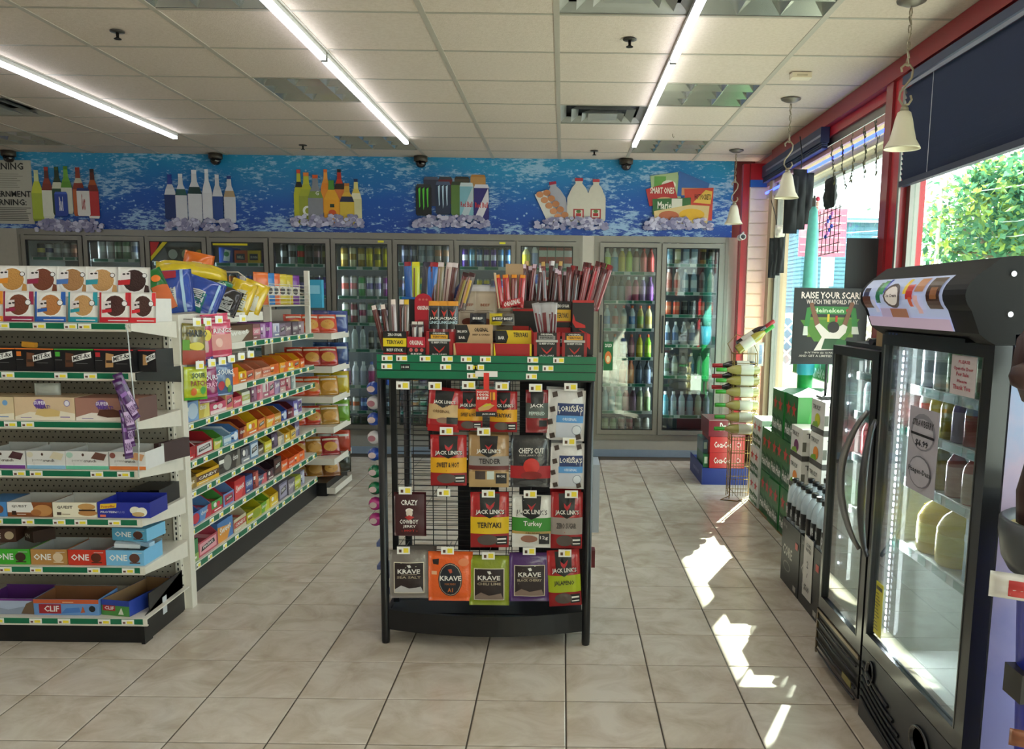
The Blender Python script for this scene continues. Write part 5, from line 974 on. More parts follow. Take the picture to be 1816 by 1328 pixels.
# ------------------------------------------------ jerky rack
RK = M('#121316', .35); WIREB = M('#141416', .4)
r = thing('display_rack', 'black metal jerky rack with green price bands and a bowed foot bar', 'display rack', (-.315, 3.85, 0))
def X(x): return x+.315
for x in (-.746, .118):
    for y in (3.585, 4.17): MB().lathe([(.0165, 0), (.018, .012), (.018, 1.15)], RK, n=14).obj('leg', r, (X(x), y-3.85, 0))
m = MB(); m.box(X(-.742), X(.132), -.30, .34, 1.215, 1.238, RK).box(X(-.735), X(.125), -.29, .33, 1.14, 1.215, RK); m.obj('top_tray', r)
for i, (z0, z1, x1) in enumerate(((1.217, 1.246, .140), (1.184, 1.214, .140), (1.15, 1.181, .137))):
    pb = MB().box(X(-.752), X(x1), -.322, -.310, z0, z1, GREEN).box(X(-.752), X(x1), -.318, -.302, z0-.003, z0, BLACK).obj('price_band', r)
TGX = [[-.733, -.70-.006+.025, -.58, -.49, -.413, -.337, -.145+.0, -.03], [-.735, -.507, -.395, -.36, -.138, -.08], [-.375, -.149]]
TGX = [[-.731, -.672, -.577, -.487, -.41, -.332, -.14, -.035], [-.733, -.494, -.386, -.36, -.138, -.078], [-.385, -.145]]
for k, xs in enumerate(TGX):
    z = (1.2205, 1.1875, 1.1535)[k]
    for x in xs:
        m = MB(); m.box(X(x), X(x)+.044, -.3245, -.3225, z, z+.022, PAPER); m.box(X(x)+.024, X(x)+.042, -.325, -.3246, z+.004, z+.018, YEL); m.box(X(x)+.006, X(x)+.013, -.325, -.3246, z+.003, z+.015, M('#6a4038')); m.obj('price_card', r)
m = MB()
m.box(X(-.655), X(-.617), -.3245, -.3225, 1.186, 1.208, M('#1c1c20')); art(m, .03, .014, [('t', '10.00', 0, 1, .1, .8, PAPER)], x0=X(-.651), z0=1.19, y0=-.3247)
m.obj('price_card', r)
# bowed foot bars front and rear, stretchers
for yy, sg in ((3.585, -1), (4.17, 1)):
    m = MB(); n = 14; x0, x1 = -.729, .101
    P_ = []
    for i in range(n+1):
        u = i/n; P_.append((X(x0+(x1-x0)*u), yy-3.85+sg*.075*(1-(2*u-1)**2)))
    for i in range(n):
        (a, b), (c, d) = P_[i], P_[i+1]; e = .010
        m.add([(a,b-e,.062),(c,d-e,.062),(c,d+e,.062),(a,b+e,.062),(a,b-e,.15),(c,d-e,.15),(c,d+e,.15),(a,b+e,.15)], [(0,3,2,1),(4,5,6,7),(0,1,5,4),(2,3,7,6)], RK)
    m.obj('foot_bar', r)
for x in (-.746, .118): MB().box(X(x)-.008, X(x)+.008, 3.60-3.85, 4.155-3.85, .07, .13, RK).obj('side_bar', r)
MB().box(X(-.73), X(.10), -.26, .31, .125, .132, RK).obj('bottom_shelf', r)
def grid(y, x0, x1, z0, z1, nm):
    m = MB(); z = z0
    while z < z1: m.box(X(x0), X(x1), y-.0013, y+.0013, z-.0013, z+.0013, WIREB); z += .0245
    for i in range(6): x = x0+(x1-x0)*i/5; m.box(X(x)-.0018, X(x)+.0018, y, y+.004, z0, z1, WIREB)
    return stuff(m.obj(nm, r))
grid(3.68-3.85, -.71, .085, .16, 1.13, 'wire_grid')
grid(4.12-3.85, -.71, .085, .16, 1.13, 'wire_grid')
for x in (-.715, .09): MB().box(X(x)-.012, X(x)+.012, 3.67-3.85, 3.69-3.85, .15, 1.14, RK).obj('grid_post', r)
MB().box(X(-.64), X(-.53), .30, .305, .75, 1.1, M('#27282c', .6)).box(X(-.2), X(.09), .30, .305, .2, 1.13, M('#26272a', .6)).box(X(-.5), X(-.3), .30, .305, .25, .7, M('#1c1d20', .6)).obj('rear_bags_backing', r)
# jerky bags hanging in front
JG = 'jerky bags hanging on the front of the black rack'
JK = M('#1b1a1c', .4); JR = M('#b01c22', .35); WT = M('#e9e6e0', .4); DRK = M('#4a3c36', .5)
def jl(band, txt, tc=JK, low='#9a1a20', win='#5a504c'):
    return [('r', .0, 1, 0, .26, M(low, .35)), ('r', 0, 1, .26, .56, M(band, .35)), ('p', [(.24,.98),(.76,.98),(.74,.62),(.5,.54),(.26,.62)], JK), ('p', [(.4,.82),(.5,.72),(.64,.84),(.6,.75),(.51,.68),(.42,.74)], M('#b82028')), ('t', "JACK LINK'S", .15, .90, .588, .692, JK), ('t', "JACK LINK'S", .14, .88, .6, .7, WT), ('t', txt, .18, .8, .37, .47, tc), ('c', .45, .15, .27, .1, M(win)), ('r', .66, .96, .06, .22, JK), ('r', .7, .93, .15, .18, WT), ('r', .7, .93, .09, .11, WT)]
def krave(edge): return [('r', .12, .88, .12, .76, M('#d8cfb8')), ('r', .14, .86, .135, .745, M('#2a1c1c')), ('p', [(.45,.7),(.53,.71),(.56,.66),(.5,.64)], WT), ('t', 'KRAVE', .22, .78, .53, .62, WT), ('r', .3, .7, .5, .51, M('#b8a890')), ('t', edge, .2, .8, .43, .48, M('#b0a088')), ('p', [(.14,.135),(.86,.135),(.8,.26),(.5,.22),(.3,.28),(.14,.2)], M('#8a7468' if edge != 'SEA SALT' else '#b8b4b4'))]
LOR = [('r', .28, .96, .5, .74, M('#22366a')), ('t', "LORISSA'S", .3, .94, .58, .69, WT), ('r', .26, .96, .36, .5, M('#5a9ad8')), ('t', 'ORIGINAL', .42, .8, .4, .46, M('#d8e8f4')), ('r', .26, .9, .06, .36, M('#c8ccd8')), ('c', .8, .22, .13, .1, M('#9098a8')), ('c', .8, .22, .11, .085, M('#d8dce4'))]+[('p', [(u,v),(u+.13,v+.03),(u+.1,v+.13),(u-.03,v+.1)], DRK) for u, v in ((.15,.84),(.8,.86),(.1,.55),(.05,.3),(.12,.03),(.8,.02))]
BAGS = [(-.554,-.424,.932,1.105,'#b02028',[('r',0,1,.3,.66,M('#c8a878'))]+[('p', [(.2,.98),(.8,.98),(.7,.64),(.45,.58),(.2,.68)], JK), ('t', "JACK LINK'S", .16, .85, .66, .76, WT), ('t', 'ORIGINAL', .15, .7, .46, .53, M('#6a4a28')), ('c', .5, .28, .22, .07, M('#8a6a58')), ('r', .6, .95, .2, .36, JK), ('r', .0, 1, 0, .16, JR)], 'red and tan jerky bag at the left of the top row', .06),
 (-.432,-.326,.938,1.1,'#b02028',jl('#e0a020', 'SWEET & HOT'),'red and yellow jerky bag just left of the red hanging sign', 0),
 (-.296,-.182,.933,1.102,'#a81c24',jl('#e0a41c', 'TERIYAKI'),'red and yellow jerky bag just right of the red hanging sign', 0),
 (-.147,-.054,.932,1.11,'#8a1c24',[('r',.0,1,.35,.7,M('#5a605c')),('p',[(.2,.98),(.8,.98),(.75,.6),(.25,.6)],JK),('t','JACK',.2,.8,.58,.68,WT),('t','PEPPERED',.15,.85,.42,.5,M('#c8d8d0')),('r',.6,.95,.15,.3,JK)],'narrow crinkled red and grey jerky bag in the top row', 0),
 (-.063,.095,.901,1.112,'#d8d4d2',LOR,'white jerky bag with chocolate squares and blue label in the top row', .03),
 (-.542,-.392,.704,.918,'#b01c22',jl('#e2a61e', 'SWEET & HOT'),'red and yellow jerky bag at the left of the second row', 0),
 (-.382,-.216,.699,.92,'#a8845a',[('r',0,1,.0,.3,M('#c0a070')),('r',0,1,.42,.6,M('#9a9490')),('r',0,1,.34,.42,M('#6a2a28')),('p',[(.27,.98),(.73,.98),(.7,.66),(.5,.58),(.3,.66)],JK),('p',[(.4,.82),(.5,.74),(.6,.84),(.5,.7)],M('#b82028')),('t',"JACK LINK'S",.2,.8,.64,.74,WT),('t','TENDER',.26,.8,.46,.56,M('#3a3434')),('r',.16,.42,.16,.32,DRK),('r',.46,.64,.16,.32,M('#c8d0c8')),('r',.68,.95,.08,.28,JK),('t','80 CAL',.71,.92,.2,.25,WT)],'tan and bronze jerky bag in the middle of the second row', 0),
 (-.209,-.04,.701,.92,'#2c2c30',[('r',0,1,.18,.42,M('#a81c24')),('t',"CHEF'S CUT",.2,.82,.66,.77,WT),('t','REAL JERKY CO',.22,.78,.6,.64,M('#b0a8a0')),('c',.52,.42,.2,.15,M('#c83028')),('c',.52,.24,.26,.08,M('#8a1c1c')),('c',.5,.1,.3,.05,M('#4a4a4c'))],'charcoal jerky bag with a red band and white lettering in the second row', 0),
 (-.045,.098,.696,.889,'#d8d4d2',LOR,'white jerky bag with chocolate squares and blue label in the second row', 0),
 (-.698,-.563,.484,.673,'#4a1c22',[('r',.05,.95,.04,.96,M('#421a20')),('t','CRAZY',.24,.76,.72,.84,WT,-.0),('c',.5,.6,.12,.05,WT),('c',.5,.54,.1,.09,M('#d8c8b8')),('p',[(.35,.45),(.5,.38),(.65,.45),(.5,.5)],M('#b02a28')),('t','COWBOY',.2,.78,.3,.4,WT),('t','JERKY',.3,.7,.2,.27,WT),('t','- HOT -',.25,.75,.12,.17,M('#c83028'))],'maroon jerky bag with a skull in a hat at the left of the third row', 0),
 (-.376,-.215,.439,.677,'#b01c22',jl('#e2ba1e', 'TERIYAKI'),'red and bright yellow jerky bag in the third row', 0),
 (-.201,-.038,.441,.667,'#dedcd6',[('r',0,1,.32,.58,M('#3a8a30')),('r',0,1,.27,.32,M('#b89858')),('p',[(.25,.98),(.75,.98),(.72,.62),(.5,.54),(.28,.62)],JK),('p',[(.4,.84),(.5,.75),(.62,.86),(.5,.7)],M('#b82028')),('t',"JACK LINK'S",.12,.91,.615,.735,JK),('t',"JACK LINK'S",.14,.88,.63,.74,WT),('t','Turkey',.3,.78,.4,.52,WT),('t','ORIGINAL',.35,.75,.28,.31,JK),('c',.45,.18,.22,.07,M('#9a6a58')),('r',.7,.97,.08,.28,JK),('t','12g',.73,.94,.16,.24,WT)],'white and green turkey jerky bag in the third row', 0),
 (-.038,.095,.438,.681,'#a81c24',jl('#9a8e88', 'ZERO SUGAR', M('#3a3030')),'red and silver grey jerky bag at the right of the third row', 0),
 (-.721,-.553,.212,.423,'#7a726c',krave('SEA SALT'),'grey jerky bag with a dark framed label at the left of the bottom row', 0),
 (-.556,-.367,.202,.418,'#e8601c',[('c',.5,.45,.27,.34,M('#141a28')),('c',.5,.45,.25,.32,M('#c8b8a0')),('c',.5,.45,.24,.31,M('#161a26')),('p',[(.45,.66),(.53,.67),(.55,.6),(.5,.58)],M('#b8482a')),('t','KRAVE',.27,.75,.43,.53,WT),('t','PORK RINDS',.38,.62,.34,.38,M('#b06a38')),('t','A1',.44,.56,.2,.28,M('#c86a28')),('p',[(.1,.85),(.25,.87),(.24,.75),(.12,.76)],M('#2a2020')),('c',.8,.8,.12,.08,M('#e88858')),('r',.08,.2,.55,.62,M('#efb890'))],'bright orange jerky bag with an oval navy label in the bottom row', 0),
 (-.382,-.212,.184,.402,'#8a981c',krave('CHILI LIME'),'lime green jerky bag with a dark framed label in the bottom row', 0),
 (-.212,-.04,.204,.417,'#4a2068',krave('BLACK CHERRY'),'purple jerky bag with a dark framed label in the bottom row', 0),
 (-.04,.098,.186,.431,'#b01c22',jl('#a8b81c', 'JALAPENO', JK),'red and lime jerky bag at the right of the bottom row', -.06)]
TY = [1.12, 1.12, 1.125, 1.118, 1.12, .934, .934, .896, .68, .674, .673, .674, .423, .424, .405, .426, .42]
def bag_hook(x, z, y=3.575, lab=''):
    t = thing('peg_hook', 'black peg hook with price flag '+lab, 'hook', (x, y, z), group='peg hooks on the front of the black rack')
    MB().path([(0, .1, 0), (0, -.035, 0)], .002, WIREB, 5).obj('wire', t)
    m = MB().box(-.027, .027, -.0385, -.0365, -.016, .016, PAPER); m.box(0, .021, -.039, -.0386, -.01, .01, YEL); m.box(-.019, -.008, -.039, -.0386, -.009, .004, M('#5a3a28')); m.obj('price_flag', t)
for i, (a, b_, z0, z1, c, els, lb, rz) in enumerate(BAGS):
    w_, h = b_-a, z1-z0
    bag('jerky_bag', w_, h, .017, M(c, .28, coat=.5, bump=.7, nscale=22), els, lb, 'jerky bag', ((a+b_)/2, 3.562, z0-.004), (-.02, rz, rnd.uniform(-.05, .05)), JG, wob=.0035, seed=100+i)
    if i in (0, 4, 8, 13, 12, 6): bag('jerky_bag', w_, h, .012, M(c, .35), None, 'bag behind the '+lb.replace('with a dark framed label ','').replace('with chocolate squares and blue label ',''), 'jerky bag', ((a+b_)/2-(.012 if i != 13 else -.02), 3.605, z0+.002), (0, rz+.03, .12), JG, seed=130+i)
FL = [(-.649,1.12,'far left of the top row'),(-.517,1.12,'over the tan bag'),(-.38,1.125,'left of the red sign'),(-.243,1.122,'right of the red sign'),(-.106,1.117,'over the narrow bag'),(.038,1.122,'over the upper white bag'),(-.472,.934,'over the left bag of the second row'),(-.318,.933,'over the bronze bag'),(.035,.896,'over the lower white bag'),(-.645,.681,'over the maroon bag'),(-.485,.674,'on the empty hook of the third row'),(-.299,.672,'over the bright yellow bag'),(-.125,.672,'over the turkey bag'),(.047,.674,'over the silver grey bag'),(-.656,.424,'over the grey bag'),(-.471,.425,'over the orange bag'),(-.299,.405,'over the lime bag'),(-.127,.427,'over the purple bag'),(.023,.42,'over the red and lime bag')]
for x, z, l in FL: bag_hook(x, z, lab=l)
# hanging red sign
t = thing('hanging_sign', 'red hanging sign reading 100% beef on a red strip from the green bands', 'sign', (-.305, 3.512, 1.0))
MB().box(-.011, .011, -.001, 0, .105, .178, M('#d8342a')).box(-.045, .045, .0, .001, .162, .185, M('#e6e2de')).obj('strip', t)
art(MB().box(-.0425, .0425, -.0015, .0005, 0, .11, M('#c8281e')), .085, .11, [('t', 'MADE WITH', .05, .6, .88, .94, WT), ('t', '100%', .05, .62, .76, .86, WT), ('t', 'BEEF', .05, .6, .63, .73, WT), ('r', .68, .92, .62, .9, M('#e0a030')), ('r', .74, .8, .55, .9, M('#7a2a18')), ('p', [(.1,.3),(.5,.5),(.9,.42),(.6,.25),(.15,.2)], M('#c8a060')), ('p', [(.3,.4),(.7,.5),(.75,.44),(.4,.36)], M('#c8c020')), ('r', 0, 1, 0, .18, JK), ('t', 'JACK LINKS', .3, .92, .05, .12, WT)], y0=-.0018).obj('card', t)
# items seen through the grid and on the sides
stp = thing('lollipop_display', 'upright blue card strip holding round lollipop tubs on the left side of the rack', 'display', (-.80, 3.95, .18))
MB().box(-.03, -.02, -.04, .04, 0, .95, M('#2a3a78', .5)).box(-.025, .0475, -.01, .01, -.09, -.06, M('#2a3a78', .5)).box(-.028, -.022, -.01, .01, -.09, 0, M('#2a3a78', .5)).box(-.02, .035, -.045, .045, -.0, .06, M('#4a5a90', .5)).box(-.05, -.02, -.04, .04, .15, .17, M('#5a6aa0', .4)).box(-.05, -.02, -.04, .04, .04, .06, M('#5a6aa0', .4)).obj('card', stp)
for i, (z, c, n) in enumerate(((1.066, '#2a50b0', 'blue'), (1.0, '#e0dcdc', 'white'), (.925, '#2a50b0', 'blue'), (.84, '#e0dcdc', 'white'), (.762, '#2a50b0', 'blue'), (.682, '#1a7a4a', 'green'), (.603, '#1a7a4a', 'green'), (.53, '#c8388a', 'pink'), (.455, '#c8388a', 'pink'))):
    o = MB().lathe([(.006, -.03), (.02, -.024), (.029, -.012), (.032, 0), (.029, .014), (.018, .027), (.005, .032)], M(c, .25, coat=.6), n=16).obj('candy_ball', None, (-.855, 3.93, z)); tag(o, '%s candy ball on the rack side, %s from top' % (n, ORD[i]), 'candy', 'round candy balls on the left side of the rack')
    art(MB(), .05, .04, [('c', .5, .5, .35, .35, M('#e8d0d0' if n != 'white' else '#b87a88'))], y0=-.0325, z0=-.02, x0=-.03).obj('printed_mark', o)
o = MB().box(-.02, .02, -.1, .1, 0, .31, M('#b8c0cc', .4)).obj('paper_bag', None, (.155, 3.9, .44)); tag(o, 'pale grey packet hanging on the right side of the rack', 'packet')
o = MB().box(-.012, .012, -.03, .03, 0, .08, M('#6a1a20', .4)).obj('jerky_bag', None, (.15, 3.85, .27)); tag(o, 'edge of a dark red packet poking out low on the right side', 'packet')
# tray contents, front row
TZ = 1.2385; TY0 = 3.556
TGp = 'meat snack boxes on top of the rack'
def tb(name, a, b_, z0, h, y, d, c, els, lb, side=None, openc=True, rot=0):
    w_ = b_-a; q = .003; cm = M(c, .4); s2 = M(side, .4) if side else cm; mb = MB()
    if openc:
        mb.box(-w_/2, w_/2, 0, d, 0, q, cm).box(-w_/2, w_/2, 0, q, q, h, cm).box(-w_/2, -w_/2+q, q, d-q, q, h, s2).box(w_/2-q, w_/2, q, d-q, q, h, s2).box(-w_/2, w_/2, d-q, d, q, h, cm)
    else: mb.box(-w_/2, w_/2, 0, d, 0, h, cm, fm={'r': s2, 'l': s2})
    o = mb.obj(name, None, ((a+b_)/2, y, z0+.0008), (0, 0, rot)); tag(o, lb, 'snack box', TGp)
    if els: art(MB(), w_, h, els, y0=-.0006).obj('printed_front', o)
    return o
JY = M('#e0c420', .4)
tb('stick_box', -.73, -.635, TZ, .10, TY0, .08, '#8a1c20', [('r', 0, 1, .72, 1, JK), ('t', 'ZERO SUGAR', .2, .8, .8, .92, WT), ('r', 0, 1, .38, .72, JY), ('t', 'TERIYAKI', .15, .85, .48, .64, JK), ('r', 0, 1, .12, .38, JK), ('t', 'BEEF STICK', .15, .85, .18, .3, WT), ('r', 0, 1, 0, .12, M('#c02a28'))], 'black and yellow stick box at the left end of the rack top')
tb('stick_box', -.632, -.558, TZ, .078, TY0, .08, '#a8182a', [('r', 0, 1, .45, 1, M('#b81c34')), ('t', 'ORIGINAL', .12, .88, .58, .82, WT), ('r', 0, 1, 0, .45, JK)]+[('c', .2+.3*i, .32, .1, .1, M('#c85a58')) for i in range(3)]+[('t', 'BEEF', .2, .8, .04, .16, WT)], 'crimson stick box with three round dots on the rack top')
o = thing('display_card', 'crimson rounded header card standing behind the crimson stick box', 'card', (-.578, 3.64, TZ+.075))
m = MB(); m.prism([(-.036, 0), (.036, 0), (.036, .135)]+[(.036*math.cos(a*PI/8), .15+.03*math.sin(a*PI/8)) for a in range(0, 9)]+[(-.036, .135)], -.002, .0, M('#b01a2e', .35))
art(m, .072, .18, [('t', 'ORIGINAL', .15, .85, .62, .72, WT)]+[('c', .3+.2*i, .86, .07, .025, M('#c86a60')) for i in range(3)]+[('r', .2, .8, .1, .4, M('#8a1422'))], y0=-.0022); m.obj('card', o)
MB().box(-.006, .006, 0, .003, -.074, 0, M('#7a1420')).obj('support', o)
JB = lambda flav, fc: [('r', .12, .88, 0, 1, JK), ('t', 'ORIGINAL', .25, .75, .9, .97, WT), ('r', .18, .82, .72, .88, M(fc)), ('t', flav, .24, .76, .76, .84, JK), ('r', .08, .92, .62, .71, M('#b8b4b0')), ('t', '12 BEEF STICKS', .2, .8, .53, .6, WT), ('p', [(.28,.42),(.5,.22),(.72,.44),(.66,.3),(.5,.14),(.36,.28)], M('#c02a28')), ('t', 'JACK LINKS', .22, .78, .04, .12, WT)]
tb('stick_box', -.555, -.447, TZ, .10, TY0, .09, '#9a1c22', JB('TERIYAKI', '#e0a428'), 'red sided stick box with an orange flavour band on the rack top', side='#b02028')
t_ = tb('display_tray', -.443, -.283, TZ, .055, TY0, .10, '#a81a1e', [('p', [(0,0),(.08,0),(.03,1),(0,1)], M('#c8a070')), ('r', .95, 1, 0, 1, M('#c8a070'))], 'red bar tray with a tan header card on the rack top')
m = MB().box(-.076, .076, .05, .053, .05, .13, M('#c0a078', .5)); art(m, .152, .072, [('p', [(0,0),(.3,0),(.38,.5),(.3,1),(0,1)], JK), ('t', 'SMALL BATCH', .03, .3, .55, .7, WT), ('t', 'BAR', .08, .25, .2, .35, WT), ('t', 'ORIGINAL', .5, .88, .62, .85, JK), ('t', 'BEEF & CURED', .45, .93, .4, .5, M('#5a4430'))], z0=.056, y0=.0495); m.obj('header_card', t_)
t_ = tb('display_tray', -.279, -.124, TZ, .055, TY0, .10, '#a81a1e', [('r', .95, 1, 0, 1, JY), ('p', [(0,0),(.06,0),(.02,1),(0,1)], JY)], 'red bar tray with a yellow header card on the rack top')
m = MB().box(-.074, .074, .05, .053, .05, .108, M('#d8b81c', .5)); art(m, .148, .052, [('p', [(0,0),(.3,0),(.36,.5),(.3,1),(0,1)], JK), ('t', 'BAR', .08, .25, .3, .55, WT), ('t', 'TERIYAKI', .5, .9, .5, .85, JK)], z0=.055, y0=.0495); m.obj('header_card', t_)
for i, (x, z, c, a) in enumerate(((-.36, .02, '#b89a78', .1), (-.35, .012, '#8a3a30', -.15), (-.19, .03, '#d8bc20', .05), (-.2, .02, '#3a2420', -.1), (-.18, .012, '#e0c428', .03))):
    o = MB().cbox(0, 0, .006, .11, .03, .010, M(c, .35), Euler((.25, 0, a))).obj('snack_bar', None, (x, 3.60, TZ+.008+z)); tag(o, ('tan bar lying in the tan headed tray', 'dark red bar under the tan one in the tray', 'uppermost yellow bar in the yellow headed tray', 'dark bar between the yellow ones in the tray', 'lowest yellow bar in the yellow headed tray')[i], 'snack bar')
tb('stick_box', -.115, -.009, TZ, .102, TY0, .09, '#9a1c22', JB('PEPPERED', '#8a8886'), 'red sided stick box with a grey flavour band on the rack top', side='#a01c24')
tb('stick_box', .0, .102, TZ, .102, TY0, .09, '#9a1c22', JB('TERIYAKI', '#e0a02a'), 'red sided orange banded stick box at the right end of the rack top', side='#a01c24')
# rear step and boxes
o = tag(MB().box(-.72, .13, 3.92, 4.14, 0, .11, M('#1b1c1e', .5)).box(-.72, .13, 3.92, 3.925, .11, .118, M('#303236', .4)).obj('riser', None, (0, 0, TZ+.0008)), 'black step raising the rear row of boxes on the rack top', 'riser')
tb('stick_box', .043, .135, TZ, .235, 3.76, .09, '#1c1c1f', [('r', 0, 1, .955, 1, M('#c02c2a')), ('p', [(.05,.75),(.15,.62),(.6,.55),(.62,.5),(.15,.5),(.0,.6)], M('#c82c28')), ('p', [(.3,.48),(.85,.38),(.85,.1),(.6,.2),(.55,.4)], M('#c82c28'))], 'tall black stick box with red horn shapes at the right rear')
tb('stick_box', -.035, .036, TZ, .225, 3.80, .09, '#b02026', [('r', 0, 1, .86, 1, JK), ('t', 'ZERO SUGAR', .1, .9, .9, .96, WT), ('r', 0, 1, .64, .86, M('#e0ae28')), ('t', 'TERIYAKI', .15, .85, .7, .8, JK), ('r', 0, 1, .52, .62, JK), ('r', .2, .9, .15, .35, JK), ('t', 'JACK LINKS', .25, .85, .2, .3, WT)], 'tall stick box with an amber band in the middle row')
tb('stick_box', -.215, -.10, TZ, .195, 3.80, .09, '#1b1b1e', [('r', 0, 1, .95, 1, M('#c02c2a')), ('r', .0, .6, .3, .62, M('#b82826')), ('r', .12, .48, .42, .52, JK), ('p', [(.65,.6),(1,.3),(1,.1),(.6,.3)], M('#b82826'))], 'black stick box with red block letters in the middle row')
tb('stick_box', -.72, -.62, TZ+.12, .12, 3.93, .12, '#15171c', [('r', 0, 1, .92, 1, M('#1a68b8'))], 'black stick box with a bright blue rim at the left rear')
tb('stick_box', -.60, -.47, TZ+.12, .09, 3.93, .12, '#2a1416', None, 'dark maroon stick box behind the crimson header card')
tb('stick_box', -.18, .0, TZ+.12, .11, 3.95, .12, '#8a6a50', [('r', 0, 1, .7, 1, M('#3a2420'))], 'brown carton of meat sticks at the rear centre right')
tb('stick_box', .0, .13, TZ+.12, .11, 3.95, .12, '#2a1a1c', None, 'dark carton of meat sticks at the rear right corner')
# beige jerky pouches in the middle
for i, (x, y, z, h, rz) in enumerate(((-.41, 3.86, .10, .17, .1), (-.335, 3.84, .10, .17, -.05), (-.26, 3.87, .10, .165, -.2), (-.37, 3.93, .14, .16, .1), (-.29, 3.94, .14, .15, 0))):
    bag('jerky_pouch', .10, h, .02, M('#b8a894' if i < 3 else '#d0cdd0', .35), [('t', 'BEEF', .3, .7, .6, .67, M('#8a4a30')), ('r', .15, .85, .48, .5, M('#8a7a68')), ('r', .15, .7, .43, .45, M('#8a7a68')), ('c', .5, .2, .3, .1, M('#7a4030'))] if i < 3 else None, ('beige jerky pouch, left one of the front three on the rack top', 'beige jerky pouch, middle one of the front three on the rack top', 'beige jerky pouch, right one of the front three on the rack top', 'crinkled silvery pouch behind the beige ones on the left', 'crinkled silvery pouch behind the beige ones on the right')[i], 'jerky pouch', (x, y-.03, TZ+z), (-.12, 0, rz), 'jerky pouches in the middle of the rack top', wob=.004, seed=200+i)
for i, (x, w_, c, lb) in enumerate(((-.36, .07, '#28282c', 'dark wrapped bundle under the beige pouches'), (-.275, .07, '#c8b41c', 'yellow and black wrapped bundle under the beige pouches'), (-.232, .06, '#6a6258', 'grey wrapped bundle under the beige pouches'))):
    bag('jerky_bundle', w_, .055, .02, M(c, .3), [('r', .15, .85, .2, .6, M('#1c1c20')), ('t', 'BEEF', .2, .8, .3, .5, WT)], lb, 'jerky bundle', (x, 3.73, TZ+.125), (-.4, 0, .1*i), seed=210+i)
tag(MB().box(-.40, -.21, 3.70, 3.80, 0, .10, M('#1c1c1f', .5)).box(-.395, -.215, 3.699, 3.70, .06, .07, M('#3a3a3e')).obj('riser', None, (0, 0, TZ+.0008)), 'black ledge under the wrapped bundles on the rack top', 'riser')
# sticks
SG = 'wrapped meat sticks on top of the rack'
def stick(x, y, z, h, w_, c, lb, tip='#d8c0c8', mark=None, rx=-.08, ry=0, rz=0, seed=0):
    els = [('r', .1, .9, .9, 1, M(tip, .3))]
    if mark: els.append(('r', .22, .78, .2, .8, M(mark, .3)))
    els.append(('r', .28, .42, .05, .86, M('#c89898' if c[1] in '678' else '#7a4a48', .25)))  # lengthwise stripe: a highlight put into the wrapper colour
    els.pop() if c[1] in '12' else None
    bag('meat_stick', w_*1.25, h, .009, M(c, .2, coat=.8), els, lb, 'meat stick', (x, y, z), (rx, ry, rz), SG, wob=.0, seed=seed)
R2_ = random.Random(5); ns = 0
COLS = ['#4a1a1e', '#5a1c22', '#3a1416', '#6a2026', '#4a1e1c', '#7a2028']
for i in range(17):
    x = -.185+i*.0118; 
    stick(x, 4.0+.03*(i % 3), TZ+.2, .185+R2_.uniform(-.02, .03), .017, COLS[i % 6], 'dark wrapped stick in the brown carton, %s from left' % ORD[i], ('#d0b8c8', '#c8a060', '#e8e4e8', '#c8a8b8')[i % 4], '#8a8c94' if i == 9 else None, ry=R2_.uniform(-.12, .12), rz=R2_.uniform(-.3, .3), seed=i)
for i in range(15):
    x = .02+i*.0095
    stick(x, 3.99+.03*(i % 3), TZ+.19, .20+R2_.uniform(-.02, .03), .02, ('#5a1218', '#7a1420', '#8a1a28', '#3a1014')[i % 4], 'deep red wrapped stick in the right rear carton, %s from left' % ORD[i], ('#4a1418', '#8a2028', '#5a1a1c')[i % 3], '#b82838' if i in (7, 9) else None, ry=.06+i*.02, rz=R2_.uniform(-.3, .3), seed=20+i)
for i, x in enumerate((-.262, -.235, -.207, -.180)):
    stick(x, 3.74, TZ+.20, .14, .022, '#b01c26' if i != 2 else '#6a1a1c', 'orange tipped red stick in the tan cup, %s from left' % ORD[i], '#e08a28', None, ry=-.14+.07*i, seed=40+i)
t_ = thing('stick_cup', 'tan card cup with a slanted red ORIGINAL front holding four red sticks', 'cup', (-.215, 3.72, TZ+.196))
m = MB(); m.prism([(-.04, 0), (.045, .02), (.045, .05), (-.04, .03)], -.003, 0, M('#b01c28')); m.prism([(-.055, -.0), (-.05, .0), (-.07, .15), (-.078, .15)], .0, .04, M('#c8b090')); m.prism([(-.03, .05), (.045, .05), (.045, .19), (-.03, .19)], .05, .053, M('#a88a6a'))
art(m, .08, .03, [('t', 'ORIGINAL', .08, .95, .2, .9, WT, .6)], x0=-.04, y0=-.0032); m.obj('card', t_)
for i, x in enumerate((-.725, -.70, -.66, -.635)):
    stick(x+.03, 4.0, TZ+.2, .20, .03, ('#1f5aa8', '#c8d020', '#2a2a38', '#1f68c0')[i], ('blue and red stick at the far left rear', 'lime yellow stick at the left rear', 'dark navy stick at the left rear', 'bright blue stick with a red top at the left rear')[i], ('#8a1c28', '#d8d020', '#28283a', '#9a1c28')[i], None, ry=-.06+.06*i, seed=50+i)
for i, (x, c, l) in enumerate(((-.605, '#1f68c0', 'bright blue stick beside the other bright blue one at the left rear'), (-.59, '#5a1c22', 'maroon stick leaning right at the left rear'), (-.565, '#8a7a5a', 'olive brown crinkled stick at the left rear'), (-.535, '#c8b0a8', 'pale tipped long stick at the left rear'), (-.52, '#5a2020', 'dark red long stick at the left rear'))):
    stick(x, 4.0, TZ+.19, .21, .026, c, l, '#a01c28' if i < 2 else '#d8c8c8', None, ry=.05*(i-1), seed=60+i)
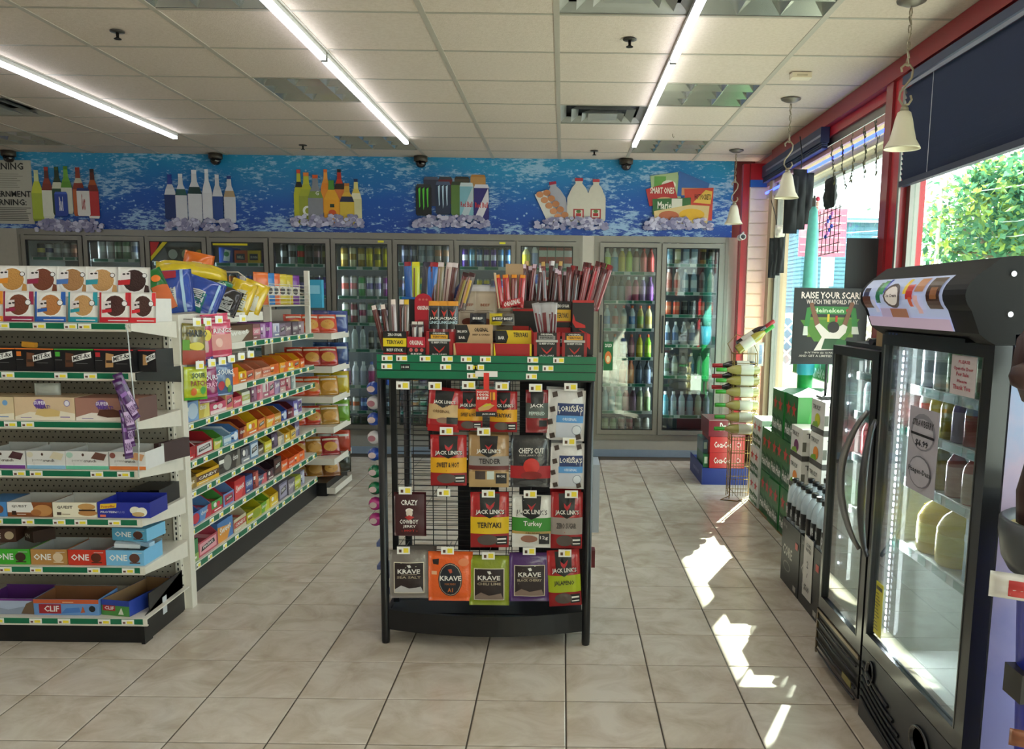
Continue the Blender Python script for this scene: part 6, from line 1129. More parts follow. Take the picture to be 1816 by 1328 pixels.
for i, (x, l) in enumerate(((-.435, 'long dark stick leaning right beside the beige pouches'), (-.41, 'grey striped stick leaning right beside the beige pouches'))):
    stick(x-.03, 3.82, TZ+.185, .17, .026, ('#5a1c22', '#6a5a58')[i], l, '#3a1a20', ('#8a7a30', '#c8a030')[i], ry=.28, seed=70+i)
for i, (x, c, l) in enumerate(((-.735, '#5a2a28', 'thin brown stick leaning left in the leftmost box'), (-.715, '#4a2220', 'second thin brown stick in the leftmost box'), (-.69, '#a8989a', 'pale ended clear stick in the leftmost box'), (-.665, '#3a2020', 'dark thin stick in the leftmost box'), (-.645, '#7a6a60', 'yellow tipped striped stick in the leftmost box'))):
    stick(x, 3.61, TZ+.02, .19 if i < 2 else .21, .018, c, l, '#e0d0c8' if i != 4 else '#d8b028', ry=-.25+.1*i if i < 3 else 0, seed=80+i)
for i, (x, c, l) in enumerate(((-.61, '#3a1a1e', 'short black labelled stick in the crimson box, left'), (-.585, '#2a1a1c', 'short black labelled stick in the crimson box, right'))):
    stick(x, 3.60, TZ+.02, .12, .022, c, l, '#c8c0b8', '#c8c4c0', seed=90+i)
for i, (x, l) in enumerate(((-.53, 'twin beef pack with an orange top behind the red sided box, left'), (-.49, 'twin beef pack with an orange top behind the red sided box, middle'), (-.455, 'twin beef pack with an orange top behind the red sided box, right'))):
    bag('twin_pack', .048, .165, .008, M('#24262a', .25, coat=.6), [('r', 0, 1, .88, 1, M('#d89028')), ('p', [(.25,.78),(.5,.66),(.78,.8),(.5,.6)], M('#c03028')), ('t', 'JACK', .1, .9, .52, .6, WT), ('t', 'LINKS', .1, .9, .43, .5, M('#b8d0d8')), ('r', 0, 1, 0, .3, M('#8a3a40')), ('r', .4, .55, 0, .3, M('#d8b8b8'))], l, 'twin pack', (x, 3.625, TZ+.06), (-.05, 0, .06*i), 'orange topped twin packs', wob=0, seed=95+i)
for i, x in enumerate((-.085, -.055, -.04)):
    bag('clear_pack', (.03, .06, .03)[i], .135, .008, film('#c8c4c8', .5), [('r', .15, .4, 0, .7, M('#6a2a30', .2)), ('r', .6, .85, 0, .65, M('#5a2428', .2))], 'clear pouch of dark sticks standing in the grey banded box, %s from left' % ORD[i], 'clear pack', (x, 3.60, TZ+.09), (-.03, -.2+.12*i, .1), 'clear pouches in the grey banded box', wob=.002, seed=110+i)
o = thing('house_display', 'navy roofed cardboard display with silvery sticks at the rear of the rack top', 'display', (-.41, 4.06, TZ+.119))
NV = M('#22306a', .5)
m = MB().box(-.075, -.065, -.02, .02, 0, .14, M('#b8b4b0')).box(.06, .07, -.02, .02, 0, .14, M('#b8b4b0')); m.obj('post', o)
m = MB(); m.prism([(-.12, .12), (-.065, .185), (-.035, .185), (-.07, .12)], -.03, .03, NV); m.prism([(.04, .185), (.075, .185), (.04, .12), (.0, .12)], -.03, .03, NV); m.prism([(-.07, .14), (.03, .14), (.045, .18), (-.035, .18)], -.031, -.025, M('#98968c'))
art(m, .08, .025, [('t', 'HICKORY', 0, 1, 0, 1, M('#4a5068'))], x0=-.055, z0=.15, y0=-.0315); m.obj('roof', o)
bag('silver_pouch', .08, .13, .015, M('#b8c4dc', .25, .3), None, 'pale blue crinkled pouch on the right of the navy roofed display', 'pouch', (-.315, 4.04, TZ+.13), (0, .1, 0), seed=300)
bag('silver_pouch', .06, .10, .012, M('#2a4a8a', .3), [('c', .5, .5, .3, .3, M('#c8a040'))], 'blue pouch with a gold emblem at the left of the navy roofed display', 'pouch', (-.50, 4.04, TZ+.13), (0, -.1, 0), seed=301)
# ------------------------------------------------ upright glass door fridges by the window
FB = M('#17181b', .3, coat=.3); FG = M('#3b3d40', .4, .3)
INW = M('#dfe6e2', .4)
def fridge(label, y0, y1, ztop, zdoor, zs, xb, side_mat):
    t = thing('glass_door_fridge', label, 'fridge', (1.09, (y0+y1)/2, 0)); a, b = y0-(y0+y1)/2, y1-(y0+y1)/2; D_ = xb-1.09
    m = MB(); w_ = .025
    m.box(.05, D_, a, a+w_, .05, ztop, FB, fm={'f': side_mat, 'k': INW}).box(.05, D_, b-w_, b, .05, ztop, FB, fm={'f': INW}).box(D_-w_, D_, a+w_, b-w_, .05, ztop, FB, fm={'l': INW}).box(.05, D_-w_, a+w_, b-w_, ztop-.03, ztop, FB, fm={'b': INW}).box(.05, D_-w_, a+w_, b-w_, zdoor[0]-.06, zdoor[0]-.03, FB, fm={'t': INW})
    m.box(.05, D_-w_, a+w_, b-w_, .05, .07, BLACK)
    m.obj('cabinet', t)
    f = .034; z0, z1 = zdoor; dm = MB()
    dm.box(0, .045, a, b, z0-.02, z0+f, FB).box(0, .045, a, b, z1-f, z1, FB).box(0, .045, a, a+f+.022, z0+f, z1-f, FB).box(0, .045, b-f, b, z0+f, z1-f, FB)
    dm.box(-.002, -.0002, a+f+.018, a+f+.022, z0+f, z1-f, M('#6a6a66', .3, .5)).box(-.004, -.0002, b-f, b-f+.004, z0+f, z1-f, M('#6a6a66', .3, .5))
    do = dm.obj('door', t)
    MB().box(.012, .018, a+f+.022, b-f, z0+f, z1-f, COOLGLASS).obj('pane', do)
    for k, z in enumerate(zs):
        s_ = MB().box(.09, D_-.06, a+w_+.004, b-w_-.004, z-.006, z, M('#c4ccca', .4)).obj('shelf', t)
        p = MB().box(.082, .0895, a+w_+.004, b-w_-.004, z-.022, z+.008, M('#dfe8e4', .4)); y = a+w_+.01
        while y < b-w_-.08:
            q = rnd.choice((.06, .1, .13)); q = min(q, b-w_-.02-y); p.box(.0805, .0815, y, y+q, z-.019, z+.005, M('#17806e', .35)); y += q+rnd.choice((.03, .05))
        p.obj('price_strip', s_)
    return t, a, b, D_
# nearer, taller fridge with the lit header
LAV = D.materials.new('lavender_sky_print'); LAV.use_nodes = True
n = LAV.node_tree.nodes; l = LAV.node_tree.links; b_ = n['Principled BSDF']; b_.inputs['Roughness'].default_value = .45
tc = n.new('ShaderNodeTexCoord'); sx = n.new('ShaderNodeSeparateXYZ'); l.new(tc.outputs['Object'], sx.inputs[0])
cr = n.new('ShaderNodeValToRGB'); e = cr.color_ramp.elements; e[0].position = 0; e[0].color = (*lin('#8f8fc0'), 1); e[1].position = 1; e[1].color = (*lin('#8fa6cc'), 1)
for p_, c in ((.3, '#8686b8'), (.5, '#a8a0c4'), (.62, '#b8a8c4'), (.75, '#8ea2ca')):
    k = e.new(p_); k.color = (*lin(c), 1)
ns_ = n.new('ShaderNodeTexNoise'); ns_.inputs['Scale'].default_value = 9; ns_.inputs['Detail'].default_value = 5; l.new(tc.outputs['Object'], ns_.inputs['Vector'])
mr = n.new('ShaderNodeMath'); mr.operation = 'MULTIPLY_ADD'; mr.inputs[1].default_value = .6; l.new(sx.outputs[2], mr.inputs[0])
m2 = n.new('ShaderNodeMath'); m2.operation = 'MULTIPLY_ADD'; m2.inputs[1].default_value = .35; m2.inputs[2].default_value = -.17; l.new(ns_.outputs['Fac'], m2.inputs[0]); l.new(m2.outputs[0], mr.inputs[2])
l.new(mr.outputs[0], cr.inputs[0]); l.new(cr.outputs[0], b_.inputs['Base Color'])
FZ = [1.20, 1.055, .885, .66]
t, a, b, D_ = fridge('tall black glass door fridge with a curved picture header, nearest the camera', 2.19, 2.965, 1.40, (.285, 1.372), FZ, 1.73, LAV)
FBT = t
# header: curved housing bulging towards the aisle
hp = [(.0, 1.373), (-.022, 1.385), (-.042, 1.40)]+[(.02-.105*math.sin(PI*q/14)**.8, 1.405+.185*q/14) for q in range(4, 13)]+[(.0, 1.590), (.03, 1.594), (.64, 1.594), (.64, 1.373)]
m = MB(); o_ = [(x, z) for x, z in hp]
nn = len(o_); va = [(x, a, z) for x, z in o_]; vb = [(x, b, z) for x, z in o_]; HB = M('#131417', .6, spec=.3)
m.add(va+vb, [tuple(range(nn))[::-1], tuple(range(nn, 2*nn))]+[(i, (i+1) % nn, nn+(i+1) % nn, nn+i) for i in range(nn)], HB)
hd = m.obj('header', t)
# header picture panel following the curve
pp = [(-.0445, 1.402)]+[(.02-.1065*math.sin(PI*q/14)**.8, 1.405+.185*q/14) for q in range(4, 12)]
def hstrip(mb, u0, u1, v0, v1, mat, off):
    nv = 16; vs = []
    for j in range(nv+1):
        v = v0+(v1-v0)*j/nv; q = v*(len(pp)-1); k = min(int(q), len(pp)-2); f = q-k
        x = pp[k][0]*(1-f)+pp[k+1][0]*f-off; z = pp[k][1]*(1-f)+pp[k+1][1]*f
        for u in (u0, u1): vs.append((x, b-.03-(b-a-.16)*u, z))
    mb.add(vs, [(2*j, 2*j+1, 2*j+3, 2*j+2) for j in range(nv)], mat)
m = MB(); hstrip(m, 0, 1, 0, 1, M('#a8b4d4', .15, emit=.35), .0006)
for i, (u0, u1, v0, v1, c) in enumerate(((.0, .12, .15, .5, '#5a3428'), (.02, .1, .5, .75, '#303048'), (.2, .26, .3, .9, '#2a6a48'), (.24, .3, .55, .95, '#3a8a58'), (.3, .33, .6, .98, '#3a48a0'), (.2, .5, .0, .15, '#b8a8c8'), (.56, .6, .55, .95, '#d8b830'), (.6, .68, .4, .8, '#b83028'), (.63, .67, .2, .45, '#c85a38'), (.7, .8, .6, .95, '#a8704a'), (.84, .98, .15, .95, '#3a2018'), (.88, .95, .4, .7, '#8a5a38'), (.35, .56, .05, .14, '#a06a50'), (0, 1, 0, .07, '#c8b0c8'), (.15, .2, .1, .4, '#c8c8e0'), (.7, .75, .1, .5, '#d8b0b0'))):
    hstrip(m, u0, u1, v0, v1, M(c, .2, emit=.25), .0012+.0003*i)
for k in range(2):
    nseg = 14
    vs = []
    def hp_(u, v, off):
        q = min(max(v, 0), 1)*(len(pp)-1); kk = min(int(q), len(pp)-2); f = q-kk
        return (pp[kk][0]*(1-f)+pp[kk+1][0]*f-off, b-.03-(b-a-.16)*u, pp[kk][1]*(1-f)+pp[kk+1][1]*f)
    R_ = (.11, .085)[k]; cxy = (.44, .5)
    vs = [hp_(cxy[0], cxy[1], .0075+.0004*k)]+[hp_(cxy[0]+R_*math.cos(2*PI*i/nseg), cxy[1]+R_*3.2*math.sin(2*PI*i/nseg), .0075+.0004*k) for i in range(nseg)]
    m.add(vs, [(0, i+1, (i+1) % nseg+1) for i in range(nseg)], M(('#5a4a48', '#e8e0d8')[k], .3, emit=.2))
tv, tf = text_mesh('Ice Cream'); m.add([hp_(.37+.14*u, .46+.1*v, .0085) for u, v in tv], tf, M('#4a2a28', .4))
m.obj('header_picture', hd)
for y, z in ((a+.0, 1.55), (a+.0, 1.45)): MB().lathe([(.007, -.004), (.008, -.001), (.008, .0)], CHROME, c=(.03, y-.0005, z), n=10, ax='y').obj('screw', hd)
MB().box(-.03, .02, a+.10, b-.1, 1.374, 1.384, M('#0e0f11', .3)).obj('trim', hd)
for i in range(3): MB().box(-.031, -.0302, b-.15-i*.03, b-.135-i*.03, 1.376, 1.382, M('#3a4a78', .3)).obj('hinge_slot', hd)
# lit strip of diodes
ls = MB().box(.055, .068, b-.062, b-.050, .33, 1.33, M('#d8d8dc', .4)).obj('light_strip', t)
for i in range(44): MB().box(.0525, .0549, b-.060, b-.052, .335+i*.0226, .347+i*.0226, M('#f4ecff', emit=30)).obj('diode', ls)
li = D.objects.new('fridge_lamp', D.lights.new('fridge_lamp', 'AREA')); COL.objects.link(li); li.parent = t; li.data.shape = 'RECTANGLE'; li.data.size = 1.0; li.data.size_y = .02; li.data.energy = 11; li.data.color = (.95, .93, 1)
li.location = (.075, b-.068, .83); li.rotation_euler = Matrix(((0, 0, -.5), (0, 1, .8), (1, 0, 0))).to_4x4().to_euler() if False else Euler((PI/2, PI/2, 0))
li.rotation_euler = Vector((-.45, .9, 0)).normalized().to_track_quat('Z', 'X').to_euler()
# handles: grey bowed
def handle(par, y, za, zb, bow, c, dx=0, dy=.03):
    pts = []; n_ = 14
    for i in range(n_+1):
        u = i/n_; s_ = math.sin(PI*u); pts.append((-.012-bow*s_**.7+dx, y+dy*s_, za+(zb-za)*u))
    MB().path(pts, .013, c, 8, rr=[.008+.007*math.sin(PI*i/n_) for i in range(n_+1)]).obj('handle', par)
dB = [c for c in t.children if c.name.startswith('door')][0]
handle(dB, b-.022, .60, 1.08, .05, M('#4a4b4d', .35, .3), dy=-.05)
# door paper signs
pn = MB()
def dart(mb, y0, y1, z0, z1, els, base, x=.0105):   # art on the door pane facing -x ; u from far to near
    k0 = len(mb.v); w_ = y1-y0; mb.box(-w_/2, w_/2, 0, .0012, 0, z1-z0, base); art(mb, w_, z1-z0, els, y0=-.0005)
    mb.xform(Matrix(((0, 1, 0, x), (-1, 0, 0, (y0+y1)/2), (0, 0, 1, z0), (0, 0, 0, 1))), k0)
INK = M('#1c1c1e', .5); yc = (2.19+2.965)/2
dart(pn, 2.50-yc, 2.715-yc, .90, 1.16, [('c', .5, .72, .42, .22, M('#8a8890')), ('c', .5, .7, .36, .18, M('#b4b0b8')), ('t', 'STRAWBERRY', .14, .86, .78, .86, INK), ('r', .1, .9, .67, .7, INK), ('t', '$6.99', .28, .72, .54, .63, INK), ('c', .5, .25, .38, .19, M('#77757c')), ('c', .5, .25, .35, .175, M('#b4b0b8')), ('t', 'Haagen-Dazs', .12, .88, .21, .29, INK)], M('#b0acb4', .5))
o = pn.obj('paper_sign', None, (1.09, yc, 0)); tag(o, 'grey arched paper price sign reading 6.99 taped on the near fridge door', 'sign')
pn = MB(); RI = M('#b83a50', .5)
dart(pn, 2.30-yc, 2.45-yc, 1.225, 1.335, [('t', 'PLEASE', .3, .75, .8, .88, RI), ('t', 'Open the Door', .12, .9, .6, .72, RI), ('t', 'For Sale', .25, .75, .48, .58, RI), ('t', 'Please', .3, .7, .32, .4, RI), ('t', 'Thank You', .15, .85, .14, .26, RI)], M('#cfc6c8', .5))
o = pn.obj('paper_notice', None, (1.09, yc, 0)); tag(o, 'small white notice with red print at the top corner of the near fridge door', 'notice')
pn = MB(); dart(pn, 2.835-yc, 2.90-yc, .34, .525, [('r', .1, .9, .86, .93, M('#3a3820'))]+[('r', .1+.02*(i % 3), .5+.1*(i % 4), .78-.06*i, .8-.06*i, M('#6a6428')) for i in range(12)], M('#d2c832', .5))
o = pn.obj('energy_sticker', None, (1.09, yc, 0)); tag(o, 'yellow energy label stuck low on the far edge of the near fridge door', 'sticker')
# lower grille with two ovals
m = MB(); m.box(.0, .05, a, b, .0, .262, FG); m.obj('kick_panel', t)
for i in range(6):
    z = .03+i*.026
    pts = [(-.004, b-.02-u*(.5-.05*i), z+.05*(1-u)**2) for u in [q/8 for q in range(9)]]
    MB().path(pts, .006, BLACK, 6).obj('grille_slat', t)
for y, z, ry, rz in ((b-.10, .20, .035, .045), (a+.25, .17, .07, .05)):
    MB().lathe([(1, 0), (.96, -.01), (.82, -.008), (.8, .0)], M('#1a1b1e', .25, coat=.6), n=22, ax='x').xform(Matrix.Translation((-.001, y, z)) @ Matrix.Diagonal((1, ry, rz, 1))).obj('oval_badge', t)
# contents
def fr_row(specs, y0, y1, x, z, where, group):
    n_ = len(specs); dy = (y1-y0)/n_
    for i, s in enumerate(specs):
        if not s: continue
        k, c = s.split(':'); cc = c.split(','); p, q = cname(cc[0]), cname(cc[1])
        o = link(NAMES[k][0], drink(s), None, (x, y1-(i+.5)*dy, z+.0008), (0, 0, rnd.uniform(-1, 1))); o.scale = (1, 1, 1) if k in 'cts' else (.9, .9, .66)
        tag(o, '%s %s, %s from far side, %s' % (p if p == q or ' ' in p+q else p+' and '+q, KN[k], ORD[i], where), NAMES[k][1], group)
def scal(o, s): o.scale = s
fr_row('c:d8dce0,8a9098 c:e8e8e8,a8b0b8 c:50803a,c8d8b8 c:c8c8cc,3a3c40 c:48803a,d0d8a8 c:2a4a38,98b0a0 c:b8bcc0,5a5c60'.split(), 2.24, 2.90, 1.22, FZ[0], 'the top shelf of the near fridge', 'cans on the top shelf of the near fridge')
fr_row('B:e0e0e0,c85048,e8e8e8 B:e0c028,e8d050,e8e8e8 B:e0c028,d8b838,e8e8e8 B:6a50a0,c8b8d8,e8e8e8 B:b8c8e8,c85858,e8e8e8 B:a8b8e0,c07078,e8e8e8 B:7ab8d0,a8d0e0,e8e8e8 B:58a8c0,88c0d8,e8e8e8'.split(), 2.24, 2.90, 1.22, FZ[1], 'the second shelf of the near fridge', 'cartons on the second shelf of the near fridge')
fr_row('b:c8d0d0,a8b0a8,e8e8e8 B:8a8838,b8a848,e8e8e8 B:b83a38,e8b0a8,e8e8e8 B:c84038,e8c8b8,e8e8e8 B:c83830,e0a8a0,e8e8e8 B:3a70b8,88a8d8,e8e8e8'.split(), 2.24, 2.90, 1.22, FZ[2], 'the third shelf of the near fridge', 'bottles on the third shelf of the near fridge')
for i, (y, c, l) in enumerate(((2.80, '#d8b81c', 'yellow plastic jug farther back on the lowest shelf of the near fridge'), (2.65, '#e0c428', 'large yellow plastic jug in the middle of the lowest shelf of the near fridge'))):
    m = MB(); m.lathe([(.055, 0), (.062, .01), (.062, .12), (.045, .155), (.018, .175), (.02, .178), (.02, .195), (.016, .197)], M(c, .25, coat=.6), n=18)
    o = m.obj('plastic_jug', None, (1.25, y, FZ[3]+.0008)); tag(o, l, 'jug', 'yellow jugs in the near fridge')
    MB().lathe([(.0628, .04), (.063, .041), (.063, .10), (.0628, .101)], M('#e8d860', .5), n=18).obj('label_band', o)
o = flatbox('water_case', 2.26, 2.50, 0, .22, 0, .20, M('#a8ccdc', .35), [('r', .0, 1, .0, .3, M('#88b8d4')), ('t', 'DE', .3, .75, .3, .6, M('#2a4a78')), ('r', .1, .9, .7, .9, M('#d8e8ec')), ('p', [(.0,.6),(.4,.5),(1,.7),(1,.8),(0,.7)], M('#d0e4ec'))], 'pale blue case with large dark letters on the lowest shelf of the near fridge', 'case')
o.location = (1.20, 2.375, FZ[3]+.0008); o.rotation_euler = (0, 0, -PI/2)

# farther, lower fridge
AZ = [1.20, 1.045, .875, .66]
t2, a2, b2, D2 = fridge('lower black glass door fridge beside the black cartons', 2.985, 3.495, 1.325, (.235, 1.31), AZ, 1.72, FB)
dA = [c for c in t2.children if c.name.startswith('door')][0]
handle(dA, a2+.04, .60, 1.10, .055, M('#8a8a8a', .3, .5), dy=.085)
MB().box(.0, .05, a2, b2, .05, .212, M('#121316', .4)).box(-.006, .0, b2-.012, b2, .02, .212, M('#8a7a62', .3, .6)).box(-.006, -.0, a2, b2, .198, .212, M('#8a7a62', .3, .6)).obj('kick_panel', t2)
for i in range(4): MB().path([(-.008, b2-.02, .17-i*.042), (-.012, 0, .165-i*.042), (-.008, a2+.01, .17-i*.042)], .0045, M('#3a3a3c', .3, .4), 6).obj('grille_slat', t2)
MB().box(-.0165, -.0142, a2+.03, a2+.13, .075, .10, M('#8a8038', .3, .5)).obj('name_plate', t2)
for i in range(4): MB().lathe([(.02, 0), (.02, .045)], BLACK, n=10).obj('foot', t2, (.09 if i % 2 else D2-.08, (a2+.05, b2-.05)[i//2], .0))
for i in range(4): MB().lathe([(.02, 0), (.02, .045)], BLACK, n=10).obj('foot', t, (.09 if i % 2 else .55, (a+.05, b-.05)[i//2], .0))
fr_row('c:2a2c30,5a5c60 c:3a6a48,788878 c:26282c,686a6e c:3a3c40,606468 c:2a4a38,586a60 c:2c2e32,5a5c60 c:2a2c30,707478'.split(), 3.02, 3.46, 1.23, AZ[0], 'the top shelf of the far fridge', 'cans on the top shelf of the far fridge')
fr_row('B:b8c8d0,d0dce0,e8e8e8 B:b8c8d0,d8e4e8,e8e8e8 B:b0c4cc,d0dce0,e8e8e8 B:b8c8d0,d8e0e4,e8e8e8 B:a8c0c8,c8d8dc,e8e8e8 B:b8c8d0,d8e0e4,e8e8e8'.split(), 3.02, 3.46, 1.23, AZ[1], 'the second shelf of the far fridge', 'white bottles on the second shelf of the far fridge')
fr_row('B:8a1c28,a82a38,7a1a20 B:8a1c28,b03040,7a1a20 B:901c28,a82a38,7a1a20 B:8a1c28,b83a48,7a1a20 B:8a1c28,a82a38,7a1a20 B:8a1c28,a82a38,7a1a20'.split(), 3.02, 3.46, 1.23, AZ[2], 'the third shelf of the far fridge', 'red bottles on the third shelf of the far fridge')
fr_row('B:202428,3a7a28,383838 B:202428,c8c8cc,383838 B:202428,c8c8cc,383838 b:a8b8c0,7890a0,e06030 B:d0b820,e0cc30,c85020 B:d8c028,e8d040,c85020'.split(), 3.02, 3.46, 1.23, AZ[3], 'the fourth shelf of the far fridge', 'bottles on the fourth shelf of the far fridge')
fr_row('B:1f7a3a,2f8a4a,e8e8e8 B:1f7a3a,2f8a4a,e8e8e8'.split(), 3.28, 3.44, 1.30, .206, 'the floor of the far fridge', 'green bottles on the floor of the far fridge')
MB().box(.06, .066, b2-.05, b2-.04, .35, 1.28, M('#d8d8dc', .4)).obj('light_strip', t2)
for i in range(8): MB().lathe([(.006, -.003), (.006, .0)], M('#f4f0ff', emit=14), c=(.057, b2-.045, .42+i*.11), n=8, ax='x').obj('diode', t2)
li = D.objects.new('fridge_lamp', D.lights.new('fridge_lamp', 'AREA')); COL.objects.link(li); li.parent = t2; li.data.shape = 'RECTANGLE'; li.data.size = .9; li.data.size_y = .02; li.data.energy = 5.0
li.location = (.085, b2-.055, .8); li.rotation_euler = Vector((-.45, .9, 0)).normalized().to_track_quat('Z', 'X').to_euler()
o = thing('cardboard_bundle', 'brown cardboard sleeves standing on top behind the near fridge header', 'cardboard', (1.098, 3.0, 1.3258))
MB().box(.02, .05, .0, .1, 0, .18, M('#a08560', .6)).box(.05, .16, .03, .15, 0, .15, M('#a8a49c', .5)).obj('sleeve', o)
o = tag(MB().path([(0, 0, .012), (.06, .03, .012), (.12, .10, .014), (.13, .2, .013)], .012, M('#2a3038', .4), 8).obj('coiled_pouch', None, (1.11, 3.13, 1.3262)), 'dark grey bundle lying on top of the lower fridge', 'bundle')

# tray stand at the right picture edge
t = thing('sample_stand', 'blue stand with a grey rimmed round tray at the right picture edge', 'stand', (1.195, 1.93, 0))
BL = M('#1c2aa8', .35)
MB().lathe([(.09, .0), (.095, .40), (.125, .87), (.145, .89)], BL, n=28).obj('body', t)
MB().lathe([(.145, .86), (.162, .89), (.172, .95), (.172, .98), (.164, .985), (.16, .96), (.15, .95)], M('#4a4e50', .35), n=40).obj('rim', t)
MB().lathe([(.158, .951), (.158, .957)], M('#d8c88a', .5), n=32).obj('tray_top', t)
MB().box(-.128, -.09, -.04, .04, .56, .63, M('#22201f', .4)).obj('latch', t)
o = bag('candy_wrapper', .13, .06, .02, M('#c8c4c0', .3), [('r', .3, .6, .2, .8, M('#a83030')), ('c', .7, .5, .1, .2, M('#7a5a40'))], 'white and red candy wrapper stuck on the side of the blue stand', 'wrapper', (1.03, 1.86, .82), (0, 0, -.5), wob=.004, seed=5)
o = bag('candy_wrapper', .09, .04, .015, M('#7a4a34', .3), None, 'brown wrapper low on the side of the blue stand', 'wrapper', (1.05, 1.80, .50), (0, 0, -.4), wob=.003, seed=6)
t = thing('figurine', 'dark brown rounded figure standing on the grey rimmed tray at the right picture edge', 'figurine', (1.125, 1.93, .9575))
BR = M('#3a2320', .45, bump=.1)
MB().lathe([(.04, 0), (.075, .02), (.08, .09), (.065, .17), (.055, .22), (.06, .26), (.05, .30)], BR, n=20).obj('body', t)
MB().lathe([(.03, .27), (.085, .30), (.112, .37), (.105, .44), (.07, .49), (.02, .51)], BR, n=22).obj('head', t)
MB().lathe([(.01, -.03), (.03, -.02), (.036, 0), (.03, .02), (.01, .03)], BR, c=(-.105, -.03, .36), n=12).obj('ear', t)

# ------------------------------------------------ black water cartons with bottles
CK = M('#242322', .5)
for i, (y0, y1) in enumerate(((4.20, 4.55), (3.84, 4.19), (3.52, 3.83))):
    t = thing('bottle_carton', ('open black water carton farthest from the lower fridge', 'open black water carton with the white 2 for sign', 'black water carton half hidden by the lower fridge')[i], 'carton', (1.37, (y0+y1)/2, 0), group='black water cartons on the floor')
    q = (y1-y0)/2-.003; m = MB()
    m.box(-.17, .17, -q, q, 0, .006, CK).box(-.17, -.166, -q, q, .006, .34, CK).box(.166, .17, -q, q, .006, .34, CK).box(-.166, .166, -q, -q+.004, .006, .34, CK).box(-.166, .166, q-.004, q, .006, .34, CK); m.obj('box', t)
    m = MB(); art(m, 2*q, .34, [('t', 'CORE', .1, .62, .45, .62, M('#b8b4ac')), ('c', .35, .3, .2, .08, M('#6a6864')), ('c', .35, .3, .16, .06, CK), ('r', .75, .9, .05, .13, M('#a8a49c')), ('r', .78, .92, .7, .8, M('#b83a30')), ('r', 0, 1, .86, .865, M('#3a3836')), ('t', '30 oz', .1, .3, .88, .95, M('#8a8884'))], y0=0)
    m.xform(Matrix(((0, 1, 0, -.1704), (-1, 0, 0, 0), (0, 0, 1, 0), (0, 0, 0, 1)))); m.obj('printed_side', t)
wb_body = None
def core():
    global wb_body
    if wb_body is None:
        cl = film('#c8d4da', .35)
        wb_body = (MB().lathe([(.034, 0), (.038, .02), (.038, .17), (.030, .20), (.020, .222), (.0155, .228), (.0155, .235)], cl, n=14).mesh('bottle_body'),
                   MB().lathe([(.0386, .05), (.0388, .051, M('#1a1a1c', .3)), (.0388, .13, M('#1a1a1c', .3)), (.0386, .131)], M('#1a1a1c', .3), n=14).mesh('label_band'),
                   MB().lathe([(.0185, .235), (.0185, .256), (.017, .258)], M('#161618', .35), n=14).mesh('cap'),
                   art(MB(), .03, .07, [('t', 'core', .1, .9, .2, .8, M('#d8dce0'))], y0=-.0395, z0=.055).mesh('printed_name'))
    return wb_body
kk = 0
for i, (y0, y1) in enumerate(((4.20, 4.55), (3.84, 4.19), (3.52, 3.83))):
    for a_ in range(4):
        for c in range(4):
            ny = 4 if i < 2 else 3
            if a_ >= ny: continue
            yy = y0+.047+a_*(y1-y0-.094)/(ny-1); xx = 1.37-.125+c*.0835
            bm, lm, cm, pm = core(); zz = .30-.0 ; 
            o = link('water_bottle', bm, None, (xx, yy, .3008), (0, 0, rnd.uniform(-2.2, -.9)))
            tag(o, 'black capped water bottle, %s row from aisle, %s from near end, %s carton' % (ORD[c], ORD[a_], ('farthest', 'signed', 'nearest')[i]), 'bottle', 'black capped water bottles in the cartons')
            link('label_band', lm, o); link('cap', cm, o); link('printed_name', pm, o)
    # filler tier under the upper bottles
    stuff(tag(MB().box(1.21, 1.53, y0+.012, y1-.012, 0.007, .30, M('#2c2b2a', .7)).obj('carton_filling', None), 'dark lower layer inside the %s black carton' % ('farthest', 'signed', 'nearest')[i], 'packing'))
pn = MB(); m = pn; k0 = 0; m.box(-.075, .075, 0, .001, 0, .30, M('#c8c4be', .6)); art(m, .15, .30, [('t', 'CORE', .25, .75, .84, .9, INK), ('t', 'WATER', .2, .8, .76, .82, INK), ('t', '2', .42, .58, .5, .62, INK), ('t', '/', .44, .56, .34, .42, INK), ('t', '$5.00', .22, .78, .1, .22, INK)], y0=-.0005)
m.xform(Matrix(((0, 1, 0, 0), (-1, 0, 0, 0), (0, 0, 1, 0), (0, 0, 0, 1)))); o = m.obj('paper_sign', None, (1.1965, 4.04, .06)); tag(o, 'tall white paper sign reading 2 for 5.00 hanging on a black carton', 'sign')

